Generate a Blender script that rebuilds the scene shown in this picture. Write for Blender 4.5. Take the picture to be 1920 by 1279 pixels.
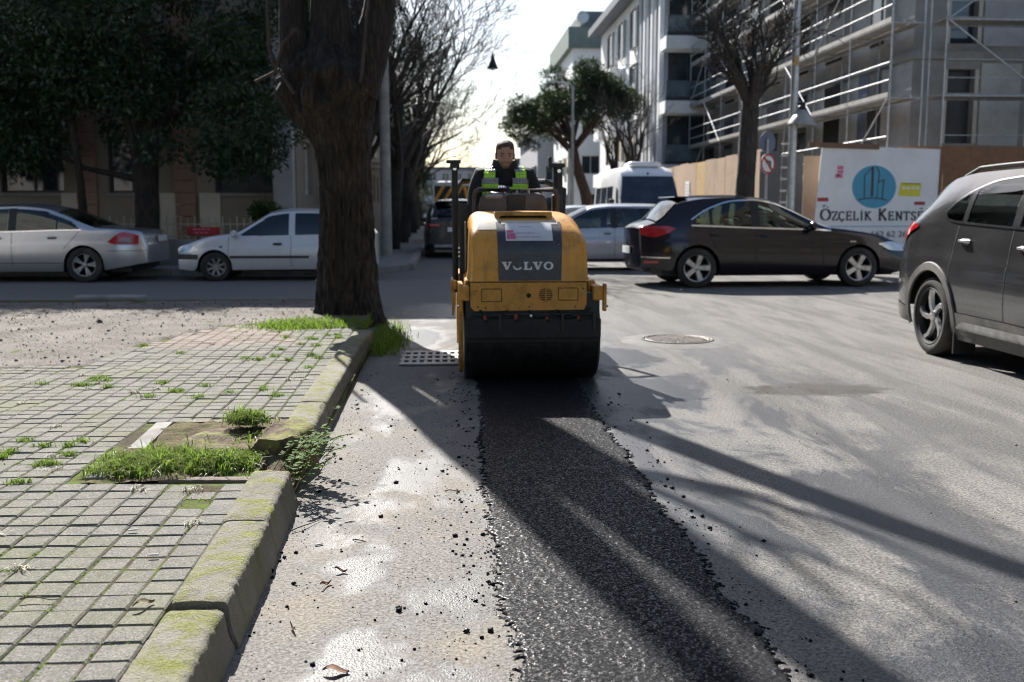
import bpy, bmesh, math, random
import numpy as np
from mathutils import Vector, Matrix, noise as MN

for o in list(bpy.data.objects): bpy.data.objects.remove(o)
S = bpy.context.scene
COL = S.collection
R = math.radians
PI = math.pi

# ---------------------------------------------------------------- camera, sky, sun, exposure
cam_d = bpy.data.cameras.new('camera'); cam = bpy.data.objects.new('camera', cam_d); COL.objects.link(cam)
cam_d.sensor_width = 36.0; cam_d.lens = 35.0; cam_d.clip_start = 0.05; cam_d.clip_end = 3000
cam.location = (0, 0, 1.32)
cam.rotation_euler = (R(90 - 7.46), 0, R(-3.7))
cam_d.dof.use_dof = True; cam_d.dof.focus_distance = 4.0; cam_d.dof.aperture_fstop = 3.4
S.camera = cam

SUN_EL, SUN_AZ = 38.5, 16.5            # azimuth: degrees to the left of the street axis (+Y)
W = bpy.data.worlds.new('World'); S.world = W; W.use_nodes = True
wn = W.node_tree.nodes; wl = W.node_tree.links; wn.clear()
sky = wn.new('ShaderNodeTexSky'); sky.sky_type = 'NISHITA'; sky.sun_disc = False
sky.sun_elevation = R(SUN_EL); sky.sun_rotation = R(-SUN_AZ)
sky.air_density = 1.0; sky.dust_density = 1.3; sky.ozone_density = 1.0
bg = wn.new('ShaderNodeBackground'); bg.inputs['Strength'].default_value = 0.064
wo = wn.new('ShaderNodeOutputWorld')
hs = wn.new('ShaderNodeHueSaturation'); hs.inputs['Saturation'].default_value = 1.05; hs.inputs['Value'].default_value = 1.0
wl.new(sky.outputs[0], hs.inputs['Color']); wl.new(hs.outputs[0], bg.inputs[0]); wl.new(bg.outputs[0], wo.inputs[0])

sun_d = bpy.data.lights.new('sun', 'SUN'); sun = bpy.data.objects.new('sun', sun_d); COL.objects.link(sun)
sun_d.energy = 5.0; sun_d.angle = R(0.45); sun_d.color = (1.0, 0.965, 0.91)
sd = Vector((-math.sin(R(SUN_AZ)) * math.cos(R(SUN_EL)), math.cos(R(SUN_AZ)) * math.cos(R(SUN_EL)), math.sin(R(SUN_EL))))
sun.rotation_euler = sd.to_track_quat('Z', 'Y').to_euler(); sun.location = sd * 60

S.view_settings.view_transform = 'Standard'; S.view_settings.look = 'None'
S.view_settings.exposure = 1.3; S.view_settings.gamma = 1.0; S.view_settings.use_curve_mapping = False
S.render.engine = 'CYCLES'
S.cycles.use_denoising = True; S.cycles.filter_width = 1.0
S.cycles.max_bounces = 8; S.cycles.transparent_max_bounces = 24
S.cycles.caustics_reflective = False; S.cycles.caustics_refractive = False
S.cycles.sample_clamp_indirect = 6.0

random.seed(7); RNG = np.random.default_rng(11)

# ---------------------------------------------------------------- helpers: meshes
class MB:
    """collects geometry; build() links it as one mesh object"""
    def __init__(s): s.v = []; s.f = []; s.m = []
    def add(s, vs, fs, mi=0):
        b = len(s.v); s.v.extend([tuple(p) for p in vs])
        s.f.extend([tuple(i + b for i in f) for f in fs]); s.m.extend([mi] * len(fs)); return s
    def box(s, c, d, rz=0.0, bev=0.0, mi=0, M=None):
        x, y, z = d[0] / 2, d[1] / 2, d[2] / 2
        if bev <= 0:
            vs = [(-x,-y,-z),(x,-y,-z),(x,y,-z),(-x,y,-z),(-x,-y,z),(x,-y,z),(x,y,z),(-x,y,z)]
            fs = [(0,3,2,1),(4,5,6,7),(0,1,5,4),(1,2,6,5),(2,3,7,6),(3,0,4,7)]
        else:
            b = min(bev, x * .9, y * .9, z * .9); vs = []; fs = []
            idx = {}
            for sx in (-1, 1):
                for sy in (-1, 1):
                    for sz in (-1, 1):
                        for a in range(3):
                            p = [sx * (x - b), sy * (y - b), sz * (z - b)]
                            p[a] = (sx * x, sy * y, sz * z)[a]
                            idx[(sx, sy, sz, a)] = len(vs); vs.append(tuple(p))
            q = idx
            for sg in (-1, 1):
                f = [q[(sg,-1,-1,0)], q[(sg,1,-1,0)], q[(sg,1,1,0)], q[(sg,-1,1,0)]]; fs.append(f if sg > 0 else f[::-1])
                f = [q[(-1,sg,-1,1)], q[(-1,sg,1,1)], q[(1,sg,1,1)], q[(1,sg,-1,1)]]; fs.append(f if sg > 0 else f[::-1])
                f = [q[(-1,-1,sg,2)], q[(1,-1,sg,2)], q[(1,1,sg,2)], q[(-1,1,sg,2)]]; fs.append(f if sg > 0 else f[::-1])
            for a, b2 in ((1, -1), (1, 1), (-1, -1), (-1, 1)):
                fs.append([q[(a,b2,-1,0)], q[(a,b2,1,0)], q[(a,b2,1,1)], q[(a,b2,-1,1)]])
                fs.append([q[(a,-1,b2,0)], q[(a,1,b2,0)], q[(a,1,b2,2)], q[(a,-1,b2,2)]])
                fs.append([q[(-1,a,b2,1)], q[(1,a,b2,1)], q[(1,a,b2,2)], q[(-1,a,b2,2)]])
            for sx in (-1, 1):
                for sy in (-1, 1):
                    for sz in (-1, 1): fs.append([q[(sx,sy,sz,0)], q[(sx,sy,sz,1)], q[(sx,sy,sz,2)]])
        if M is None:
            cz, sn = math.cos(rz), math.sin(rz)
            vs = [(c[0] + p[0]*cz - p[1]*sn, c[1] + p[0]*sn + p[1]*cz, c[2] + p[2]) for p in vs]
        else:
            vs = [tuple(M @ Vector(p) + Vector(c)) for p in vs]
        return s.add(vs, fs, mi)
    def loft(s, rings, close=True, cap=(True, True), mi=0):
        n = len(rings[0]); vs = [p for r in rings for p in r]; fs = []
        for i in range(len(rings) - 1):
            for j in range(n if close else n - 1):
                k = (j + 1) % n
                fs.append((i*n + j, i*n + k, (i+1)*n + k, (i+1)*n + j))
        if cap[0]: fs.append(tuple(range(n))[::-1])
        if cap[1]: fs.append(tuple((len(rings)-1)*n + j for j in range(n)))
        return s.add(vs, fs, mi)
    def tube(s, pts, rad, n=8, mi=0, cap=True):
        pts = [Vector(p) for p in pts]; rs = rad if isinstance(rad, (list, tuple)) else [rad] * len(pts)
        rings = []; up = None
        for i, p in enumerate(pts):
            t = (pts[min(i+1, len(pts)-1)] - pts[max(i-1, 0)]).normalized()
            if up is None:
                up = Vector((0, 0, 1)) if abs(t.z) < .9 else Vector((1, 0, 0))
            a = t.cross(up)
            if a.length < 1e-5: a = t.cross(Vector((.3, 1, .2)))
            a.normalize(); b = t.cross(a).normalized(); up = -b if False else up
            rings.append([tuple(p + (a * math.cos(2*PI*k/n) + b * math.sin(2*PI*k/n)) * rs[i]) for k in range(n)])
        return s.loft(rings, True, (cap, cap), mi)
    def cyl(s, p0, p1, r0, r1=None, n=16, mi=0, cap=True):
        return s.tube([p0, p1], [r0, r0 if r1 is None else r1], n, mi, cap)
    def lathe(s, prof, c, axis='X', n=32, mi=0, closed=False, cap=True):
        """prof: (axial, radius)"""
        rings = []
        for a, r in prof:
            ring = []
            for k in range(n):
                t = 2*PI*k/n; u, w = r*math.cos(t), r*math.sin(t)
                p = {'X': (a, u, w), 'Y': (w, a, u), 'Z': (u, w, a)}[axis]
                ring.append((c[0]+p[0], c[1]+p[1], c[2]+p[2]))
            rings.append(ring)
        if closed: rings.append(rings[0])
        return s.loft(rings, True, (cap and not closed,)*2, mi)
    def prism(s, poly, plane, a, b, mi=0):
        """extrude a 2-D polygon; plane 'XZ' extrudes along Y, 'XY' along Z, 'YZ' along X"""
        def P(p, h): return {'XZ': (p[0], h, p[1]), 'XY': (p[0], p[1], h), 'YZ': (h, p[0], p[1])}[plane]
        return s.loft([[P(p, a) for p in poly], [P(p, b) for p in poly]], True, (True, True), mi)
    def grid(s, P, mi=0):
        """P: 2-D list of points"""
        n = len(P[0]); vs = [p for r in P for p in r]
        fs = [(i*n+j, i*n+j+1, (i+1)*n+j+1, (i+1)*n+j) for i in range(len(P)-1) for j in range(n-1)]
        return s.add(vs, fs, mi)
    def mesh(s, name, mats, smooth=None):
        me = bpy.data.meshes.new(name); me.from_pydata(s.v, [], s.f)
        for m in (mats if isinstance(mats, (list, tuple)) else [mats]): me.materials.append(m)
        if any(s.m): me.polygons.foreach_set('material_index', s.m)
        me.validate(); 
        bm = bmesh.new(); bm.from_mesh(me); bmesh.ops.recalc_face_normals(bm, faces=bm.faces); bm.to_mesh(me); bm.free()
        if smooth is not None:
            me.polygons.foreach_set('use_smooth', [True] * len(me.polygons))
            me.set_sharp_from_angle(angle=R(smooth))
        me.update(); return me
    def build(s, name, mats, parent=None, smooth=None):
        return link(name, s.mesh(name, mats, smooth), parent)

def link(name, data, parent=None):
    o = bpy.data.objects.new(name, data); COL.objects.link(o)
    if parent: o.parent = parent
    return o
def tag(o, label=None, cat=None, group=None, kind=None):
    for k, v in (('label', label), ('category', cat), ('group', group), ('kind', kind)):
        if v: o[k] = v
    return o
def thing(name, label, cat, loc=(0, 0, 0), rz=0.0, group=None):
    o = bpy.data.objects.new(name, None); o.empty_display_size = .2; COL.objects.link(o)
    o.location = loc; o.rotation_euler = (0, 0, rz); return tag(o, label, cat, group)
def copy_tree(o, parent=None):
    c = o.copy(); COL.objects.link(c); c.parent = parent
    for ch in list(o.children): copy_tree(ch, c)
    return c
def raw_mesh(name, V, F, mat, smooth=False):
    """numpy verts / faces (all same length) -> mesh, fast"""
    me = bpy.data.meshes.new(name); V = np.asarray(V, np.float32); F = np.asarray(F, np.int32)
    k = F.shape[1]
    me.vertices.add(len(V)); me.vertices.foreach_set('co', V.ravel())
    me.loops.add(F.size); me.loops.foreach_set('vertex_index', F.ravel())
    me.polygons.add(len(F)); me.polygons.foreach_set('loop_start', np.arange(0, F.size, k, dtype=np.int32))
    me.polygons.foreach_set('loop_total', np.full(len(F), k, np.int32))
    for m in (mat if isinstance(mat, (list, tuple)) else [mat]): me.materials.append(m)
    me.update(calc_edges=True)
    if smooth: me.polygons.foreach_set('use_smooth', np.ones(len(F), bool))
    me.validate(); return me
def lerp(a, b, t): return a + (b - a) * t
def interp(x, pts):
    return float(np.interp(x, [p[0] for p in pts], [p[1] for p in pts]))
def cinterp(x, pts):
    """smooth (Catmull-Rom / cosine-free hermite) interpolation through points"""
    n = len(pts)
    if x <= pts[0][0]: return pts[0][1]
    if x >= pts[-1][0]: return pts[-1][1]
    for i in range(n - 1):
        if pts[i][0] <= x <= pts[i+1][0]: break
    x0, y0 = pts[i]; x1, y1 = pts[i+1]; h = x1 - x0
    d = (y1 - y0) / h
    def slope(k):
        if k == 0 or k == n-1: return d
        a = (pts[k][1]-pts[k-1][1])/(pts[k][0]-pts[k-1][0]); b = (pts[k+1][1]-pts[k][1])/(pts[k+1][0]-pts[k][0])
        return 0 if a*b <= 0 else 2*a*b/(a+b)
    m0, m1 = slope(i), slope(i+1); t = (x - x0) / h
    return (2*t**3-3*t**2+1)*y0 + (t**3-2*t**2+t)*h*m0 + (-2*t**3+3*t**2)*y1 + (t**3-t**2)*h*m1

# ---------------------------------------------------------------- helpers: materials
class NT:
    def __init__(s, name):
        s.mat = bpy.data.materials.new(name); s.mat.use_nodes = True
        s.n = s.mat.node_tree.nodes; s.l = s.mat.node_tree.links
        s.b = s.n['Principled BSDF']; s.out = s.n['Material Output']
    def node(s, t, **k):
        o = s.n.new(t)
        for a, v in k.items(): setattr(o, a, v)
        return o
    def coord(s, kind='Object', scale=None):
        if kind == 'World': return s.node('ShaderNodeNewGeometry').outputs['Position']
        return s.node('ShaderNodeTexCoord').outputs[kind]
    def noise(s, vec, scale, detail=4, rough=.55, dist=0.0):
        o = s.node('ShaderNodeTexNoise'); o.inputs['Scale'].default_value = scale
        o.inputs['Detail'].default_value = detail; o.inputs['Roughness'].default_value = rough
        o.inputs['Distortion'].default_value = dist
        if vec is not None: s.l.new(vec, o.inputs['Vector'])
        return o.outputs['Fac']
    def vor(s, vec, scale, feat='F1', out='Distance', rnd=1.0):
        o = s.node('ShaderNodeTexVoronoi', feature=feat); o.inputs['Scale'].default_value = scale
        o.inputs['Randomness'].default_value = rnd
        s.l.new(vec, o.inputs['Vector']); return o.outputs[out]
    def ramp(s, fac, a, b, lo=0.0, hi=1.0):
        o = s.node('ShaderNodeMapRange'); o.clamp = True
        for k, v in (('From Min', a), ('From Max', b), ('To Min', lo), ('To Max', hi)): o.inputs[k].default_value = v
        s.l.new(fac, o.inputs['Value']); return o.outputs[0]
    def math(s, op, a, b=None):
        o = s.node('ShaderNodeMath', operation=op)
        for i, v in enumerate((a, b)):
            if v is None: continue
            if isinstance(v, (int, float)): o.inputs[i].default_value = v
            else: s.l.new(v, o.inputs[i])
        return o.outputs[0]
    def mix(s, fac, a, b, mode='MIX'):
        o = s.node('ShaderNodeMix', data_type='RGBA', blend_type=mode)
        for k, v in ((0, fac), (6, a), (7, b)):
            if isinstance(v, (int, float)): o.inputs[k].default_value = v
            elif isinstance(v, (tuple, list)): o.inputs[k].default_value = (*v[:3], 1)
            else: s.l.new(v, o.inputs[k])
        return o.outputs[2]
    def mapping(s, vec, scale=(1,1,1), rot=(0,0,0), loc=(0,0,0)):
        o = s.node('ShaderNodeMapping'); o.inputs['Scale'].default_value = scale
        o.inputs['Rotation'].default_value = rot; o.inputs['Location'].default_value = loc
        s.l.new(vec, o.inputs['Vector']); return o.outputs[0]
    def sep(s, vec):
        o = s.node('ShaderNodeSeparateXYZ'); s.l.new(vec, o.inputs[0]); return o.outputs
    def set(s, k, v):
        i = s.b.inputs[k]
        if isinstance(v, (int, float)): i.default_value = v
        elif isinstance(v, (tuple, list)): i.default_value = (*v[:3], 1)
        else: s.l.new(v, i)
    def bump(s, h, strength=.4, dist=.01, prev=None):
        o = s.node('ShaderNodeBump'); o.inputs['Strength'].default_value = strength; o.inputs['Distance'].default_value = dist
        s.l.new(h, o.inputs['Height'])
        if prev is not None: s.l.new(prev, o.inputs['Normal'])
        s.l.new(o.outputs[0], s.b.inputs['Normal']); return o.outputs[0]

def pmat(name, col, rough=.6, metal=0.0, var=.18, scale=6.0, bump=.0, bscale=60.0, coat=0.0, dirt=None, dirt_amt=.5, dscale=3.0, spec=.5, kind='Object', bdist=.01, chips=None):
    """painted / plain surface with uneven tone, optional dirt and fine relief"""
    t = NT(name); c = t.coord(kind)
    f = t.noise(c, scale, 5, .6)
    lo = [max(0, v * (1 - var)) for v in col]; hi = [min(1, v * (1 + var)) for v in col]
    g = t.mix(t.ramp(f, .3, .7), lo, hi)
    if dirt:
        d = t.ramp(t.noise(c, dscale, 6, .65, .3), .48, .72, 0, dirt_amt)
        g = t.mix(d, g, dirt); t.set('Roughness', t.ramp(d, 0, 1, rough, min(1, rough + .3)))
    else:
        t.set('Roughness', t.ramp(t.noise(c, scale * 2.3, 3), .2, .8, max(0.02, rough - .07), min(1, rough + .07)))
    if chips:
        ch = t.math('MULTIPLY', t.ramp(t.noise(c, 48, 4, .7), .64, .68), t.ramp(t.noise(c, 5, 4, .6), .48, .60))
        sc = t.math('MULTIPLY', t.ramp(t.noise(t.mapping(c, (3, 3, 40), (0, R(18), 0)), 9, 3, .7), .69, .71), t.ramp(t.noise(c, 3, 3), .50, .58))
        gr = t.math('MULTIPLY', t.ramp(t.noise(t.mapping(c, (9, 9, 1.2)), 3, 5, .65), .52, .70), t.ramp(t.noise(c, 2.2, 3), .40, .62, 0, .6))
        g = t.mix(gr, g, [v*.35 for v in chips]); g = t.mix(t.math('MAXIMUM', ch, sc), g, chips)
    t.set('Base Color', g); t.set('Metallic', metal); t.set('Coat Weight', coat); t.set('Specular IOR Level', spec)
    t.set('Coat Roughness', .06)
    if bump > 0: t.bump(t.noise(c, bscale, 4, .6), bump, bdist)
    return t.mat
def glass_mat(name, tint, rough=.02, clear=.75):
    t = NT(name); tr = t.node('ShaderNodeBsdfTransparent'); tr.inputs[0].default_value = (*tint, 1)
    gl = t.node('ShaderNodeBsdfGlossy'); gl.inputs['Roughness'].default_value = rough; gl.inputs[0].default_value = (.95, .98, 1, 1)
    fr = t.node('ShaderNodeFresnel'); fr.inputs[0].default_value = 1.55
    mx = t.node('ShaderNodeMixShader'); t.l.new(t.ramp(fr.outputs[0], 0, 1, .02, 1), mx.inputs[0])
    t.l.new(tr.outputs[0], mx.inputs[1]); t.l.new(gl.outputs[0], mx.inputs[2]); t.l.new(mx.outputs[0], t.out.inputs['Surface'])
    return t.mat
# ---------------------------------------------------------------- numpy noise
def _h(ix, iy, seed):
    n = (ix.astype(np.int64) * 374761393 + iy.astype(np.int64) * 668265263 + seed * 1442695041) & 0x7fffffff
    n = ((n ^ (n >> 13)) * 1274126177) & 0x7fffffff
    return ((n ^ (n >> 16)) & 0xffff) / 65535.0
def vnoise(x, y, seed=0):
    ix, iy = np.floor(x), np.floor(y); fx, fy = x - ix, y - iy
    fx = fx*fx*(3-2*fx); fy = fy*fy*(3-2*fy)
    a, b, c, d = _h(ix, iy, seed), _h(ix+1, iy, seed), _h(ix, iy+1, seed), _h(ix+1, iy+1, seed)
    return (a*(1-fx)+b*fx)*(1-fy) + (c*(1-fx)+d*fx)*fy
def fbm(x, y, seed=0, oct=4):
    s = 0; a = .5
    for k in range(oct): s = s + a * vnoise(x*2**k, y*2**k, seed+k*7); a *= .5
    return s
def worley(x, y, seed=0):
    ix, iy = np.floor(x), np.floor(y); best = np.full(x.shape, 9.0); bh = np.zeros(x.shape)
    for dx in (-1, 0, 1):
        for dy in (-1, 0, 1):
            cx, cy = ix+dx, iy+dy
            px, py = cx + _h(cx, cy, seed), cy + _h(cx, cy, seed+5)
            d = np.hypot(px-x, py-y); m = d < best
            best = np.where(m, d, best); bh = np.where(m, _h(cx, cy, seed+9), bh)
    return best, bh

# ---------------------------------------------------------------- materials of the ground
def road_material():
    t = NT('old_asphalt'); p = t.coord('World'); x, y, z = t.sep(p)
    big = t.noise(p, .55, 6, .6, .4); med = t.noise(p, 3.2, 6, .62, .2); fine = t.noise(p, 190, 4, .7)
    agg = t.vor(p, 115); aggc = t.vor(p, 115, out='Color')
    # worn, dusty tone: warmer on the strip beside the kerb, greyer to the right and far away
    warm = t.math('MULTIPLY', t.ramp(x, .6, -.1), t.ramp(y, 12, 7))
    base = t.mix(warm, (.180, .172, .160), (.222, .200, .180))
    base = t.mix(t.ramp(big, .35, .68), t.mix(.6, base, (.07, .069, .07)), base)
    base = t.mix(t.ramp(med, .4, .7, 0, .4), base, (.23, .215, .195))
    base = t.mix(t.ramp(t.sep(aggc)[0], .0, 1.0, 0, .8), base, t.mix(t.sep(aggc)[1], (.035, .034, .033), (.31, .295, .27)))
    # old oily lane stains stretched along the way the cars drive
    st = t.noise(t.mapping(p, (1.6, .22, 1), (0, 0, R(32))), 1.5, 5, .65, .6)
    stm = t.math('MULTIPLY', t.ramp(st, .45, .58), t.ramp(x, .95, 1.6))
    base = t.mix(t.math('MULTIPLY', stm, .8), base, (.045, .045, .046))
    sandy = t.math('MULTIPLY', t.ramp(t.noise(p, 1.6, 4, .6, .5), .5, .62), t.ramp(x, .7, .2, 0, .6))
    base = t.mix(t.math('MULTIPLY', sandy, t.ramp(y, 8, 5)), base, (.30, .235, .165))
    # water running from the roller: blotches on both sides of the new strip, thinning with distance
    wn_ = t.noise(t.mapping(p, (1.0, .62, 1)), 2.3, 6, .62, .35)
    left = t.math('MULTIPLY', t.math('MULTIPLY', t.ramp(x, -.72, -.40), t.ramp(x, .5, .1)), t.ramp(y, 12.5, 9.0))
    wl_ = t.math('MULTIPLY', t.ramp(wn_, .47, .57, 0, .75), left)
    wr_n = t.noise(t.mapping(p, (1.25, .5, 1), (0, 0, R(28))), 1.1, 7, .68, .6)
    right = t.math('MULTIPLY', t.math('MULTIPLY', t.ramp(x, .6, 1.0), t.ramp(t.math('ADD', x, t.math('MULTIPLY', y, -.02)), 4.3, 1.6)), t.ramp(y, 13.5, 9.5))
    wr_ = t.math('MULTIPLY', t.ramp(wr_n, .42, .53, 0, .95), right)
    # the pool beside the drum and the dark damp spot further right
    def blob(cx, cy, rx, ry, soft=.35):
        dx = t.math('DIVIDE', t.math('SUBTRACT', x, cx), rx); dy = t.math('DIVIDE', t.math('SUBTRACT', y, cy), ry)
        d = t.math('SQRT', t.math('ADD', t.math('MULTIPLY', dx, dx), t.math('MULTIPLY', dy, dy)))
        d = t.math('ADD', d, t.math('MULTIPLY', t.math('SUBTRACT', t.noise(p, 5.5, 5, .65), .5), 1.3))
        return t.ramp(d, 1.0, 1.0 - soft)
    pool = blob(1.42, 7.15, .5, .85, .25); damp = blob(2.72, 7.15, .62, .30, .3)
    pool2 = blob(1.55, 8.9, .5, .9, .4); pool3 = blob(-.15, 13.2, .75, 1.5, .5); pool4 = blob(-.3, 10.4, .35, 1.2, .4)
    wet = t.math('MAXIMUM', t.math('MAXIMUM', wl_, wr_), t.math('MAXIMUM', t.math('MAXIMUM', pool, pool2), t.math('MAXIMUM', pool3, pool4)))
    grain = t.ramp(t.noise(p, 75, 3, .75), .36, .64); base = t.mix(.5, base, t.mix(grain, (.030, .030, .030), (.36, .345, .32)))
    base = t.mix(wet, base, (.27, .29, .34), 'MULTIPLY')
    base = t.mix(t.math('MULTIPLY', damp, .88), base, (.055, .05, .046))
    t.set('Base Color', base)
    r = t.mix(wet, (.86,)*3, t.mix(t.ramp(fine, .35, .65), (.24,)*3, (.50,)*3))
    t.set('Roughness', t.sep(r)[0]); t.set('Specular IOR Level', t.ramp(wet, 0, 1, .06, .26))
    h = t.math('ADD', t.math('MULTIPLY', t.ramp(agg, .15, .6, 1, 0), .8), t.math('MULTIPLY', fine, .25))
    t.bump(h, .32, .004)
    return t.mat
M = {}
M['road'] = road_material()
def new_asphalt():
    t = NT('fresh_asphalt'); p = t.coord('World')
    c = t.vor(p, 150, out='Color'); n = t.noise(p, 9, 5, .6)
    g = t.mix(t.sep(c)[0], (.005, .005, .006), (.020, .020, .022))
    g = t.mix(t.ramp(n, .5, .75, 0, .5), g, (.030, .030, .032))
    scratch = t.ramp(t.noise(t.mapping(p, (9, .55, 1), (0, 0, R(4))), 6, 3, .7), .70, .735, 0, .65)
    g = t.mix(t.math('MULTIPLY', scratch, t.ramp(t.noise(p, 1.3, 2), .52, .6)), g, (.33, .36, .40))
    t.set('Base Color', g); t.set('Roughness', t.ramp(t.sep(c)[1], 0, 1, .30, .85)); t.set('Specular IOR Level', t.ramp(t.sep(c)[1], .0, .35, .36, .05))
    t.bump(t.noise(p, 320, 3, .6), .35, .003); return t.mat
M['fresh'] = new_asphalt()
def paver_mat(name, a, b, moss=.35):
    t = NT(name); p = t.coord('World')
    oi = t.node('ShaderNodeObjectInfo').outputs['Random']
    n = t.noise(p, 3.0, 5, .6); sp = t.vor(p, 210, out='Color'); cell = t.noise(p, 7.3, 1)
    g = t.mix(t.ramp(cell, .3, .7), a, b); g = t.mix(t.math('MULTIPLY', oi, .7), g, [v*.66 for v in a])
    g = t.mix(t.ramp(t.sep(sp)[0], 0, 1, 0, .75), g, t.mix(t.sep(sp)[1], (.045, .045, .045), (.36, .35, .32)))
    mo = t.math('MULTIPLY', t.ramp(t.noise(p, 2.1, 6, .68, .4), .50, .70), moss)
    g = t.mix(mo, g, (.17, .185, .075))
    g = t.mix(t.ramp(n, .55, .75, 0, .35), g, (.12, .115, .10))
    t.set('Base Color', g); t.set('Roughness', .9); t.set('Specular IOR Level', .12); t.bump(t.noise(p, 150, 5, .7), .8, .006); return t.mat
M['paver'] = paver_mat('grey_concrete_paver', (.225, .212, .182), (.15, .145, .132), .5)
M['paver_pink'] = paver_mat('pink_concrete_paver', (.33, .245, .205), (.27, .215, .185), .15)
def soil(name, a, b, moss=.5):
    t = NT(name); p = t.coord('World'); n = t.noise(p, 5, 6, .66, .3); k = t.noise(p, 70, 5, .7)
    g = t.mix(t.ramp(k, .3, .7), a, b); g = t.mix(t.ramp(n, .45, .62, 0, moss), g, (.13, .19, .035))
    t.set('Base Color', g); t.set('Roughness', .95); t.set('Specular IOR Level', .05); t.bump(k, .9, .012); return t.mat
M['joint'] = soil('mossy_joint_soil', (.05, .042, .03), (.12, .10, .075), .75)
M['earth'] = soil('bare_earth', (.075, .055, .038), (.19, .15, .11), .25)
def gravel_ground():
    t = NT('dusty_gravel_ground'); p = t.coord('World'); n = t.noise(p, 1.8, 6, .65, .3); v = t.vor(p, 60, out='Color'); k = t.noise(p, 30, 5, .7)
    g = t.mix(t.ramp(n, .35, .68), (.15, .135, .12), (.27, .245, .22)); g = t.mix(t.ramp(t.sep(v)[0], .5, 1, 0, .6), g, t.mix(t.sep(v)[1], (.08, .07, .06), (.4, .37, .34)))
    g = t.mix(t.ramp(k, .55, .7, 0, .5), g, (.09, .075, .06))
    t.set('Base Color', g); t.set('Roughness', .93); t.set('Specular IOR Level', .08); t.bump(t.math('ADD', k, t.vor(p, 60)), .8, .02); return t.mat
M['gravel'] = gravel_ground()
def kerb_mat():
    t = NT('weathered_kerb_stone'); p = t.coord('World'); g0 = t.node('ShaderNodeNewGeometry')
    nz = t.sep(g0.outputs['Normal'])[2]
    n = t.noise(p, 2.6, 6, .65, .4); k = t.noise(p, 120, 4, .7); m = t.noise(p, 6.5, 6, .7, .5); st = t.noise(t.mapping(p, (1, 1, .25)), 9, 5, .65)
    g = t.mix(t.ramp(n, .3, .7), (.27, .255, .215), (.38, .36, .31)); g = t.mix(t.ramp(k, .40, .75, 0, .4), g, (.15, .14, .115))
    g = t.mix(t.ramp(st, .52, .72, 0, .5), g, (.12, .115, .10))
    lich = t.math('MULTIPLY', t.ramp(m, .45, .62, 0, .85), t.ramp(nz, -.2, .7, .12, 1.0))
    g = t.mix(lich, g, t.mix(t.ramp(k, .4, .6), (.30, .30, .085), (.16, .20, .035)))
    t.set('Base Color', g); t.set('Roughness', .92); t.set('Specular IOR Level', .1); t.bump(t.math('ADD', t.math('MULTIPLY', k, 1.3), t.math('ADD', m, t.noise(p, 35, 5, .7))), .9, .014); return t.mat
M['kerb'] = kerb_mat()
M['concrete'] = pmat('plain_concrete', (.30, .29, .275), .9, var=.25, scale=2.5, bump=.4, bscale=70, dirt=(.14, .13, .12), dirt_amt=.6, kind='World', spec=.12)
M['gran'] = pmat('far_paving', (.26, .25, .235), .9, var=.25, scale=3, bump=.5, bscale=40, dirt=(.12, .11, .10), dirt_amt=.6, kind='World', spec=.12)
M['iron'] = pmat('cast_iron', (.085, .075, .065), .42, .7, .35, 14, .5, 90, dirt=(.16, .12, .09), dirt_amt=.5, dscale=9)
M['galv'] = pmat('galvanised_steel', (.45, .46, .47), .40, .6, .2, 9, .08, 60, dirt=(.2, .17, .15), dirt_amt=.35)
M['black'] = pmat('matt_black', (.012, .012, .013), .6, 0, .3, 10, .1, 90)
M['pit'] = pmat('hole_shade_black', (.004, .004, .004), .95)  # near-black colour standing in for the shade inside holes and openings

# ---------------------------------------------------------------- road
def slab(name, poly, z0, z1, mat, kind='structure', parent=None):
    o = MB().prism(poly, 'XY', z0, z1).build(name, mat, parent)
    if kind: o['kind'] = kind
    return o
road = MB().grid([[(x, y, 0) for x in np.linspace(-220, 220, 23)] for y in np.linspace(-60, 420, 25)]).build('road', M['road']); road['kind'] = 'structure'

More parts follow.
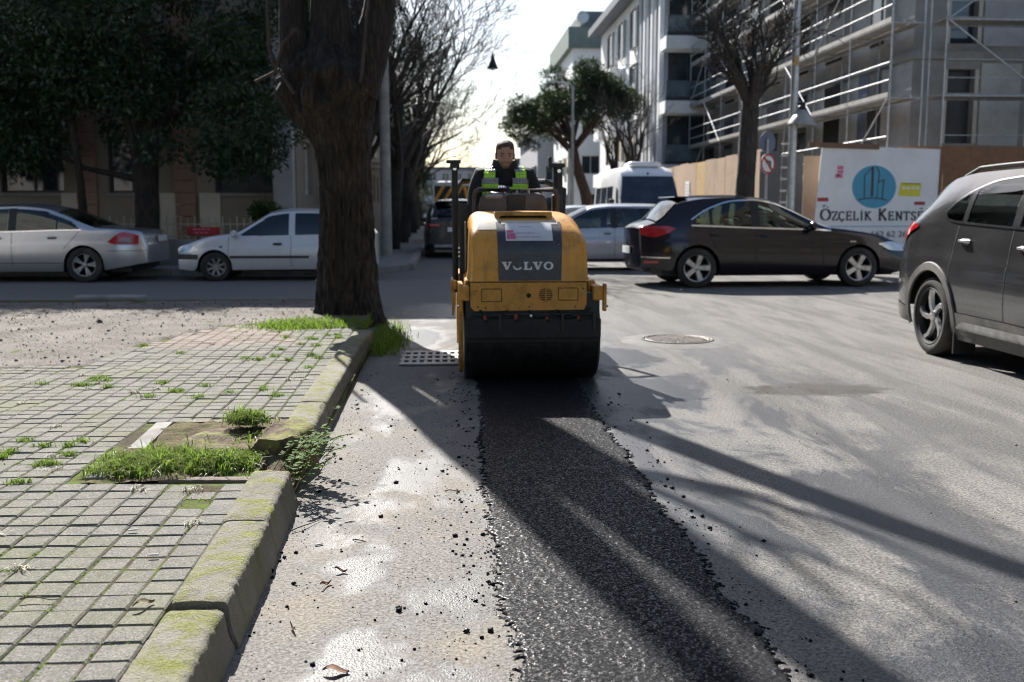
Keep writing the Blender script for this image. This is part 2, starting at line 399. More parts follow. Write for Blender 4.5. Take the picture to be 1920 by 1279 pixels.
# fresh asphalt strip: every stone of the mix is relief in the mesh
def make_patch():
    st = .0066; xs = np.arange(.02, 1.16, st); ys = np.arange(2.05, 7.95, st)
    X, Y = np.meshgrid(xs, ys)
    el = .175 + .03*np.sin(Y*1.1) + .05*(fbm(Y*5, Y*0+3, 3)-.47) + .035*(fbm(Y*22, Y*0+9, 4)-.47)
    er = .985 + .02*np.sin(Y*.9+1) + .06*(fbm(Y*4, Y*0+5, 13)-.47) + .05*(fbm(Y*20, Y*0+9, 14)-.47)
    e = np.minimum(X - el, er - X)
    d1, h1 = worley(X/.0092, Y/.0092, 3); d2, h2 = worley(X/.017, Y/.017, 8)
    stone = np.clip(1 - d1*1.25, 0, 1)**.6*(.3+.7*h1)*.0032 + np.clip(1-d2*1.3, 0, 1)**.6*(h2 > .72)*.0028
    env = np.clip((e+.012)/.05, 0, 1)**.55
    rag = fbm(X*60, Y*60, 21, 3) - .5
    Z = -.004 + env*(.012 + .006*(fbm(X*3, Y*1.5, 5)-.5)) + stone*np.clip(env*1.6, 0, 1)
    Z = np.where((e < .028) & (rag < -.01 - e*3), -.01, Z); Z = np.where(e < -.02, -.02, Z)
    ny, nx = X.shape; I = np.arange(nx*ny).reshape(ny, nx)
    F = np.stack([I[:-1, :-1], I[:-1, 1:], I[1:, 1:], I[1:, :-1]], -1).reshape(-1, 4)
    keep = (Z.ravel()[F] > -.0045).any(1); F = F[keep]
    V = np.stack([X.ravel(), Y.ravel(), Z.ravel()], 1)
    u, inv = np.unique(F, return_inverse=True); 
    me = raw_mesh('asphalt_patch', V[u], inv.reshape(-1, 4), M['fresh'], False)
    o = link('asphalt_patch', me); o['kind'] = 'structure'; return o
make_patch()

# loose crumbs of asphalt and grit: nobody could count them
def stones(name, P, rad, mat, label, cat='gravel', flat=.7):
    base = np.array([(1,0,0),(-1,0,0),(0,1,0),(0,-1,0),(0,0,1),(0,0,-1),(.6,.6,.55),(-.6,.6,.5),(.6,-.6,.5),(-.6,-.6,.55)], float)[:6]
    tri = np.array([(0,2,4),(2,1,4),(1,3,4),(3,0,4),(2,0,5),(1,2,5),(3,1,5),(0,3,5)])
    n = len(P); j = 1 + .45*(RNG.random((n, 6, 3))-.5); B = base[None]*j
    a = RNG.random(n)*6.28; c, s = np.cos(a), np.sin(a)
    Bx = B[..., 0]*c[:, None]-B[..., 1]*s[:, None]; By = B[..., 0]*s[:, None]+B[..., 1]*c[:, None]
    tl = RNG.random(n)*.9
    Bz = B[..., 2]*flat; By2 = By*np.cos(tl)[:, None]-Bz*np.sin(tl)[:, None]; Bz = By*np.sin(tl)[:, None]+Bz*np.cos(tl)[:, None]
    V = np.stack([Bx, By2, Bz], -1)*rad[:, None, None]; V[..., 2] += rad[:, None]*.35; V += P[:, None, :]
    F = (tri[None]+np.arange(n)[:, None, None]*6).reshape(-1, 3)
    o = link(name, raw_mesh(name, V.reshape(-1, 3), F, mat)); return tag(o, label, cat, kind='stuff')
def crumbs():
    P = []; r = []
    for k in range(3300):
        y = 2.1 + 6.0*random.random()**1.25
        side = random.random()
        if side < .42: x = .17 - abs(random.gauss(0, .16)); 
        elif side < .72: x = .99 + abs(random.gauss(0, .10))
        elif side < .88: x = random.uniform(-.68, .15)
        else: x = -.66 + abs(random.gauss(0, .05))
        if x < -.69 or (random.random() < .75 and MN.noise(Vector((x*5, y*3.5, 0))) < .05): continue
        P.append((x, y, 0)); r.append(min(.014, .0014 + .0016*random.expovariate(1)**1.35))
    stones('asphalt_crumbs', np.array(P), np.array(r), M['fresh'], 'loose black asphalt crumbs strewn beside the fresh strip')
crumbs()
def grit():
    P = [(random.uniform(-.7, .16) if random.random() < .6 else random.uniform(1, 3.5), random.uniform(2.1, 8), 0) for k in range(2600)]
    r = np.array([.0012+.0011*random.expovariate(1) for _ in P])
    stones('road_grit', np.array(P), r, M['gravel'], 'fine pale grit lying on the old asphalt')
grit()

# ---------------------------------------------------------------- pavement on the left: bed, pavers, gravel part
ZP = .14
PIT = (-1.64, -.80, 4.40, 5.62)      # the tree pit in the paving
slab('pavement', [(-14, .6), (-.87, .6), (-.90, 12.9), (-1.6, 13.6), (-14, 13.9)], -.02, ZP-.011, M['joint'])
pave_root = bpy.data.objects['pavement']
ANG = R(-2.0)
def paver_mesh(name, s, h, mat, seed):
    rnd = random.Random(seed); a = s/2; b = .006
    j = lambda k: rnd.uniform(-k, k)
    top = [(x*(a-b)+j(.0015), y*(a-b)+j(.0015), h+j(.0012)) for x, y in ((-1,-1),(1,-1),(1,1),(-1,1))]
    mid = [(x*a+j(.001), y*a+j(.001), h-b) for x, y in ((-1,-1),(1,-1),(1,1),(-1,1))]
    low = [(x*a, y*a, 0) for x, y in ((-1,-1),(1,-1),(1,1),(-1,1))]
    m = MB().loft([low, mid, top], True, (False, True)); return m
def in_gravel(x, y):
    return (y > 7.75 + .5*MN.noise(Vector((x*1.3, y, 3))) and x < -2.45 - .45*(9.9-y)*.4 + .25*MN.noise(Vector((x, y*1.5, 1)))) or y > 10.55 + .15*MN.noise(Vector((x*2, 0, 8)))
def pavers():
    P = .1165; cells = []
    ca, sa = math.cos(ANG), math.sin(ANG)
    for i in range(-60, 4):
        for j in range(0, 90):
            u, v = (i+.5)*P, (j+.5)*P
            y = 1.75 + v + u*math.tan(ANG)*1.0; x = -.838 - .0135*(y-2) + u*ca
            if i >= 0 or x < -6.2 or y > 10.8 or y < 1.7: continue
            if x < -.58*y - 1.2: continue
            if PIT[0]-.055 < x < PIT[1]+.1 and PIT[2]-.03 < y < PIT[3]+.05: continue
            if in_gravel(x, y): continue
            cells.append((x, y))
    def zoff(x, y): return .006*MN.noise(Vector((x*1.7, y*1.7, 0))) + random.uniform(-.0030, .0022) - .014*max(0, 1-abs(x+1.05)/.25)*(1 if y < 4.4 else .4)*(.5+.5*MN.noise(Vector((x, y*3, 4))))
    inside = lambda x, y: abs(x*1.0) < 1.02*y*.53+.02 and y > 2.2
    cells.sort(key=lambda c: (not (c[0] > -(c[1])*.452-.02 and c[1] > 2.30), math.hypot(c[0], c[1])))
    mg = [paver_mesh('paver', .1115, .05, M['paver'], k).mesh('paver', M['paver'], 25) for k in range(6)]
    rest = MB()
    for k, (x, y) in enumerate(cells):
        pink = (8.85 + .5*MN.noise(Vector((x*1.5, 0, 5))) < y < 10.6 and x > -2.75 and x < -1.32 - .25*(y-9)) 
        z = ZP - .052 + zoff(x, y); rz = ANG*.4 + random.uniform(-.014, .014)
        if k < 300 and not pink:
            o = link('paver', mg[k % 6], pave_root); o.location = (x, y, z); o.rotation_euler = (random.uniform(-.012, .012), random.uniform(-.012, .012), rz)
        else:
            m = paver_mesh('p', .1115, .05, None, k % 11); cz, sz = math.cos(rz), math.sin(rz)
            rest.add([(x+p[0]*cz-p[1]*sz, y+p[0]*sz+p[1]*cz, z+p[2]) for p in m.v], m.f, 1 if pink else 0)
    o = rest.build('far_pavers', [M['paver'], M['paver_pink']], pave_root, 25); o['kind'] = 'stuff'
    return cells
paver_cells = pavers()
# dusty unpaved part behind the pavers, sloping to the side street
def gravel_area():
    xs = np.linspace(-13, -.9, 110); ys = np.linspace(7.2, 14.6, 90); X, Y = np.meshgrid(xs, ys)
    Z = ZP - .004 + .02*(fbm(X*2.2, Y*2.2, 3)-.5) + .012*(fbm(X*9, Y*9, 6)-.5)
    edge = 13.75 + .25*(fbm(X*1.1, X*0, 9)-.5)
    Z = Z - np.clip((Y-edge+.35)/.5, 0, 1)*(Z+.03)
    g = np.vectorize(lambda a, b: in_gravel(a, b))(X, Y) | (Y > 10.6); Z = np.where(g & ~((X > -1.05) & (Y < 10.6)), Z, ZP-.09)
    ny, nx = X.shape; I = np.arange(nx*ny).reshape(ny, nx)
    F = np.stack([I[:-1, :-1], I[:-1, 1:], I[1:, 1:], I[1:, :-1]], -1).reshape(-1, 4)
    V = np.stack([X.ravel(), Y.ravel(), Z.ravel()], 1); F = F[(V[F][:, :, 2] > -.01).any(1)]
    o = link('unpaved_ground', raw_mesh('unpaved_ground', V, F, M['gravel'], True)); o['kind'] = 'structure'
    P = []; 
    while len(P) < 2600:
        x, y = random.uniform(-6.4, -1.2), random.uniform(7.8, 13.6)
        if in_gravel(x, y): P.append((x, y, ZP-.002))
    stones('loose_gravel', np.array(P), np.array([.003+.0035*random.expovariate(1) for _ in P]), M['gravel'], 'loose pale gravel scattered over the unpaved corner')
gravel_area()

# ---------------------------------------------------------------- kerb stones
kerb = MB().box((-.79, 6.0, .02), (.13, 8.6, .06)).build('kerb', M['joint']); kerb['kind'] = 'structure'
def kerb_stone(y0, y1, xo0, xo1, dz, tilt, seed, chip=.02):
    n = max(6, int((y1-y0)/.016)); rings = []
    prof = [(-.172, -.05), (-.172, .10), (-.170, .146), (-.160, .152), (-.13, .153), (-.10, .153), (-.07, .152), (-.045, .151), (-.026, .1505), (-.013, .148), (-.003, .140), (.000, .125), (.003, .09), (.010, .06), (.018, .03), (.026, .0), (.03, -.05)]
    for i in range(n+1):
        t = i/n; y = lerp(y0, y1, t); xo = lerp(xo0, xo1, t); ring = []
        endr = min(1, min(t, 1-t)*n/1.6); 
        wear = .55*chip*max(0, MN.noise(Vector((y*3.1, seed, 0)))) + .9*chip*max(0, MN.noise(Vector((y*9, seed, 2)))-.25) + .5*chip*max(0, MN.noise(Vector((y*31, seed, 5)))-.1)
        for k, (px, pz) in enumerate(prof):
            edge = {8: .35, 9: .95, 10: 1.0, 11: .75, 12: .2}.get(k, 0)
            rg = .0035*MN.noise(Vector((y*26, k*1.9, seed))) + .002*MN.noise(Vector((y*60, k*3.1, seed))); nx = px*(.985+.015*endr) - wear*edge*1.1 + .003*MN.noise(Vector((y*3, k*.5, seed))) + (rg if k > 8 else 0)
            nz = pz - wear*edge*.75*(1 if k < 13 else .2) + (rg if k < 10 else 0) + .002*MN.noise(Vector((y*5, k*.8, seed+7))) - (1-endr)*.006*(1 if pz > .05 else 0) + dz + tilt*(t-.5)
            ring.append((xo+nx, y, nz))
        rings.append(ring)
    return MB().loft(rings, True, (True, True)).build('kerb_stone', M['kerb'], kerb, 50)
kerb_stone(1.75, 2.90, -.665, -.672, -.012, .006, 1, .030)
kerb_stone(2.925, 3.72, -.668, -.682, .006, -.004, 2, .026)
kerb_stone(3.73, 4.44, -.690, -.712, .008, .004, 3, .018)
kerb_stone(5.42, 6.08, -.735, -.745, .004, .006, 4, .03)
kerb_stone(6.095, 6.88, -.745, -.752, .010, .0, 5, .022)
kerb_stone(6.895, 7.75, -.752, -.757, .004, .003, 6, .022)
kerb_stone(7.765, 8.70, -.757, -.762, .004, -.003, 7, .02)
kerb_stone(8.715, 9.85, -.762, -.74, .002, .003, 8, .02)
# frame stones of the pit
def flat_stone(c, d, rz, seed, mat, parent, name='border_stone'):
    m = MB(); rnd = random.Random(seed); nx, ny = max(2, int(d[0]/.03)), max(2, int(d[1]/.03)); 
    P = []
    cz, sz = math.cos(rz), math.sin(rz)
    for i in range(nx+1):
        row = []
        for j in range(ny+1):
            u, v = (i/nx-.5)*d[0], (j/ny-.5)*d[1]; e = min(i, nx-i, j, ny-j)
            u += .004*MN.noise(Vector((u*20, v*20, seed))); z = d[2]-(.006 if e == 0 else 0) + .003*MN.noise(Vector((u*25, v*25, seed)))
            row.append((c[0]+u*cz-v*sz, c[1]+u*sz+v*cz, c[2]+z))
        P.append(row)
    m.grid(P)
    lo = [(p[0], p[1], c[2]) for p in (P[0][0], P[nx][0], P[nx][ny], P[0][ny])]
    rim = [P[i][0] for i in range(nx+1)] + [P[nx][j] for j in range(1, ny+1)] + [P[i][ny] for i in range(nx-1, -1, -1)] + [P[0][j] for j in range(ny-1, 0, -1)]
    m.loft([[(p[0], p[1], c[2]) for p in rim], rim], True, (True, False))
    return m.build(name, mat, parent, 40)
pit = thing('tree_pit', 'rectangular tree pit edged with pale stones, cut into the paving', 'tree pit', (0, 0, 0))
flat_stone((-1.60, 4.70, .07), (.085, .50, .072), R(4), 1, M['concrete'], pit)
flat_stone((-1.575, 5.28, .07), (.085, .62, .080), R(3), 2, M['concrete'], pit)
flat_stone((-1.17, 5.63, .07), (.62, .06, .074), R(-3), 3, M['paver_pink'], pit)
flat_stone((-1.08, 4.38, .07), (.40, .055, .078), R(-3), 4, M['paver_pink'], pit)
flat_stone((-1.46, 5.22, .05), (.12, .55, .075), R(3), 5, M['kerb'], pit)
def pit_soil():
    xs = np.linspace(-1.62, -.72, 60); ys = np.linspace(4.36, 5.62, 80); X, Y = np.meshgrid(xs, ys)
    Z = .143 + .05*(fbm(X*5, Y*5, 4)-.5) + .03*(fbm(X*18, Y*18, 5)-.5) - np.clip((X+.82)/.1, 0, 1)*.12 - .05*np.exp(-((X+.95)**2+(Y-4.62)**2)/.02)
    V = np.stack([X.ravel(), Y.ravel(), Z.ravel()], 1); I = np.arange(V.shape[0]).reshape(X.shape)
    F = np.stack([I[:-1, :-1], I[:-1, 1:], I[1:, 1:], I[1:, :-1]], -1).reshape(-1, 4)
    link('soil', raw_mesh('soil', V, F, M['earth'], True), pit)
pit_soil()
# old sawn stump
def stump_mat():
    t = NT('rotten_stump_wood'); p = t.coord('World'); k = t.noise(t.mapping(p, (1, 1, .3)), 40, 6, .7, .4); n = t.noise(p, 6, 6, .65, .3)
    g = t.mix(t.ramp(k, .3, .7), (.045, .03, .02), (.17, .12, .075)); g = t.mix(t.ramp(n, .48, .6, 0, .85), g, (.22, .22, .06)); g = t.mix(t.ramp(n, .40, .34, 0, .7), g, (.24, .19, .14))
    t.set('Base Color', g); t.set('Roughness', .95); t.bump(k, .9, .02); return t.mat
M['stump'] = stump_mat()
def stump():
    cx, cy = -1.05, 5.10; m = MB(); rings = []; n = 48
    for zi, (z, f) in enumerate(((-.02, 1.08), (.06, 1.04), (.12, 1.0), (.165, .98), (.185, .93), (.188, .75), (.178, .5), (.172, .25), (.17, .04))):
        ring = []
        for k in range(n):
            a = 2*PI*k/n; ca, sa = math.cos(a), math.sin(a)
            rx, ry = .33, .30
            q = (abs(ca)**2.6 + abs(sa)**2.6)**(-1/2.6)
            rr = q*f*(1 + .10*MN.noise(Vector((ca*1.5, sa*1.5, 2))) + (.05*MN.noise(Vector((ca*7, sa*7, zi*.15)))))
            x, y = cx+rx*rr*ca, cy+ry*rr*sa
            ring.append((x, y, z + .018*MN.noise(Vector((x*9, y*9, 1))) + .01*MN.noise(Vector((x*28, y*28, 3))) + (.02 if x > -.95 else -.03)*(1 if zi > 2 else 0)))
        rings.append(ring)
    o = m.loft(rings, True, (True, True)).build('tree_stump', M['stump'], None, 45)
    tag(o, 'mossy sawn-off tree stump rotting in the stone-edged pit', 'tree stump')
stump()

# ---------------------------------------------------------------- grass and weeds
def leaf_mat(name, a, b, trans=.35, rough=.5, scale=30, spec=.35):
    t = NT(name); p = t.coord('World'); g = t.mix(t.ramp(t.noise(p, scale, 3), .3, .7), a, b)
    t.set('Base Color', g); t.set('Roughness', rough); t.set('Specular IOR Level', spec)
    tr = t.node('ShaderNodeBsdfTranslucent'); t.l.new(t.mix(.5, g, (.25, .45, .05)), tr.inputs[0])
    mx = t.node('ShaderNodeMixShader'); mx.inputs[0].default_value = trans
    t.l.new(t.b.outputs[0], mx.inputs[1]); t.l.new(tr.outputs[0], mx.inputs[2]); t.l.new(mx.outputs[0], t.out.inputs['Surface'])
    return t.mat
M['grass'] = leaf_mat('grass_blades', (.065, .115, .012), (.23, .285, .055), .45, .8, 45, .06)
M['grass2'] = leaf_mat('joint_weeds', (.085, .14, .012), (.21, .29, .04), .4, .8, 30, .08)
M['straw'] = pmat('dry_grass', (.42, .39, .30), .9, var=.3, scale=30)
def blades(name, pts, lens, mat, label, cat='grass', wid=.0022, lean=.6, parent=None):
    n = len(pts); P = np.array(pts); L = np.array(lens); a = RNG.random(n)*6.283; le = lean*(.35+RNG.random(n))
    w = wid*(.6+.8*RNG.random(n)); dx, dy = np.cos(a), np.sin(a)
    side = np.stack([-dy, dx, np.zeros(n)], 1)*w[:, None]; d = np.stack([dx, dy, np.zeros(n)], 1)
    up = np.array([[0, 0, 1.]])
    p1 = P + up*(L*.5)[:, None] + d*(L*le*.22)[:, None]; p2 = P + up*(L*(.92-.35*le))[:, None] + d*(L*le*.75)[:, None]
    p3 = P + up*(L*(1-.65*le))[:, None] + d*(L*le*1.15)[:, None]
    V = np.stack([P-side, P+side, p1+side*.9, p1-side*.9, p2+side*.55, p2-side*.55, p3], 1).reshape(-1, 3)
    b = np.arange(n)[:, None]*7
    T = np.concatenate([b+np.array([[0, 1, 2]]), b+np.array([[0, 2, 3]]), b+np.array([[3, 2, 4]]), b+np.array([[3, 4, 5]]), b+np.array([[5, 4, 6]])])
    o = link(name, raw_mesh(name, V, T, mat, True), parent)
    if parent is None: tag(o, label, cat, kind='stuff')
    return o
def pit_grass():
    P = []; L = []
    for k in range(9000):
        x = random.gauss(-1.27, .21); y = random.gauss(4.62, .085) + .25*max(0, x+1.2)
        if k % 9 == 0: x, y = random.gauss(-1.08, .05), random.gauss(5.36, .04)
        if not (-1.64 < x < -.90 and 4.40 < y < 5.5): continue
        P.append((x, y, .135 + (.05 if (x > -1.3 and y > 4.85) else 0))); q = MN.noise(Vector((x*11, y*11, 2)))
        if q < -.22: P.pop(); continue
        L.append(random.uniform(.03, .11)*(1-.45*abs(x+1.25)/.5)*(.75+.9*max(0, q+.2)))
    blades('pit_grass', P, L, M['grass'], 'bright green grass growing in the stone-edged tree pit', wid=.0027, lean=.85)
    blades('dry_pit_grass', [(p[0]+random.gauss(0, .02), p[1]+random.gauss(0, .02), p[2]) for p in P[::6]], [l*.8 for l in L[::6]], M['straw'], 'dry straw-coloured blades among the grass of the tree pit', wid=.0020, lean=1.1)
pit_grass()
def trunk_grass():
    P = []; L = []
    for k in range(5000):
        if k < 2300: x, y, z = random.gauss(-1.55, .20), random.gauss(10.35, .18), ZP-.02
        elif k < 4300: x, y, z = random.gauss(-.66, .10), random.gauss(10.0, .55), -.01
        else: x, y, z = random.uniform(-1.7, -.8), random.gauss(10.6, .25), ZP-.02
        if z < 0 and (x < -.78 or y < 9.0): continue
        P.append((x, y, z)); L.append(random.uniform(.04, .14)*(1.2 if z < 0 else .8))
    blades('trunk_grass', P, L, M['grass'], 'rough grass tufts round the foot of the thick street tree', wid=.004)
trunk_grass()
def joint_grass():
    P = []; L = []; Q = []; QL = []
    for (x, y) in paver_cells:
        if not (x > -.46*y-.1 and y > 2.2): continue
        g = MN.noise(Vector((x*1.4+3, y*1.1, 0))) + .6*MN.noise(Vector((x*4, y*4, 5))) + .28*max(0, 1-abs(x+1.1)/.5) + .10*(y > 7.5)*(x > -2) 
        if g < -.12: continue
        n = int(5 + 52*min(1, (g+.12)*1.4)*random.random())
        horiz = random.random() < .35
        for k in range(n):
            s = random.uniform(-.058, .058); w = random.gauss(0, .0055 + .006*max(0, g-.3))
            px, py = (x+s, y-.058+w) if horiz else (x-.058+w, y+s)
            P.append((px, py, ZP-.016)); L.append(random.uniform(.007, .020)*(1+.6*max(0, g-.1)))
        if g > .30 and random.random() < .33:
            cx, cy = x-.058+random.gauss(0, .03), y-.058+random.gauss(0, .03)
            for k in range(60): P.append((random.gauss(cx, .022), random.gauss(cy, .018), ZP-.01)); L.append(random.uniform(.02, .05))
        if random.random() < .05:
            cx, cy = x-.05, y-.05
            for k in range(26): Q.append((random.gauss(cx, .018), random.gauss(cy, .014), ZP-.008)); QL.append(random.uniform(.015, .04))
    for cx, cy in ((-1.0, 2.32), (-1.17, 2.36), (-1.30, 2.5)):
        for k in range(420): Q.append((random.gauss(cx, .045), random.gauss(cy, .03), ZP-.006)); QL.append(random.uniform(.02, .05))
        for k in range(130): P.append((random.gauss(cx, .05), random.gauss(cy, .03), ZP-.006)); L.append(random.uniform(.02, .05))
    blades('joint_grass', P, L, M['grass2'], 'low green weeds sprouting along the joints of the pavers', wid=.0022, lean=.9)
    blades('dry_grass', Q, QL, M['straw'], 'bleached dry weeds lying between the nearest pavers', wid=.0020, lean=1.2)
joint_grass()
# weed in the kerb gap
M['weed'] = leaf_mat('weed_leaf', (.03, .085, .012), (.11, .19, .03), .35, .7, 20, .12)
M['stem'] = pmat('weed_stem', (.16, .12, .06), .8, var=.3, scale=20)
def weed():
    root = thing('weed_plant', 'leafy weed spilling over the kerb gap beside the stump', 'plant', (-.72, 4.85, .02))
    st = MB(); lf = MB()
    for k in range(42):
        a = random.uniform(-.9, 1.1); L = random.uniform(.10, .30); p = Vector((random.gauss(-.02, .05), random.gauss(-.05, .14), .02+.08*random.random()))
        d = Vector((math.cos(a)*.45, math.sin(a)*.4-.1, random.uniform(.45, 1.0))).normalized(); pts = [p]
        for q in range(5):
            p = p + d*(L/5); d = (d + Vector((.05, -.02, -.10)) + Vector([random.uniform(-.15, .15) for _ in range(3)])).normalized(); pts.append(p)
            for w in range(3):
                b = random.uniform(0, 6.28); ln = random.uniform(.016, .042); dr = Vector((math.cos(b), math.sin(b), random.uniform(-.2, .5))).normalized(); sd2 = dr.cross(Vector((0, 0, 1))).normalized()*ln*.33
                c = p; lf.add([c, c+dr*ln*.5+sd2, c+dr*ln, c+dr*ln*.5-sd2], [(0, 1, 2), (0, 2, 3)])
        st.tube(pts, [.0022]*5+[.001], 4)
    st.build('stem', M['stem'], root); o = lf.build('foliage', M['weed'], root); o['kind'] = 'stuff'
weed()
# fallen bits: cigarette ends, dry leaves, twigs
M['cig'] = pmat('cigarette_paper', (.75, .72, .66), .8, var=.1); M['brownleaf'] = pmat('dead_leaf', (.17, .075, .04), .8, var=.4, scale=40)
def litter():
    for (x, y, a, lab) in ((-1.175, 3.66, .2, 'white cigarette end lying by the weeds halfway up the pavers'), (-1.02, 3.38, .1, 'white cigarette end lying on the pavers close to the kerb'), (-.52, 3.86, .5, 'white cigarette end on the road beside the kerb')):
        z = ZP+.004 if x < -.7 else .005; d = Vector((math.cos(a), math.sin(a), 0))*.016
        c = Vector((x, y, z)); o = MB().cyl(c-d, c+d, .0038, n=8).build('cigarette_end', M['cig']); tag(o, lab, 'cigarette end', 'cigarette ends')
    for k, (x, y, z, s, lab) in enumerate(((-.33, 2.74, .004, .035, 'curled reddish dead leaf at the lower edge of the road'), (-.44, 3.42, .004, .028, 'small brown dead leaf on the road near the kerb face'), (-.50, 3.05, .004, .026, 'thin brown dead leaf lying in the gutter shade'), (-.40, 3.55, .004, .022, 'tiny brown dead leaf a little off the kerb'), (-.92, 2.93, ZP+.004, .034, 'pale curled dead leaf where paver meets kerb'))):
        P = [[(x+(i/6-.5)*s*2.2*math.cos(k), y+(i/6-.5)*s*2.2*math.sin(k)*1+(j-1)*s*.45*math.sin(PI*(i+.3)/6.6), z+.006*abs(j-1)+.008*math.sin(i*.9+k)+.006) for j in range(3)] for i in range(7)]
        o = MB().grid(P).build('dead_leaf', M['brownleaf'] if k != 4 else M['stem'], None, 60); tag(o, lab, 'leaf', 'dead leaves')
    for k, (x, y, a, L, z, lab) in enumerate(((-1.25, 3.0, .05, .12, ZP+.006, 'thin brown twig lying across a paver'), (.02, 4.6, .35, .09, .004, 'short dark twig on the pale road by the fresh strip'), (-.60, 4.1, 1.0, .2, .01, 'bent pale twig at the foot of the kerb'), (-.36, 3.9, -.5, .07, .004, 'small broken twig on the road'))):
        pts = [(x+(t-.5)*L*math.cos(a), y+(t-.5)*L*math.sin(a)+.008*math.sin(t*6+k), z+.004*math.sin(t*5)) for t in np.linspace(0, 1, 6)]
        o = MB().tube(pts, [.003, .0028, .0025, .002, .0017, .001], 5).build('twig', M['stem']); tag(o, lab, 'twig', 'fallen twigs')
litter()

# ---------------------------------------------------------------- manhole, drain grate, loose block
def manhole():
    c = (2.33, 9.93); root = thing('manhole_cover', 'round iron manhole cover in a patched ring on the road', 'manhole', (*c, 0))
    M['mring'] = pmat('manhole_mortar', (.115, .11, .105), .85, var=.3, scale=5, bump=.6, bscale=50, dirt=(.09, .085, .08))
    ring = MB(); n = 64; R0 = [(.36, .02), (.40, .021), (.50, .012), (.58, .001)]
    ring.loft([[((r + (.035*MN.noise(Vector((math.cos(2*PI*k/n)*2, math.sin(2*PI*k/n)*2, i))) if i == 3 else 0))*math.cos(2*PI*k/n), (r*1.02)*math.sin(2*PI*k/n), z) for k in range(n)] for i, (r, z) in enumerate(R0)], True, (False, False))
    ring.build('mortar_ring', M['mring'], root, 40)
    fr = MB().lathe([(.0, .37), (.028, .365), (.030, .345), (.026, .335), (.0, .333)], (0, 0, 0), 'Z', 56, cap=False); fr.build('frame', M['iron'], root, 40)
    cv = MB().lathe([(.0, .328), (.024, .326), (.027, .315), (.022, .305), (.022, .30)], (0, 0, 0), 'Z', 56); lid = cv.build('lid', M['iron'], root, 40)
    st = MB()
    for i in range(-7, 8):
        for j in range(-7, 8):
            if math.hypot(i, j)*.042 < .285: st.box((i*.042, j*.042, .0235), (.026, .026, .009), rz=.785 if (i+j) % 2 else 0, bev=.003)
    st.build('tread_pattern', M['iron'], lid)
manhole()
def grate():
    x0, x1, y0, y1 = -.40, .14, 8.52, 9.24; root = thing('drain_grate', 'square-holed pale drain grate beside the roller drum', 'drain', (0, 0, 0))
    M['grate'] = pmat('worn_grate', (.34, .32, .29), .55, .3, .2, 8, .3, 80, dirt=(.15, .13, .11), dirt_amt=.5)
    MB().box(((x0+x1)/2, (y0+y1)/2, .001), (x1-x0, y1-y0, .002)).build('shaft', M['pit'], root)  # flat near-black sheet painted as the dark below the grate
    nx, ny = 8, 3; wx = (x1-x0)/nx; wy = (y1-y0)/ny; m = MB()
    for i in range(nx+1): m.box((x0+i*wx, (y0+y1)/2, .009), (.030, y1-y0+.04, .014), bev=.003)
    m.build('bar', M['grate'], root)
    for j in range(ny+1): MB().box(((x0+x1)/2, y0+j*wy, .0105), (x1-x0+.045, .105, .015), bev=.003).build('cross_bar', M['grate'], root)
grate()
o = MB().box((-4.80, 14.5, .055), (.96, .26, .13), R(-3), .02).build('kerb_block', M['concrete']); tag(o, 'loose concrete kerb block lying at the edge of the side street', 'concrete block')
# ---------------------------------------------------------------- cars
def car_paint(name, col, metal=.0, rough=.28, dust=(.30, .27, .23), dust_amt=.35, up=.75, coat=.7):
    t = NT(name); c = t.coord('Object'); x, y, z = t.sep(c)
    fl = t.noise(c, 900, 2); g = t.mix(t.ramp(fl, .3, .7), [v*.92 for v in col], [min(1, v*1.08) for v in col])
    # road dust: thicker low on the body, uneven, with runs
    d = t.math('MULTIPLY', t.ramp(t.noise(t.mapping(c, (1, 1, .35)), 5.0, 6, .65, .4), .30, .75), t.ramp(z, up, .15))
    runs = t.ramp(t.noise(t.mapping(c, (14, 14, .6)), 2.2, 4, .6), .42, .62)
    d = t.math('MULTIPLY', t.math('MULTIPLY', d, t.ramp(runs, 0, 1, .55, 1)), dust_amt)
    d2 = t.math('ADD', d, t.ramp(t.noise(c, 3, 5, .6), .35, .8, 0, dust_amt*.22))
    t.set('Base Color', t.mix(d2, g, dust)); t.set('Roughness', t.ramp(d2, 0, .5, rough, .7)); t.set('Metallic', metal)
    t.set('Coat Weight', coat); t.set('Coat Roughness', .05)
    return t.mat
M['glass'] = glass_mat('car_glass', (.30, .40, .36)); M['glass_dark'] = glass_mat('tinted_car_glass', (.03, .035, .04)); M['glass_mid'] = glass_mat('grey_car_glass', (.12, .15, .15))
M['tyre'] = pmat('tyre_rubber', (.022, .021, .020), .82, var=.3, scale=12, bump=.25, bscale=90, dirt=(.12, .11, .10), dirt_amt=.5)
M['rim'] = pmat('alloy_rim', (.52, .52, .52), .32, .85, .1, 10, dirt=(.12, .10, .08), dirt_amt=.5, dscale=7)
M['rim_dull'] = pmat('dull_alloy_rim', (.36, .36, .36), .45, .6, .2, 10, dirt=(.10, .09, .08), dirt_amt=.6, dscale=7)
M['rim_dark'] = pmat('dark_rim_inner', (.02, .02, .021), .5)
M['plastic'] = pmat('dark_car_plastic', (.030, .030, .032), .6, var=.25, scale=12, bump=.15, bscale=160, dirt=(.16, .145, .125), dirt_amt=.35)
M['clad'] = pmat('grey_wheel_cladding', (.085, .083, .080), .6, var=.25, scale=12, bump=.15, bscale=160, dirt=(.22, .20, .175), dirt_amt=.55)
M['chrome'] = pmat('chrome_trim', (.80, .80, .80), .15, 1.0, .05)
M['red_lens'] = pmat('red_tail_lens', (.42, .012, .018), .12, var=.25, scale=9, coat=1.0)
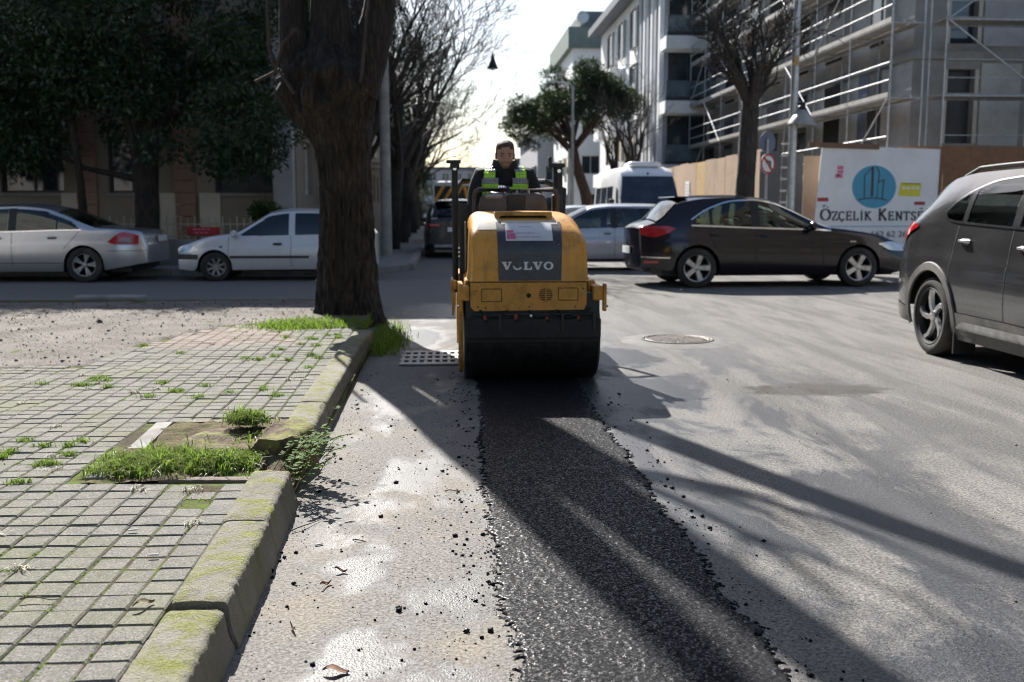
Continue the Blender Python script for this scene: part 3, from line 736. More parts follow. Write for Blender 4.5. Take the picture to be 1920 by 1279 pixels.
M['clear_lens'] = pmat('clear_head_lens', (.55, .58, .62), .10, .4, .25, 12, coat=1.0)
M['lens_grey'] = pmat('smoked_lens', (.16, .05, .05), .15, var=.3, coat=1.0)
M['seat'] = pmat('seat_cloth', (.025, .024, .024), .9, var=.2); M['cabin'] = pmat('cabin_lining', (.05, .048, .045), .9)
M['plate'] = pmat('number_plate', (.75, .75, .73), .5, var=.1, scale=30)

class Car:
    def __init__(s, name, label, spec, paint, loc, rz, group=None, glass='glass', scale=1.0):
        s.p = dict(spec); s.paint = paint; s.root = thing(name, label, spec.get('cat', 'car'), loc, rz, group)
        s.root.scale = (scale,)*3; s.glass = M[glass]; p = s.p; s.L = p['L']; s.Wm = p['W']/2
        s.cx = s.L/2; s.windows(); s.shell(); s.wheels(); s.extras()
    # --- the surface
    def top(s, x): return cinterp(x, s.p['top'])
    def belt(s, x): return min(cinterp(x, s.p['belt']), s.top(x)-.025)
    def hw(s, x):
        p = s.p; a = max(0, 1-x/p.get('rr', .5)); b = max(0, 1-(s.L-x)/p.get('fr', .8))
        return s.Wm*(1 - p.get('ra', .15)*a**2.4 - p.get('fa', .24)*b**2.2)
    def bot(s, x):
        p = s.p; z = cinterp(x, p['bot']); R_ = p['arch']
        for xc in (p['xr'], p['xf']):
            if abs(x-xc) < R_: z = max(z, p['wr'] + math.sqrt(max(0, R_*R_-(x-xc)**2))*1.0)
        return z
    PROF = [(0, .925), (.10, .968), (.30, .995), (.45, 1.0), (.60, .998), (.70, .985), (.735, .972), (.85, .962), (1.0, .93)]
    def geo(s, x):
        p = s.p; b = s.belt(x); t = s.top(x); g = min(1, max(0, (t-b)/p['gh'])); w = s.hw(x)
        wr = w*(.93 - p.get('tumble', .20)*g**.8); zre = b + (t-b)*lerp(.55, .88, g)
        return b, t, g, w, wr, zre
    def y(s, x, z):
        b, t, g, w, wr, zre = s.geo(x); zs = s.p['zs']
        if z <= b: return w*interp((z-zs)/(b-zs), s.PROF)
        k = min(1, (z-b)/max(1e-4, zre-b)); return lerp(w*.93, wr, k) + .02*math.sin(PI*k)*g
    def ztop(s, x, y):
        b, t, g, w, wr, zre = s.geo(x); return zre + (t-zre)*(1-min(1, abs(y)/wr)**2.4)
    def windows(s):
        # each: (x0, x1, [(x, z_low)...], [(x, z_high)...])
        s.win = s.p['wins']
    def inwin(s, x, z, m=.012):
        for lo, hi in s.win:
            x0, x1 = hi[0][0], hi[-1][0]
            if x0+m < x < x1-m and interp(x, lo)+m < z < cinterp(x, hi)-m: return True
        return False
    def shell(s):
        p = s.p; L = s.L; xs = set(np.linspace(0, L, 74).tolist() + [0, .012, .03, .06, .1, L-.012, L-.03, L-.07])
        for xc in (p['xr'], p['xf']):
            for k in (-1.0, -.997, -.97, -.9, -.78, -.6, -.4, -.2, 0, .2, .4, .6, .78, .9, .97, .997, 1.0): xs.add(xc+k*p['arch'])
        for lo, hi in s.win: xs.update([hi[0][0], hi[-1][0]])
        xs.update([q[0] for q in p['top'] if 0 <= q[0] <= L])
        xs = sorted(x for x in xs if 0 <= x <= L); xs = [x for i, x in enumerate(xs) if i == 0 or x-xs[i-1] > .004]
        us = [0, .05, .12, .22, .34, .45, .56, .66, .70, .735, .80, .90, 1.0]; ks = [.03, .15, .3, .45, .6, .75, .9, 1.0]; ts = [.94, .8, .55, .28, 0]
        cols = []; zs = p['zs']
        for x in xs:
            b, t, g, w, wr, zre = s.geo(x); zb = s.bot(x); col = []
            zb = min(zb, b-.01)
            for u in us:
                z = max(zb, zs+u*(b-zs)); col.append((x, s.y(x, z), z))
            for k in ks: z = b+(zre-b)*k; col.append((x, s.y(x, z), z))
            for q in ts: col.append((x, wr*q, s.ztop(x, wr*q)))
            cols.append(col)
        n = len(cols[0]); bow_f, bow_r = p.get('bow_f', .10), p.get('bow_r', .05)
        def bend(pt):   # bumpers bow outwards in plan
            x, yy, z = pt; q = 1-(yy/s.Wm)**2; a = max(0, 1-x/.5); b2 = max(0, 1-(L-x)/.6)
            return (x - bow_r*a*a*q + bow_f*b2*b2*q, yy, z)
        s.bend = bend
        m = MB(); vs = []; 
        for sg in (1, -1):
            b0 = len(m.v); m.v.extend([tuple(bend((q[0], q[1]*sg, q[2]))) for c in cols for q in c])
            for i in range(len(cols)-1):
                for j in range(n-1):
                    q = [cols[i][j], cols[i][j+1], cols[i+1][j+1], cols[i+1][j]]
                    cxm = sum(v[0] for v in q)/4; czm = sum(v[2] for v in q)/4
                    if len(us)-1 <= j < len(us)+len(ks)-1 and s.inwin(cxm, czm): continue
                    if j >= len(us)+len(ks)-1 and any(a < cxm < b_ for a, b_ in p['screens']): continue
                    if abs(q[0][2]-q[1][2]) < 1e-5 and abs(q[2][2]-q[3][2]) < 1e-5 and j < len(us)-1: continue
                    m.f.append((b0+i*n+j, b0+i*n+j+1, b0+(i+1)*n+j+1, b0+(i+1)*n+j)); m.m.append(0)
        # end caps
        for c in (cols[0], cols[-1]):
            P = [[bend((c[j][0], c[j][1]*k, c[j][2])) for k in np.linspace(-1, 1, 13)] for j in range(n)]
            m.grid(P)
        body = m.build('body', s.paint, s.root, 38); s.body = body
        bm = bmesh.new(); bm.from_mesh(body.data); bmesh.ops.remove_doubles(bm, verts=bm.verts, dist=.0008); bmesh.ops.recalc_face_normals(bm, faces=bm.faces); bm.to_mesh(body.data); bm.free()
        # underside and wheel housings
        u = MB(); u.box((L/2, 0, p['zs']+.05), (L-.5, s.Wm*1.62, .10))
        for xc in (p['xr'], p['xf']):
            for sg in (1, -1):
                u.lathe([(sg*s.Wm*.45, p['arch']*1.02), (sg*s.Wm*.93, p['arch']*1.02)], (xc, 0, p['wr']), 'Y', 24) if False else None
        u.build('underbody', M['black'], s.root)
        for xc in (p['xr'], p['xf']):
            for sg in (1, -1):
                h = MB(); n2 = 20; ra = p['arch']*1.01
                arc = [(xc+ra*math.cos(a), max(p['wr']+ra*math.sin(a), .16)) for a in np.linspace(-.35, PI+.35, n2)]
                h.grid([[(q[0], sg*s.Wm*f, q[1]) for q in arc] for f in (.42, .94)])
                h.add([(q[0], sg*s.Wm*.43, q[1]) for q in arc], [tuple(range(n2))])
                h.build('wheel_housing', M['black'], s.root)
    def patch(s, name, lo, hi, mat, off=.006, nx=26, nz=6, sides=(1, -1), parent=None, label=None):
        """a piece of the body side between two curves lo(x), hi(x), lying just proud of it"""
        out = []
        x0, x1 = max(lo[0][0], hi[0][0]), min(lo[-1][0], hi[-1][0])
        for sg in sides:
            P = []
            for x in np.linspace(x0, x1, nx):
                zl, zh = cinterp(x, lo), cinterp(x, hi); zh = max(zh, zl+.0015)
                P.append([s.bend((x, sg*(s.y(x, z)+off), z)) for z in np.linspace(zl, zh, nz)])
            o = MB().grid(P).build(name, mat, parent or s.root, 60); out.append(o)
            if label: o['label'] = label
        return out
    def band(s, name, curve, h, mat, off=.008, **k):
        return s.patch(name, [(x, z-h/2) for x, z in curve], [(x, z+h/2) for x, z in curve], mat, off, nz=3, **k)
    def seam(s, x, z0, z1, slant=0.0):
        out = []
        for sg in (1, -1):
            P = [[s.bend((x+slant*t+d, sg*(s.y(x+slant*t, lerp(z0, z1, t))+.0025), lerp(z0, z1, t))) for d in (-.004, .004)] for t in np.linspace(0, 1, 10)]
            MB().grid(P).build('door_gap', M['black'], s.root)
    def screen(s, name, x0, x1, k0, k1, mat, off=.008):
        P = []
        for x in np.linspace(x0, x1, 14):
            wr = s.geo(x)[4]*lerp(k0, k1, (x-x0)/(x1-x0))
            P.append([s.bend((x, yy, s.ztop(x, yy)+off)) for yy in np.linspace(-wr, wr, 15)])
        return MB().grid(P).build(name, mat, s.root, 60)
    def wheels(s):
        p = s.p; r = p['wr']; rr = p['rim']; w = p.get('tw', .21)
        ty = MB().lathe([(-w/2+.02, rr*.98), (-w/2, rr*1.06), (-w/2-.004, (r+rr)/2), (-w/2+.012, r*.965), (-w/2+.035, r*.995), (-w/4, r), (w/4, r), (w/2-.035, r*.995), (w/2-.012, r*.965), (w/2+.004, (r+rr)/2), (w/2, rr*1.06), (w/2-.02, rr*.98)], (0, 0, 0), 'Y', 48, cap=False)
        tm = ty.mesh('tyre', M['tyre'], 40)
        rimm = MB(); rimm.lathe([(w/2-.012, rr*1.0), (w/2-.004, rr*.985), (w/2-.012, rr*.93), (w/2-.06, rr*.90), (-w/2+.02, rr*.9)], (0, 0, 0), 'Y', 40, cap=False)
        rm = rimm.mesh('rim', M['rim_dark' if p.get('rimin') else p.get('rimmat', 'rim')], 40)
        ds = MB().lathe([(w/2-.075, rr*.9), (w/2-.075, .02)], (0, 0, 0), 'Y', 32).mesh('brake_disc', M['rim_dark'])
        sp = MB(); ns = p['spokes']; tw = p.get('twist', 0.0)
        for k in range(ns):
            a0 = 2*PI*k/ns + PI/2
            for da in ((0,) if not p.get('double') else (-.13, .13)):
                ring = []
                for q, f in enumerate((.13, .40, .70, .945)):
                    a = a0 + da*(.4+f*.9) + tw*f*f; wd = (p.get('sw', .075))*(1.0 if not p.get('double') else .55)*lerp(.8, 1.25 if not tw else 1.0, f)
                    yb = w/2 - .018 - .022*(1-f)
                    cxp, czp = rr*f*math.cos(a), rr*f*math.sin(a); tx, tz = -math.sin(a), math.cos(a)
                    ring.append([(cxp+tx*wd/2, yb-.03, czp+tz*wd/2), (cxp+tx*wd*.34, yb, czp+tz*wd*.34), (cxp-tx*wd*.34, yb, czp-tz*wd*.34), (cxp-tx*wd/2, yb-.03, czp-tz*wd/2)])
                sp.loft(ring)
        spm = sp.mesh('spokes', M[p.get('rimmat', 'rim')], 30)
        hb = MB().lathe([(w/2-.05, rr*.20), (w/2-.03, rr*.19), (w/2-.026, rr*.11), (w/2-.024, .004)], (0, 0, 0), 'Y', 20).mesh('hub_cap', M[p.get('rimmat', 'rim')], 40)
        for xc in (p['xr'], p['xf']):
            for sg in (1, -1):
                wh = link('wheel', tm, s.root); wh.location = (xc, sg*(s.Wm-w/2-.012), r); wh.rotation_euler = (0, random.uniform(0, 1.2), (0 if sg > 0 else PI) + (p.get('steer', 0) if xc == p['xf'] else 0))
                for nm, me in (('rim', rm), ('brake_disc', ds), ('spokes', spm), ('hub_cap', hb)): link(nm, me, wh)
    def seats(s):
        p = s.p
        for (x, ys, wd) in ((p['seat1'], (-.36, .36), .48), (p['seat2'], (0,), 1.2)):
            for yy in ys:
                m = MB(); m.box((x+.18, yy, .42), (.50, wd, .22), bev=.05)
                M_ = Matrix.Rotation(R(-14), 3, 'Y'); m.box((x-.12, yy, .72), (.16, wd, .62), bev=.06, M=M_)
                for hy in ((yy,) if wd < 1 else (-.38, .38)): m.box((x-.21, hy, 1.10 if not p.get('tall') else 1.2), (.10, .25, .17), bev=.04, M=M_)
                m.build('seat', M['seat'], s.root, 40)
        MB().box((p['dash'], 0, s.belt(p['dash'])-.10), (.45, s.Wm*1.5, .22), bev=.06).build('dashboard', M['cabin'], s.root, 40)
        MB().box((lerp(p['seat2'], p['dash'], .5), 0, .30), (p['dash']-p['seat2']+.5, s.Wm*1.6, .04)).build('cabin_floor', M['cabin'], s.root)
    def mirror(s, x, z, mat):
        for sg in (1, -1):
            y0 = s.y(x, z); m = MB(); rings = []
            for t, f in ((0, .45), (.12, .8), (.4, 1), (.75, .95), (1, .6)):
                rings.append([(x+.02-.07*math.cos(a)*f*.9, sg*(y0+.035+.20*t), z+.03+.075*math.sin(a)*f) for a in np.linspace(0, 2*PI, 12, endpoint=False)])
            m.loft(rings); m.build('mirror', mat, s.root, 50)
            MB().box((x+.03, sg*(y0+.02), z-.015), (.06, .09, .035), bev=.01).build('mirror_foot', M['plastic'], s.root)
    def handle(s, x, z, mat):
        for sg in (1, -1):
            y0 = s.y(x, z); MB().box((x, sg*(y0-.001), z-.006), (.15, .02, .055), bev=.009).build('handle_recess', M['plastic'], s.root)
            o = MB().tube([(x-.085, sg*(y0+.004), z), (x-.05, sg*(y0+.032), z+.004), (x+.05, sg*(y0+.032), z+.002), (x+.085, sg*(y0+.004), z-.003)], .013, 8).build('door_handle', mat, s.root, 50)
    def plate(s, rear=True, z=.75, off=.03):
        x = -s.p.get('bow_r', .05)-off if rear else s.L+s.p.get('bow_f', .1)+off
        MB().box((x, 0, z), (.014, .52, .115)).build('number_plate', M['plate'], s.root)
    def extras(s): s.p['extras'](s)

def std_glass(s):
    for lo, hi in s.win: s.patch('window', lo, hi, s.glass, .003, nx=22, nz=7)
    sc = s.p['screens']; 
    s.screen('windscreen', sc[0][0], sc[0][1], .93, .93, s.glass); s.screen('rear_window', sc[1][0], sc[1][1], .90, .92, s.glass); s.seats()

# dark five-door hatchback (nose to the right in the photo)
def ex_hatch(s):
    p = s.p; std_glass(s)
    lo, hi = s.win[0]; L1 = [(hi[0][0]-.03, hi[0][1]-.0)] 
    beltc = [(x, s.belt(x)+.012) for x in np.linspace(.70, 3.04, 14)]; s.band('window_trim', beltc, .026, M['chrome'], .010, nx=40)
    up = [(.70, 1.10), (.85, 1.20), (1.05, 1.30), (1.4, 1.40), (1.75, 1.42), (2.1, 1.365), (2.5, 1.20), (2.85, 1.03), (3.05, .955)]
    s.band('window_trim', up, .026, M['chrome'], .010, nx=40)
    s.patch('tail_light', [(.0, .86), (.12, .82), (.36, .90), (.44, .955)], [(.0, .98), (.12, 1.00), (.30, 1.0), (.44, .965)], M['red_lens'], .010)
    s.patch('headlight', [(3.86, .70), (4.1, .60), (4.34, .58)], [(3.86, .715), (4.1, .74), (4.34, .68)], M['clear_lens'], .009)
    s.patch('side_pillar', [(1.70, s.belt(1.7)), (1.84, s.belt(1.84))], [(1.70, 1.40), (1.84, 1.395)], M['black'], .006, nx=4)
    s.seam(1.77, .30, s.belt(1.77)); s.seam(2.92, .30, s.belt(2.85)-.02, -.05); s.seam(1.12, .62, s.belt(1.0), -.16)
    s.band('bumper_strip', [(.0, .50), (.2, .49), (.36, .49)], .02, M['chrome'], .010)
    s.patch('reflector', [(.03, .40), (.2, .40)], [(.03, .435), (.2, .435)], M['red_lens'], .008)
    s.handle(1.92, .84, s.paint); s.handle(1.10, .86, s.paint); s.mirror(2.66, .97, s.paint)
    s.plate(True, .60, .02)
    MB().box((-.055, 0, .98), (.05, .30, .05), bev=.01).build('badge_bar', M['chrome'], s.root)
    MB().box((.60, 0, 1.462), (.22, 1.06, .028), bev=.012).build('spoiler', s.paint, s.root)
    MB().box((.02, 0, .33), (.14, 1.25, .14), bev=.03).build('lower_bumper', M['plastic'], s.root)
    MB().box((4.42, 0, .42), (.12, 1.1, .25), bev=.04).build('front_grille', M['plastic'], s.root)
    s.patch('side_badge', [(3.36, .735), (3.46, .735)], [(3.36, .755), (3.46, .755)], M['chrome'], .006, nx=3, nz=3)
HATCH = dict(L=4.42, W=1.81, gh=.50, zs=.19, xr=.80, xf=3.52, arch=.375, wr=.325, rim=.225, spokes=5, sw=.10, rr=.75, fr=.9, ra=.30, fa=.26, bow_r=.16, bow_f=.12,
    top=[(0, .96), (.04, 1.02), (.22, 1.12), (.50, 1.42), (.62, 1.455), (1.0, 1.50), (1.5, 1.51), (2.0, 1.465), (2.4, 1.33), (2.75, 1.15), (3.06, 1.0), (3.4, .95), (3.8, .885), (4.15, .79), (4.32, .71), (4.42, .60)],
    belt=[(0, .93), (.5, 1.0), (.9, .99), (1.8, .955), (2.8, .925), (3.2, .905), (3.9, .81), (4.42, .56)],
    bot=[(0, .34), (.35, .28), (.9, .21), (3.4, .20), (3.95, .20), (4.42, .26)],
    wins=[([(.78, 1.03), (1.0, .998)], [(.78, 1.10), (.88, 1.21), (1.0, 1.275)]), ([(1.06, .995), (1.70, .972)], [(1.06, 1.30), (1.35, 1.375), (1.70, 1.40)]), ([(1.84, .966), (2.58, .945)], [(1.84, 1.395), (2.1, 1.345), (2.35, 1.25), (2.58, 1.13)]), ([(2.66, .944), (2.94, .935)], [(2.66, 1.10), (2.8, 1.035), (2.94, .965)])],
    screens=[(2.12, 3.02), (.20, .50)], seat1=1.85, seat2=1.0, dash=2.7, extras=ex_hatch)
PA = car_paint('aubergine_black_paint', (.008, .006, .010), .0, .16, (.07, .06, .06), .08, .75, .25)
a_rz = math.atan2(.12, 2.92)
Car('hatchback_car', 'dark aubergine hatchback crossing the junction, tail lamp lit by the sun', HATCH, PA, (4.19-.80*1.06*math.cos(a_rz)-.905*1.06*-math.sin(a_rz), 16.80-.80*1.06*math.sin(a_rz)+.905*1.06, 0), a_rz, scale=1.06)

# silver-grey hatchback half hidden by the roller (nose to the left)
def ex_golf(s):
    std_glass(s)
    s.patch('tail_light', [(.0, .80), (.3, .84)], [(.0, .96), (.3, .95)], M['red_lens'], .009)
    s.patch('headlight', [(3.75, .66), (4.05, .60)], [(3.75, .70), (4.05, .70)], M['clear_lens'], .009)
    s.patch('side_pillar', [(1.78, s.belt(1.78)), (1.90, s.belt(1.9))], [(1.78, 1.38), (1.90, 1.38)], M['black'], .006, nx=4)
    s.seam(1.84, .30, s.belt(1.84)); s.seam(2.98, .30, s.belt(2.9)-.02, -.02); s.seam(.95, .62, s.belt(.9), -.1)
    s.handle(2.0, .83, s.paint); s.handle(1.02, .85, s.paint); s.mirror(2.86, .96, s.paint); s.plate(True, .62); s.plate(False, .42)
    s.patch('sill_strip', [(1.2, .205), (3.0, .205)], [(1.2, .27), (3.0, .27)], M['plastic'], .006)
GOLF = dict(L=4.25, W=1.79, gh=.50, zs=.19, xr=.78, xf=3.36, arch=.37, wr=.32, rim=.215, spokes=5, sw=.09, rr=.5, fr=.8, ra=.14, fa=.22, bow_r=.05, bow_f=.1, rimmat='rim_dull',
    top=[(0, .95), (.05, 1.0), (.16, 1.12), (.36, 1.40), (.52, 1.45), (1.1, 1.48), (1.8, 1.485), (2.3, 1.44), (2.7, 1.28), (3.12, 1.04), (3.28, .985), (3.7, .91), (4.05, .80), (4.25, .62)],
    belt=[(0, .90), (.5, .97), (1.8, .94), (2.8, .915), (3.3, .90), (3.9, .80), (4.25, .58)], bot=[(0, .33), (.35, .26), (.9, .21), (3.3, .20), (3.8, .20), (4.25, .25)],
    wins=[([(.62, .985), (.92, .98)], [(.62, 1.16), (.75, 1.28), (.92, 1.34)]), ([(.98, .98), (1.78, .958)], [(.98, 1.345), (1.4, 1.375), (1.78, 1.38)]), ([(1.90, .955), (2.78, .93)], [(1.90, 1.38), (2.25, 1.345), (2.5, 1.27), (2.78, 1.12)])],
    screens=[(2.42, 3.16), (.16, .36)], seat1=1.92, seat2=1.0, dash=2.78, extras=ex_golf)
PG = car_paint('pale_silver_blue_paint', (.40, .42, .46), .35, .25, (.50, .46, .42), .4)
Car('hatchback_car', 'pale silver hatchback half hidden behind the orange roller', GOLF, PG, (5.52, 22.6, 0), R(179), glass='glass_mid')
PG2 = car_paint('light_blue_white_paint', (.55, .60, .66), .1, .25)
Car('hatchback_car', 'pale car of which only the roof shows beyond the silver hatchback', GOLF, PG2, (4.6, 37.0, 0), R(-90), glass='glass_mid', scale=1.02)

# grey SUV on the right edge, coming towards the camera
def ex_suv(s):
    std_glass(s)
    trim_lo = [(.97, 1.30), (1.08, 1.24), (1.25, 1.222), (1.6, 1.207), (3.1, 1.155)]
    s.band('window_trim', trim_lo, .020, M['chrome'], .010, nx=44)
    s.band('window_trim', [(.97, 1.31), (1.1, 1.40), (1.35, 1.50), (1.7, 1.575), (2.2, 1.597), (2.7, 1.50)], .012, M['chrome'], .010, nx=40)
    s.patch('quarter_pillar', [(1.33, 1.22), (1.41, 1.218)], [(1.33, 1.478), (1.41, 1.508)], s.paint, .007, nx=4)
    s.patch('tail_light', [(-.0, 1.0), (.12, 1.01), (.34, 1.11), (.50, 1.17)], [(-.0, 1.10), (.04, 1.17), (.34, 1.215), (.50, 1.19)], M['red_lens'], .014)
    # grey cladding over arches and sills
    p = s.p
    for xc in (p['xr'], p['xf']):
        for sg in (1, -1):
            P = []
            for a in np.linspace(R(-14), R(194), 34):
                row = []
                for f, o in ((1.0, .004), (1.02, .018), (1.18, .018), (1.20, .004)):
                    x, z = xc+p['arch']*f*math.cos(a), p['wr']+p['arch']*f*math.sin(a); row.append(s.bend((x, sg*(s.y(min(s.L, max(0, x)), max(z, p['zs']))+o), z)))
                P.append(row)
            MB().grid(P).build('arch_cladding', M['clad'], s.root, 50)
    s.patch('sill_cladding', [(xm, .20) for xm in (1.36, 2.0, 3.1)], [(1.36, .44), (2.0, .44), (3.1, .42)], M['clad'], .012)
    s.patch('sill_step', [(1.42, .30), (2.0, .30), (3.05, .30)], [(1.42, .315), (1.55, .375), (3.05, .375)], M['rim_dull'], .022)
    s.patch('bumper_cladding', [(0, .26), (.45, .26)], [(0, .45), (.45, .40)], M['clad'], .008)
    s.seam(1.24, .72, 1.19, .05); s.seam(2.18, .44, 1.18); s.seam(3.15, .44, 1.1)
    s.handle(1.46, 1.06, M['chrome']); s.handle(2.40, 1.03, M['chrome']); s.mirror(3.05, 1.18, s.paint)
    s.plate(True, .86, .02)
    for sg in (1, -1):
        pts = [(x, sg*(s.geo(x)[4]-.02), s.geo(x)[5]+.045+(-.045 if k in (0, 7) else 0)) for k, x in enumerate(np.linspace(.95, 2.75, 8))]
        MB().tube(pts, .016, 8).build('roof_rail', M['plastic'], s.root, 50)
    MB().box((.74, 0, 1.640), (.26, 1.0, .03), bev=.012).build('spoiler', s.paint, s.root)
    for sg in (1, -1): MB().box((1.35, sg*.80, .18), (.03, .2, .22), bev=.006).build('mud_flap', M['black'], s.root)
SUV_LOW = dict(cat='SUV', L=4.48, W=1.86, gh=.48, zs=.22, xr=.90, xf=3.57, arch=.415, wr=.36, rim=.262, spokes=5, sw=.07, twist=.55, tw=.235, rimin=1, rr=.5, fr=.8, ra=.12, fa=.22, bow_r=.06, bow_f=.1, tall=1, tumble=.19,
    top=[(0, 1.02), (.03, 1.09), (.12, 1.16), (.30, 1.42), (.42, 1.59), (.7, 1.635), (1.3, 1.66), (2.0, 1.66), (2.5, 1.61), (2.85, 1.48), (3.25, 1.24), (3.5, 1.13), (4.0, 1.04), (4.3, .94), (4.48, .75)],
    belt=[(0, .99), (.4, 1.09), (.9, 1.10), (1.6, 1.075), (3.0, 1.03), (3.5, 1.02), (4.1, .92), (4.48, .70)],
    bot=[(0, .38), (.4, .30), (.9, .25), (3.5, .24), (4.0, .25), (4.48, .32)],
    wins=[([(.74, 1.165), (.86, 1.125), (1.13, 1.105)], [(.74, 1.20), (.84, 1.29), (1.13, 1.395)]), ([(1.20, 1.10), (2.06, 1.08)], [(1.20, 1.415), (1.6, 1.49), (2.06, 1.51)]), ([(2.18, 1.075), (3.1, 1.045)], [(2.18, 1.51), (2.5, 1.485), (2.8, 1.36), (3.1, 1.20)])],
    screens=[(2.60, 3.36), (.14, .40)], seat1=2.2, seat2=1.25, dash=3.1, extras=ex_suv)
SUV = dict(SUV_LOW); SUV.update(
    top=[(0, 1.10), (.04, 1.18), (.18, 1.25), (.42, 1.42), (.66, 1.60), (.85, 1.665), (1.3, 1.71), (2.0, 1.72), (2.5, 1.67), (2.85, 1.55), (3.25, 1.33), (3.5, 1.22), (4.0, 1.12), (4.3, 1.0), (4.48, .8)],
    belt=[(0, 1.06), (.4, 1.19), (.9, 1.215), (1.6, 1.195), (3.0, 1.15), (3.5, 1.12), (4.1, 1.0), (4.48, .75)],
    wins=[([(1.0, 1.29), (1.08, 1.245), (1.32, 1.225)], [(1.0, 1.31), (1.12, 1.40), (1.32, 1.475)]), ([(1.42, 1.22), (2.12, 1.205)], [(1.42, 1.51), (1.7, 1.565), (2.12, 1.585)]), ([(2.24, 1.20), (3.1, 1.165)], [(2.24, 1.585), (2.5, 1.56), (2.8, 1.44), (3.1, 1.30)])],
    screens=[(2.60, 3.36), (.22, .64)], gh=.45)
PS = car_paint('dusty_grey_suv_paint', (.055, .055, .058), .6, .22, (.22, .205, .185), .30, .75, .9)
Car('suv_car', 'dusty dark grey SUV with silver wheels cut off by the right edge of the picture', SUV, PS, (4.43+.93, 9.73, 0), R(-91.5), glass='glass_mid')

# silver saloon on the left (nose to the left, out of frame)
def ex_sedan(s):
    std_glass(s)
    s.band('window_trim', [(x, s.belt(x)+.01) for x in np.linspace(1.10, 3.6, 14)], .022, M['chrome'], .010, nx=40)
    s.patch('tail_light', [(.10, .70), (.46, .70), (.62, .745)], [(.10, .86), (.20, .90), (.34, .93), (.62, .75)], M['red_lens'], .010)
    s.patch('tail_light_centre', [(.18, .735), (.42, .735)], [(.18, .80), (.30, .83), (.42, .76)], M['lens_grey'], .013)
    s.patch('side_pillar', [(2.28, s.belt(2.28)), (2.42, s.belt(2.42))], [(2.28, 1.36), (2.42, 1.365)], M['black'], .006, nx=4)
    s.patch('quarter_pillar', [(1.53, s.belt(1.5)), (1.56, s.belt(1.5))], [(1.53, 1.21), (1.56, 1.22)], M['black'], .006, nx=4)
    s.seam(2.35, .30, s.belt(2.35)); s.seam(3.4, .3, s.belt(3.4)); s.seam(1.42, .62, s.belt(1.2), -.30)
    s.handle(1.62, .83, s.paint); s.handle(2.62, .82, s.paint); s.mirror(3.3, .98, s.paint); s.plate(True, .80)
    s.band('sill_line', [(1.4, .36), (3.3, .36)], .012, M['plastic'], .004)
    s.band('bumper_line', [(.0, .585), (.62, .585)], .010, M['plastic'], .004)
SEDAN = dict(L=4.82, W=1.82, gh=.46, zs=.19, xr=1.06, xf=3.92, arch=.365, wr=.325, rim=.215, spokes=5, sw=.085, double=1, rimmat='rim_dull', rr=.6, fr=.9, ra=.2, fa=.24, bow_r=.10, bow_f=.1,
    top=[(0, .70), (.03, .86), (.10, .96), (.5, 1.0), (.78, 1.02), (1.05, 1.13), (1.45, 1.31), (1.8, 1.41), (2.3, 1.455), (2.8, 1.44), (3.2, 1.33), (3.7, 1.05), (3.85, .98), (4.3, .90), (4.65, .78), (4.82, .6)],
    belt=[(0, .66), (.1, .90), (.5, .955), (1.2, .955), (2.4, .925), (3.6, .905), (4.2, .83), (4.82, .55)], bot=[(0, .36), (.4, .28), (1.0, .20), (3.9, .20), (4.4, .2), (4.82, .26)],
    wins=[([(1.14, .975), (1.53, .97)], [(1.14, .99), (1.3, 1.12), (1.53, 1.215)]), ([(1.56, .97), (2.28, .945)], [(1.56, 1.225), (1.9, 1.325), (2.28, 1.355)]), ([(2.42, .942), (3.5, .92)], [(2.42, 1.36), (2.8, 1.33), (3.1, 1.23), (3.5, 1.0)])],
    screens=[(2.92, 3.72), (.86, 1.55)], seat1=2.5, seat2=1.6, dash=3.3, extras=ex_sedan)
PM = car_paint('silver_saloon_paint', (.50, .51, .54), .75, .27, (.30, .28, .26), .3)
Car('saloon_car', 'silver saloon parked in the shade on the left edge, red tail lamp towards us', SEDAN, PM, (-5.62, 19.75, 0), R(179.0), glass='glass')

# small pale hatchback behind the thick trunk (nose to the left)
def ex_clio(s):
    std_glass(s)
    s.patch('headlight', [(3.38, .60), (3.6, .56), (3.78, .56)], [(3.38, .63), (3.6, .72), (3.78, .66)], M['clear_lens'], .010)
    s.patch('tail_light', [(.0, .72), (.16, .74)], [(.0, .95), (.14, .95)], M['red_lens'], .008)
    s.patch('bumper_strip', [(3.40, .43), (3.78, .43)], [(3.40, .53), (3.78, .535)], M['plastic'], .012)
    s.patch('bumper_strip', [(.0, .43), (.42, .43)], [(.0, .53), (.42, .53)], M['plastic'], .012)
    s.band('rub_strip', [(1.25, .475), (2.78, .475)], .05, M['plastic'], .012)
    s.seam(1.60, .30, s.belt(1.6)); s.seam(2.82, .30, s.belt(2.75), -.02)
    s.handle(1.86, .73, M['plastic']); s.handle(.98, .74, M['plastic']); s.mirror(2.66, .90, s.paint); s.plate(False, .36)
    s.patch('side_repeater', [(2.92, .66), (2.98, .66)], [(2.92, .69), (2.98, .69)], M['plastic'], .006, nx=3, nz=3)
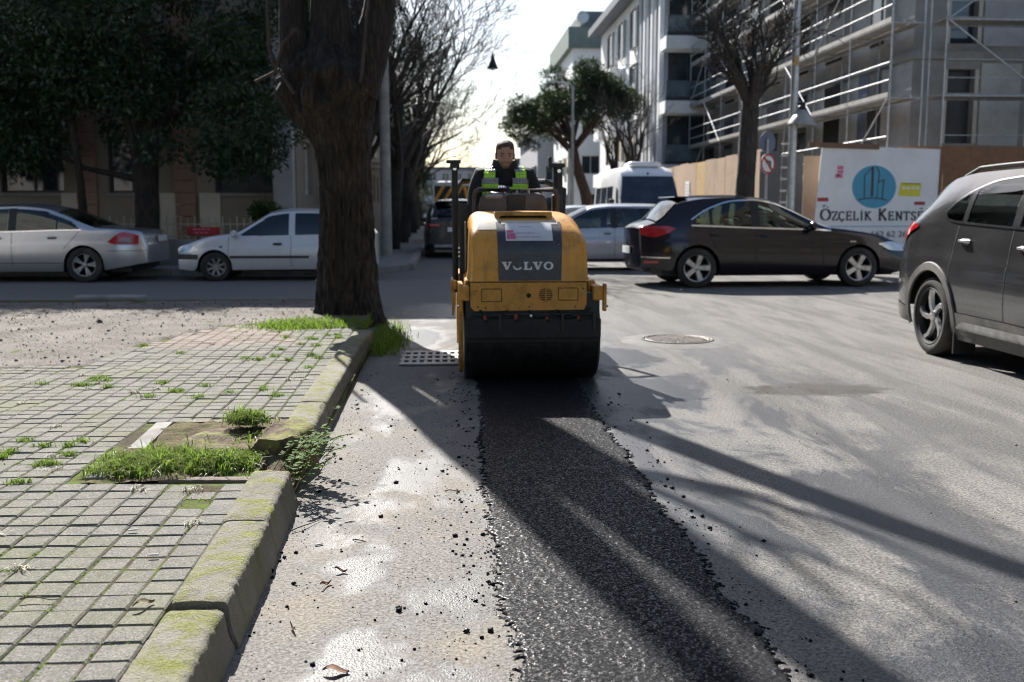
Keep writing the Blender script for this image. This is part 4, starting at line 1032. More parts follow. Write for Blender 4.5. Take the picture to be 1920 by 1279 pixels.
CLIO = dict(L=3.78, W=1.64, gh=.48, zs=.19, xr=.60, xf=3.08, arch=.335, wr=.285, rim=.185, spokes=8, sw=.045, tw=.17, rimmat='rim_dull', rr=.4, fr=.6, ra=.12, fa=.20, bow_r=.05, bow_f=.08,
    top=[(0, .92), (.04, .98), (.14, 1.12), (.30, 1.33), (.5, 1.39), (1.0, 1.42), (1.6, 1.425), (1.95, 1.385), (2.3, 1.22), (2.72, .965), (2.9, .925), (3.25, .87), (3.55, .77), (3.70, .70), (3.78, .58)],
    belt=[(0, .86), (.4, .91), (1.6, .885), (2.6, .865), (3.0, .85), (3.5, .72), (3.78, .55)], bot=[(0, .30), (.4, .24), (3.0, .22), (3.5, .21), (3.78, .24)],
    wins=[([(.42, .925), (.78, .92)], [(.42, 1.12), (.55, 1.27), (.78, 1.30)]), ([(.84, .92), (1.52, .905)], [(.84, 1.305), (1.2, 1.325), (1.52, 1.325)]), ([(1.64, .902), (2.56, .885)], [(1.64, 1.325), (1.95, 1.28), (2.2, 1.15), (2.56, .92)])],
    screens=[(2.05, 2.72), (.14, .30)], seat1=1.66, seat2=.8, dash=2.42, steer=R(20), extras=ex_clio)
PC = car_paint('pale_hatchback_paint', (.62, .63, .66), .25, .3, (.30, .27, .24), .35)
Car('hatchback_car', 'small pale hatchback with dark windows parked behind the thick trunk', CLIO, PC, (-4.36+3.08*.96, 19.80, 0), R(180), glass='glass_dark', scale=.96)

# dark SUV further down the street, seen from behind
def ex_cross(s):
    std_glass(s)
    s.patch('tail_light', [(-.0, .86), (.26, .92)], [(-.0, .98), (.26, .99)], M['red_lens'], .012)
    s.patch('tail_corner', [(-.0, .84), (.03, .84)], [(-.0, .98), (.03, .98)], M['red_lens'], .014)
    s.seam(1.15, .6, 1.04); s.seam(2.1, .4, 1.04); s.handle(1.4, .9, s.paint); s.handle(2.3, .88, s.paint); s.mirror(3.0, 1.03, s.paint)
    s.plate(True, .80, .02)
    MB().box((.36, 0, 1.58), (.34, 1.2, .035), bev=.014).build('spoiler', s.paint, s.root)
    MB().box((-.03, 0, .34), (.12, 1.3, .10), bev=.03).build('bumper_insert', M['rim_dull'], s.root)
    for sg in (1, -1): MB().box((-.035, sg*.62, .92), (.06, .30, .07), bev=.015).build('tail_light', M['red_lens'], s.root)
CROSS = dict(SUV_LOW); CROSS.update(extras=ex_cross, spokes=6, twist=0, rimmat='rim_dull')
PX = car_paint('anthracite_paint', (.028, .030, .034), .3, .25, (.14, .125, .11), .3)
Car('suv_car', 'dark grey SUV seen from behind down the street, left of the roller', CROSS, PX, (.27, 27.9, 0), R(90), glass='glass_mid')
Car('hatchback_car', 'distant pale hatchback parked along the left kerb far down the street', GOLF, PG2, (-.1, 52, 0), R(90), glass='glass_mid')

# ---------------------------------------------------------------- white minibus
def minibus():
    root = thing('minibus', 'white high-roof minibus facing us behind the silver hatchback', 'minibus', (6.28, 36.2, 0), R(-90))
    white = car_paint('white_van_paint', (.88, .89, .90), 0, .3, (.40, .37, .33), .3)
    L, w = 6.2, 1.0; m = MB(); rings = []
    st = [(0, .42, 2.55, .93), (.05, .36, 2.66, .97), (.25, .32, 2.72, 1.0), (2.0, .30, 2.74, 1.0), (4.2, .30, 2.72, 1.0), (4.62, .30, 2.64, .995), (4.85, .30, 2.46, .985), (5.15, .30, 1.98, .97), (5.42, .30, 1.48, .95), (5.60, .32, 1.30, .93), (5.95, .34, 1.08, .86), (6.12, .36, .92, .80), (6.2, .42, .72, .74)]
    for x, zb, zt, wf in st:
        h = zt-zb; ring = []
        W_ = w*wf; rt = min(.22, h*.3); tum = .10*max(0, min(1, (zt-1.25)/1.4))
        pts = [(-W_*.94, zb), (-W_, zb+.15*h), (-W_, zb+.45*h), (-W_*(1-tum*.5), zb+.72*h), (-W_*(1-tum), zt-rt), (-W_*(1-tum)+rt*.35, zt-rt*.28), (-W_*(1-tum)+rt*1.2, zt-.01), (-.2*W_, zt)]
        ring = [(x, yy, z) for yy, z in pts] + [(x, -yy, z) for yy, z in pts[::-1]]
        rings.append(ring)
    m.loft(rings, True, (True, True)); body = m.build('body', white, root, 35)
    G_ = M['glass_dark2']
    # windscreen, following the raked front
    P = []
    for t in np.linspace(0, 1, 8):
        x, z = lerp(4.93, 5.44, t), lerp(2.34, 1.45, t); hw_ = lerp(.80, .93, t)
        P.append([(x+.075-.07*(yy/hw_)**2, yy, z+.05) for yy in np.linspace(-hw_, hw_, 11)])
    MB().grid(P).build('windscreen', G_, root, 60)
    for sg in (1, -1):
        # front door window, then the long side windows
        MB().add([(4.30, sg*.985, 1.28), (5.22, sg*.985, 1.28), (4.86, sg*.945, 2.02), (4.30, sg*.93, 2.08)], [(0, 1, 2, 3)]).build('door_window', G_, root)
        for x0, x1 in ((3.0, 4.12), (1.75, 2.9), (.5, 1.65)):
            MB().add([(x0, sg*1.008, 1.26), (x1, sg*1.008, 1.26), (x1, sg*.952, 2.1), (x0, sg*.952, 2.1)], [(0, 1, 2, 3)]).build('side_window', G_, root)
        m2 = MB().box((5.18, sg*1.17, 1.52), (.10, .17, .32), bev=.03); m2.build('mirror', M['plastic'], root, 50)
        MB().box((5.2, sg*1.06, 1.42), (.05, .18, .05)).build('mirror_arm', M['plastic'], root)
        MB().box((6.03, sg*.62, .86), (.20, .30, .20), bev=.05).build('headlight', M['clear_lens'], root, 50)
        for xc in (1.2, 5.1):
            wh = MB().lathe([(-.1, .2), (-.11, .31), (-.08, .345), (.08, .345), (.11, .31), (.1, .2)], (xc, sg*.90, .345), 'Y', 36).build('wheel', M['tyre'], root, 40)
            MB().lathe([(sg*.085, .2), (sg*.06, .12), (sg*.07, .01)], (xc, sg*.90, .345), 'Y', 24).build('rim', M['rim_dull'], wh, 40)
    MB().box((3.9, 0, 2.78), (1.3, 1.0, .16), bev=.06).build('roof_air_unit', white, root, 40)
    MB().box((6.17, 0, .62), (.10, 1.1, .22), bev=.03).build('front_grille', M['plastic'], root)
    MB().box((6.21, 0, .44), (.03, .52, .11)).build('number_plate', M['plate'], root)
    MB().cyl((4.93, .0, 2.47), (4.97, .0, 2.48), .035, n=10).build('roof_marker', M['plastic'], root)
    MB().lathe([(0, .07), (.008, .07)], (4.98, .66, 2.27), 'X', 20).build('round_sticker', M['plate'], root)
M['glass_dark2'] = pmat('dark_van_glass', (.02, .03, .045), .08, 0, .5, 3, spec=.8)
minibus()

# ---------------------------------------------------------------- truck with warning chevrons
def truck():
    root = thing('works_truck', 'works truck with orange and black chevron board beyond the dark SUV', 'truck', (.55, 36.5, 0), 0)
    grey = pmat('truck_grey', (.55, .56, .58), .5, var=.2, scale=4, dirt=(.2, .18, .16)); ora = pmat('chevron_orange', (.65, .26, .03), .5, var=.2); blk = M['black']
    MB().box((0, 2.0, 1.35), (2.1, 3.6, .9), bev=.03).build('load_bed', grey, root)
    MB().box((0, 5.0, 1.5), (2.0, 1.7, 2.0), bev=.12).build('cab', grey, root, 40)
    fr = MB(); 
    for z in (2.26, 1.55): fr.box((0, .12, z), (2.15, .10, .08), bev=.015)
    for x in (-1.04, 1.04): fr.box((x, .12, 1.9), (.07, .10, .66), bev=.015)
    fr.build('board_frame', grey, root)
    MB().box((0, .14, 1.9), (2.0, .03, .62)).build('chevron_board', blk, root)
    for k in range(6):
        xc = -.84+k*.336; s = 1 if k < 3 else -1
        MB().prism([(xc-.13-s*.12, 1.60), (xc-.01-s*.12, 1.60), (xc+.11+s*.12, 2.20), (xc-.01+s*.12, 2.20)], 'XZ', .105, .122).build('chevron', ora, root)
    for sx in (-1, 1):
        for yy in (1.0, 5.0): 
            wh = MB().lathe([(-.14, .25), (-.14, .45), (.14, .45), (.14, .25)], (sx*.85, yy, .45), 'X', 28).build('wheel', M['tyre'], root, 40)
        MB().box((sx*.8, .12, .95), (.3, .06, .12), bev=.01).build('tail_light', M['red_lens'], root)
    MB().box((0, 2.6, .75), (.9, 5.6, .25)).build('chassis', blk, root)
truck()
# ---------------------------------------------------------------- the road roller
M['orange'] = pmat('worn_yellow_paint', (.70, .32, .030), .40, 0, .12, 7, .06, 30, coat=.25, dirt=(.25, .13, .045), dirt_amt=.5, dscale=6, chips=(.10, .065, .04))
M['orange_pale'] = pmat('bleached_paint', (.50, .46, .40), .5, 0, .15, 9, dirt=(.5, .32, .10), dirt_amt=.5, dscale=5)
M['orange2'] = pmat('scuffed_yellow_paint', (.64, .30, .045), .5, 0, .16, 9, .12, 40, dirt=(.14, .075, .035), dirt_amt=.7, dscale=9, chips=(.06, .04, .03))
M['stripe'] = pmat('dark_grey_decal', (.050, .053, .062), .4, 0, .15, 12, dirt=(.18, .17, .16), dirt_amt=.25, dscale=40, chips=(.25, .25, .25))
M['letter'] = pmat('white_lettering', (.72, .72, .71), .5, 0, .08, 20)
M['sticker'] = pmat('white_sticker', (.66, .66, .69), .4, 0, .06, 10)
M['pink'] = pmat('pink_print', (.62, .14, .26), .5, 0, .3, 60); M['greyprint'] = pmat('grey_print', (.36, .36, .40), .5, 0, .2, 60)
M['drum'] = pmat('tarry_drum_steel', (.032, .031, .030), .34, .5, .5, 14, .2, 40, dirt=(.05, .044, .038), dirt_amt=.6, dscale=12, spec=.4)
M['frame'] = pmat('black_machine_paint', (.018, .017, .017), .5, 0, .3, 10, .1, 60, dirt=(.075, .065, .055), dirt_amt=.4)
M['console'] = pmat('brown_console_plastic', (.115, .085, .068), .55, 0, .15, 10, dirt=(.25, .22, .19), dirt_amt=.3)
M['console_lt'] = pmat('bleached_console', (.34, .32, .30), .55, 0, .15, 10)
M['barpaint'] = pmat('worn_guard_rail', (.085, .065, .055), .45, .2, .2, 10)
M['nozzle'] = pmat('red_nozzle', (.30, .05, .035), .6, 0, .3, 30)
M['bolt'] = pmat('shiny_bolt', (.75, .74, .72), .2, 1.0)
M['rubber'] = pmat('scraper_rubber', (.022, .020, .019), .75, 0, .3, 14, .3, 60, dirt=(.07, .06, .05), dirt_amt=.5)
RL = thing('road_roller', 'yellow-orange tandem road roller rolling the fresh asphalt strip', 'road roller', (.645, 7.85, 0))
HX = -.03
HP = [(-.36, .790), (-.36, 1.00), (-.345, 1.06), (-.295, 1.135), (-.20, 1.205), (-.08, 1.262), (.05, 1.292), (.2, 1.310), (.38, 1.314), (.72, 1.310)]
def hood_path(t):      # 0..1 along the profile
    L = [0]
    for a, b in zip(HP, HP[1:]): L.append(L[-1]+math.hypot(b[0]-a[0], b[1]-a[1]))
    return cinterp(t*L[-1], [(l, p[0]) for l, p in zip(L, HP)]), cinterp(t*L[-1], [(l, p[1]) for l, p in zip(L, HP)])
def hood():
    rings = []
    ys = [-.36, -.352, -.335, -.31, -.28, -.24, -.19, -.13, -.08, -.02, .05, .12, .2, .3, .4, .55, .72]
    for i, y in enumerate(ys):
        zt = 1.00 if i == 0 else cinterp(y, [(-.36, 1.00)] + [q for q in HP if q[0] > -.35])
        hw = .458 - .028*max(0, 1-(y+.36)/.10)**2
        r = .07 + .12*min(1, (y+.36)/.25); z0 = .79; ring = [(HX-hw-.006, y, z0)]
        ring += [(HX-hw+.010*t, y, lerp(z0, zt-r*.5, t)) for t in (.15, .4, .7)]
        hw2 = hw-.012
        rl = r*.5; ring += [(HX-hw2+rl-rl*math.cos(a), y, zt-rl+rl*math.sin(a)) for a in np.linspace(0, PI/2, 9)]
        ring += [(HX+x, y, zt+.004*(1-(x/.3)**2)) for x in np.linspace(-(hw2-r)*.8, (hw2-r)*.8, 7)]
        ring += [(HX+hw2-r+r*math.cos(a), y, zt-r+r*math.sin(a)) for a in np.linspace(PI/2, 0, 9)]
        ring += [(HX+hw-.010*t, y, lerp(z0, zt-r, t)) for t in (.7, .4, .15)] + [(HX+hw+.006, y, z0)]
        rings.append(ring)
    m = MB().loft(rings, False, (False, False)); m.add(rings[0], [tuple(range(len(rings[0])))]); m.add(rings[-1], [tuple(range(len(rings[-1])))])
    return m.build('engine_hood', M['orange'], RL, 42)
hd = hood()
def on_hood(name, x0, x1, t0, t1, mat, off, parent=None, nx=8, nt=18, taper=0.0):
    P = []
    for t in np.linspace(t0, t1, nt):
        y, z = hood_path(t); y2, z2 = hood_path(min(1, t+.01)); y1, z1 = hood_path(max(0, t-.01)); d = Vector((0, y2-y1, z2-z1)).normalized(); n = Vector((0, -d.z, d.y))
        k = (t-t0)/(t1-t0)*taper
        P.append([(x+(-k if x > (x0+x1)/2 else k)*abs(x-(x0+x1)/2)/((x1-x0)/2), y+n.y*off, z+n.z*off+.004*(1-((x-HX)/.3)**2)*max(0, (z-1.0)/.3)) for x in np.linspace(x0, x1, nx)])
    return MB().grid(P).build(name, mat, parent or RL, 60)
st = on_hood('dark_stripe', -.262, .212, .004, .375, M['stripe'], .004, hd, taper=-.012)
on_hood('faded_stripe_top', -.232, .200, .345, .385, M['orange_pale'], .006, hd, nt=5)
sk = on_hood('paper_sticker', -.205, .150, .215, .352, M['sticker'], .008, hd, nt=10)
on_hood('sticker_print', -.195, -.130, .226, .262, M['pink'], .010, hd, nt=4); on_hood('sticker_print', -.195, -.145, .268, .288, M['pink'], .010, hd, nt=4)
for k, (a, b, tt) in enumerate(((-.13, .02, .262), (-.13, .06, .236), (-.10, .0, .315))): on_hood('sticker_print', a, b, tt, tt+.004, M['greyprint'], .010, hd, nt=3)
on_hood('bleached_patch', -.415, -.245, .30, .50, M['orange_pale'], .003, hd, nt=12)
# scoop with the black air slot on top
def scoop():
    o = MB().box((HX-.025, .03, 1.255), (.45, .22, .112), bev=.006).build('air_scoop', M['orange2'], hd)
    ring = [((.165 if sg > 0 else -.165)+.019*math.cos(a), 1.262+.019*math.sin(a)) for sg, rg in ((1, np.linspace(-PI/2, PI/2, 8)), (-1, np.linspace(PI/2, 3*PI/2, 8))) for a in rg]
    MB().prism([(HX-.025+u, v) for u, v in ring], 'XZ', -.084, -.06).build('air_slot', M['pit'], o)
scoop()
# front plate below the hood with its markings
def front_plate():
    w0, w1, z0, z1, y = HX-.445, HX+.435, .568, .782, -.375; r = .03
    poly = [(w0+r, z0), (w1-r*.6, z0+.008), (w1, z0+.05), (w1, z1), (w0, z1), (w0, z0+r)]
    o = MB().prism(poly, 'XZ', y, y+.10).build('front_plate', M['orange2'], RL)
    dk = pmat('groove_black', (.02, .012, .006), .8)
    def rect(x0, x1, za, zb, t=.0045):
        m = MB()
        for (cx, cz, sx, sz) in (((x0+x1)/2, za, x1-x0, t), ((x0+x1)/2, zb, x1-x0, t), (x0, (za+zb)/2, t, zb-za), (x1, (za+zb)/2, t, zb-za)): m.box((cx, y-.001, cz), (sx, .004, sz))
        m.build('hatch_outline', dk, o)
    rect(w0+.085, w0+.235, .640, .735); rect(w1-.215, w1-.065, .648, .740)
    g = Vector((HX+.125, y-.002, .690)); m = MB(); m.lathe([(-.001, .052), (.002, .052)], g, 'Y', 28); gr = m.build('round_grille', dk, o)
    for k in range(-3, 4):
        h = math.sqrt(max(0, .052**2-(k*.0145)**2)); MB().box((g.x, g.y-.002, g.z+k*.0145), (2*h, .004, .006)).build('grille_bar', M['orange2'], gr)
    MB().box((g.x, g.y-.003, g.z), (.007, .004, .104)).build('grille_bar', M['orange2'], gr)
    MB().lathe([(-.003, .018), (.002, .018)], (HX-.005, y-.001, .685), 'Y', 18).build('key_hole', dk, o)
    for (x, z) in ((HX-.39, .60), (HX-.33, .592), (HX+.0, .60), (HX+.35, .60), (HX-.40, .72), (HX+.41, .735)): MB().cyl((x, y-.004, z), (x, y+.004, z), .006, n=8).build('bolt', dk, o)
    return o
front_plate()
# slab-serif brand lettering on the stripe, the second letter half worn away
def letters():
    t0 = .062; y0, z0 = hood_path(t0); H_ = .060; ww = .40; x0 = HX-.008-ww/2; y = -.36-.0085
    def poly(name, pts): 
        m = MB(); m.prism([(x0+p[0]*ww/5.35, z0+p[1]*H_) for p in pts], 'XZ', y-.0012, y+.002); return m.build(name, M['letter'], hd)
    def V(o): 
        poly('letter_v', [(o-.02, .88), (o-.02, 1), (o+.50, 1), (o+.50, .88), (o+.40, .86), (o+.57, .36), (o+.74, .86), (o+.64, .88), (o+.64, 1), (o+1.0, 1), (o+1.0, .88), (o+.90, .86), (o+.60, 0), (o+.42, 0), (o+.09, .86)])
    def ring(o, a0, a1):
        A = np.linspace(a0, a1, 22); pts = [(o+.5+.5*math.cos(a), .5+.52*math.sin(a)) for a in A] + [(o+.5+.25*math.cos(a), .5+.35*math.sin(a)) for a in A[::-1]]
        poly('letter_o', pts)
    def Lx(o): poly('letter_l', [(o, 0), (o, .13), (o+.10, .15), (o+.10, .85), (o, .87), (o, 1), (o+.48, 1), (o+.48, .87), (o+.36, .85), (o+.36, .15), (o+.62, .15), (o+.74, .38), (o+.86, .38), (o+.84, 0)])
    V(0); ring(1.08, R(195), R(338)); poly('letter_o_remnant', [(1.12, .55), (1.26, .50), (1.22, .30), (1.32, .18), (1.14, .22)])
    Lx(2.2); V(3.12); ring(4.22, 0, 2*PI-.001)
letters()
# drums
def drum(y, name):
    d = MB().lathe([(-.515, .30), (-.52, .345), (-.505, .36), (.505, .36), (.52, .345), (.515, .30)], (0, y, .36), 'X', 72).build(name, M['drum'], RL, 35)
    return d
drum(0, 'front_drum'); drum(1.75, 'rear_drum')
# scraper apron above the front drum, spray nozzles
MB().box((0, -.385, .435), (1.03, .03, .15), bev=.006).build('scraper_apron', M['rubber'], RL)
MB().box((0, -.372, .352), (1.03, .012, .05), bev=.003).build('scraper_blade', M['rubber'], RL)
MB().box((-.0, -.22, .60), (1.02, .25, .20)).build('spray_box', M['frame'], RL)
MB().cyl((-.46, -.375, .540), (.46, -.375, .540), .012, n=10).build('spray_pipe', M['frame'], RL)
for x in (-.365, -.135, .10, .34):
    MB().lathe([(0, .014), (.02, .016), (.04, .009)], (x, -.385, .505), 'Z', 10).build('spray_nozzle', M['nozzle'], RL, 50)
    MB().box((x+.012, -.39, .492), (.035, .02, .014), bev=.003).build('nozzle_clip', M['frame'], RL)
for k, (xa, xb) in enumerate(((-.42, -.18), (-.05, .2), (.18, .44))): MB().tube([(xa, -.36, .585), (lerp(xa, xb, .3), -.40, .535-.01*k), (lerp(xa, xb, .7), -.40, .530+.008*k), (xb, -.36, .585)], .009, 7).build('hose', M['black'], RL, 60)
for x in (-.255, .22, .46): MB().box((x, -.402, .485), (.022, .014, .13), bev=.003).build('apron_rib', M['frame'], RL)
MB().lathe([(-.008, .010), (0, .010)], (-.02, -.40, .535), 'Y', 10).build('bolt', M['bolt'], RL)
# side yokes and ears
for sg in (-1, 1):
    poly = [(-.30, .74), (-.315, .42), (-.26, .20), (-.15, .085), (0, .045), (.15, .085), (.26, .20), (.33, .45), (.45, .60), (.45, .74)]
    x = sg*.545 if sg < 0 else .530; fp = poly if sg < 0 else [(.02, .74), (.0, .42), (.0, .30), (.12, .28), (.26, .34), (.45, .60), (.45, .74)]; MB().prism(fp, 'YZ', x-.017, x+.017).build('drum_yoke', M['orange2'], RL)
    e = MB(); e.box((sg*.505+HX*.5, -.30, .70), (.075, .16, .11), bev=.008); e.build('side_bracket', M['orange2'], RL)
    MB().box((sg*.548, -.335, .665), (.028, .05, .21), bev=.006).build('tie_down_eye', M['orange2'], RL)
    MB().cyl((sg*.56, -.34, .60), (sg*.575, -.34, .60), .012, n=8).build('bolt', M['bolt'], RL)
    # chassis, deck and rear body
    MB().box((sg*.475, .62, .70), (.07, 1.5, .16), bev=.012).build('frame_rail', M['orange2'], RL)
    poly2 = [(p[0]+1.75, p[1]) for p in poly]; MB().prism(poly2, 'YZ', sg*.545-.017, sg*.545+.017).build('drum_yoke', M['orange2'], RL)
lf = MB(); lf.box((-.60, -.20, .755), (.05, .12, .07), bev=.008); lf.build('side_step', M['orange2'], RL)
MB().prism([(-.62, .79), (-.605, .79), (-.585, .62), (-.60, .52), (-.612, .52)], 'XZ', -.24, -.21).build('tow_hook', M['orange2'], RL)
MB().cyl((-.612, -.22, .79), (-.612, -.22, .815), .010, n=8).build('bolt', M['bolt'], RL)
MB().box((0, .95, .66), (1.0, .95, .06), bev=.01).build('deck', M['frame'], RL)
MB().box((0, .45, .55), (.9, 1.1, .34), bev=.02).build('chassis', M['frame'], RL)
# rear body behind the seat
MB().box((-.03, 1.88, .88), (.94, .66, .40), bev=.07).build('rear_body', M['orange'], RL, 40)
MB().box((-.03, 2.26, .66), (.90, .12, .2), bev=.02).build('rear_plate', M['orange2'], RL)
MB().box((-.12, 1.62, .995), (.50, .46, .12), bev=.05).build('seat', M['seat'], RL, 40)
MB().box((-.12, 1.86, 1.24), (.48, .12, .44), bev=.05, M=Matrix.Rotation(R(-8), 3, 'X')).build('seat_back', M['seat'], RL, 40)
MB().box((-.12, 1.62, .86), (.34, .3, .2)).build('seat_base', M['frame'], RL)
# instrument console behind the hood
def console():
    rings = []
    for z, f, yo in ((1.30, 1.0, 0), (1.36, .985, 0), (1.42, .94, .01), (1.455, .86, .03), (1.47, .74, .05)):
        hw = .29*f; c = [(-hw, -.0+yo), (-hw+.05, -.03+yo), (hw-.05, -.03+yo), (hw, 0+yo), (hw, .26), (-hw, .26)]
        rings.append([(-.09+p[0], .56+p[1], z) for p in c])
    o = MB().loft(rings).build('instrument_console', M['console'], RL, 30)
    MB().box((-.07, .535, 1.375), (.155, .022, .155), bev=.008).build('console_face', M['frame'], o)
    MB().box((-.255, .575, 1.438), (.15, .10, .04), bev=.015).build('console_corner', M['console_lt'], o)
    for k in range(9): MB().lathe([(0, .012), (.02+.012*(k % 3), .007)], (-.16+.025*k, .58+.02*(k % 2), 1.455), 'Z', 8).build('lever_knob', M['frame'] if k % 4 else M['bolt'], o)
console()
MB().tube([(-.415, .60, 1.26), (-.415, .60, 1.44), (-.405, .60, 1.478), (-.38, .60, 1.494), (.245, .60, 1.494), (.272, .60, 1.478), (.285, .60, 1.44), (.285, .60, 1.26)], .021, 12).build('guard_rail', M['barpaint'], RL, 60)
# folded roll bar: side posts with hinge heads
def post(x, y, z0, z1, r, name='roll_bar_post'):
    o = MB().cyl((x, y, z0), (x, y, z1), r, n=14).build(name, M['frame'], RL, 50); return o
pl = post(-.575, 1.02, .60, 1.70, .028)
MB().box((-.575, 1.02, 1.705), (.085, .09, .05), bev=.008).build('hinge_head', M['frame'], pl); MB().box((-.585, 1.02, 1.745), (.13, .06, .03), bev=.006).build('hinge_lug', M['frame'], pl)
MB().lathe([(-.01, .016), (0, .014)], (-.575, .985, 1.685), 'Y', 12).build('bolt', M['bolt'], pl)
pr = post(.335, 1.02, .60, 1.70, .042)
MB().box((.33, 1.02, 1.715), (.13, .09, .035), bev=.006).build('hinge_head', M['frame'], pr); MB().box((.262, 1.0, 1.735), (.03, .05, .11), bev=.008).build('hinge_lug', M['frame'], pr)
MB().lathe([(-.01, .016), (0, .014)], (.34, .972, 1.665), 'Y', 12).build('bolt', M['bolt'], pr)
MB().box((-.50, .86, 1.04), (.085, .10, .68), bev=.012).build('side_tank', M['frame'], RL)
for k in range(3): MB().lathe([(-.008, .008), (0, .008)], (-.545, .80, .93+.035*k), 'Y', 10).build('bolt', M['bolt'], RL)
MB().box((-.497, .36, 1.03), (.006, .42, .40), bev=.002).build('side_grille', M['frame'], RL)
MB().box((.29, .66, 1.38), (.09, .10, .16), bev=.015).build('control_box', M['frame'], RL)
MB().tube([(.42, 1.60, .8), (.46, 1.75, 1.2), (.48, 1.80, 1.52), (.30, 1.85, 1.60), (-.5, 1.85, 1.60), (-.56, 1.80, 1.5), (-.56, 1.70, 1.1)], .028, 10).build('folded_roll_bar', M['frame'], RL, 60)
# steering wheel
def ring_mesh(c, R0, r0, tilt, n=40, k=8):
    c = Vector(c); T = Matrix.Rotation(tilt, 3, 'X'); rings = []
    for i in range(n+1):
        a = 2*PI*i/n; rings.append([tuple(c+T@Vector(((R0+r0*math.cos(b))*math.cos(a), (R0+r0*math.cos(b))*math.sin(a), r0*math.sin(b)))) for b in np.linspace(0, 2*PI, k, endpoint=False)])
    return MB().loft(rings, True, (False, False))
SWC = (-.085, 1.02, 1.475)
sw = ring_mesh(SWC, .165, .014, R(6)).build('steering_wheel', M['frame'], RL, 60)
MB().cyl(SWC, (-.085, .80, 1.20), .022, n=10).build('steering_column', M['frame'], sw)
for a in (R(90), R(210), R(330)):
    T = Matrix.Rotation(R(6), 3, 'X'); MB().cyl(SWC, Vector(SWC)+T@Vector((.16*math.cos(a), .16*math.sin(a), 0)), .010, n=6).build('wheel_spoke', M['frame'], sw)

# ---------------------------------------------------------------- the driver
M['skin'] = pmat('skin', (.43, .245, .175), .5, 0, .15, 16, spec=.4); M['stubble'] = pmat('stubbled_skin', (.23, .135, .10), .6, 0, .2, 40)
M['hair'] = pmat('short_brown_hair', (.085, .048, .028), .7, 0, .4, 60, .5, 140); M['jacket'] = pmat('black_jacket', (.010, .010, .012), .75, 0, .3, 12, .25, 40)
M['navy'] = pmat('navy_trousers', (.018, .022, .045), .85, 0, .3, 12, .3, 40); M['glove'] = pmat('violet_glove', (.07, .06, .16), .8, 0, .3, 30)
M['hivis'] = pmat('hi_vis_green', (.46, .92, .07), .6, 0, .12, 10, .2, 30); M['reflect'] = pmat('grey_reflective_band', (.30, .31, .33), .4, .1, .12, 14); M['boot'] = pmat('work_boot', (.03, .022, .016), .7)
M['eye'] = pmat('eye_dark', (.015, .012, .010), .3)
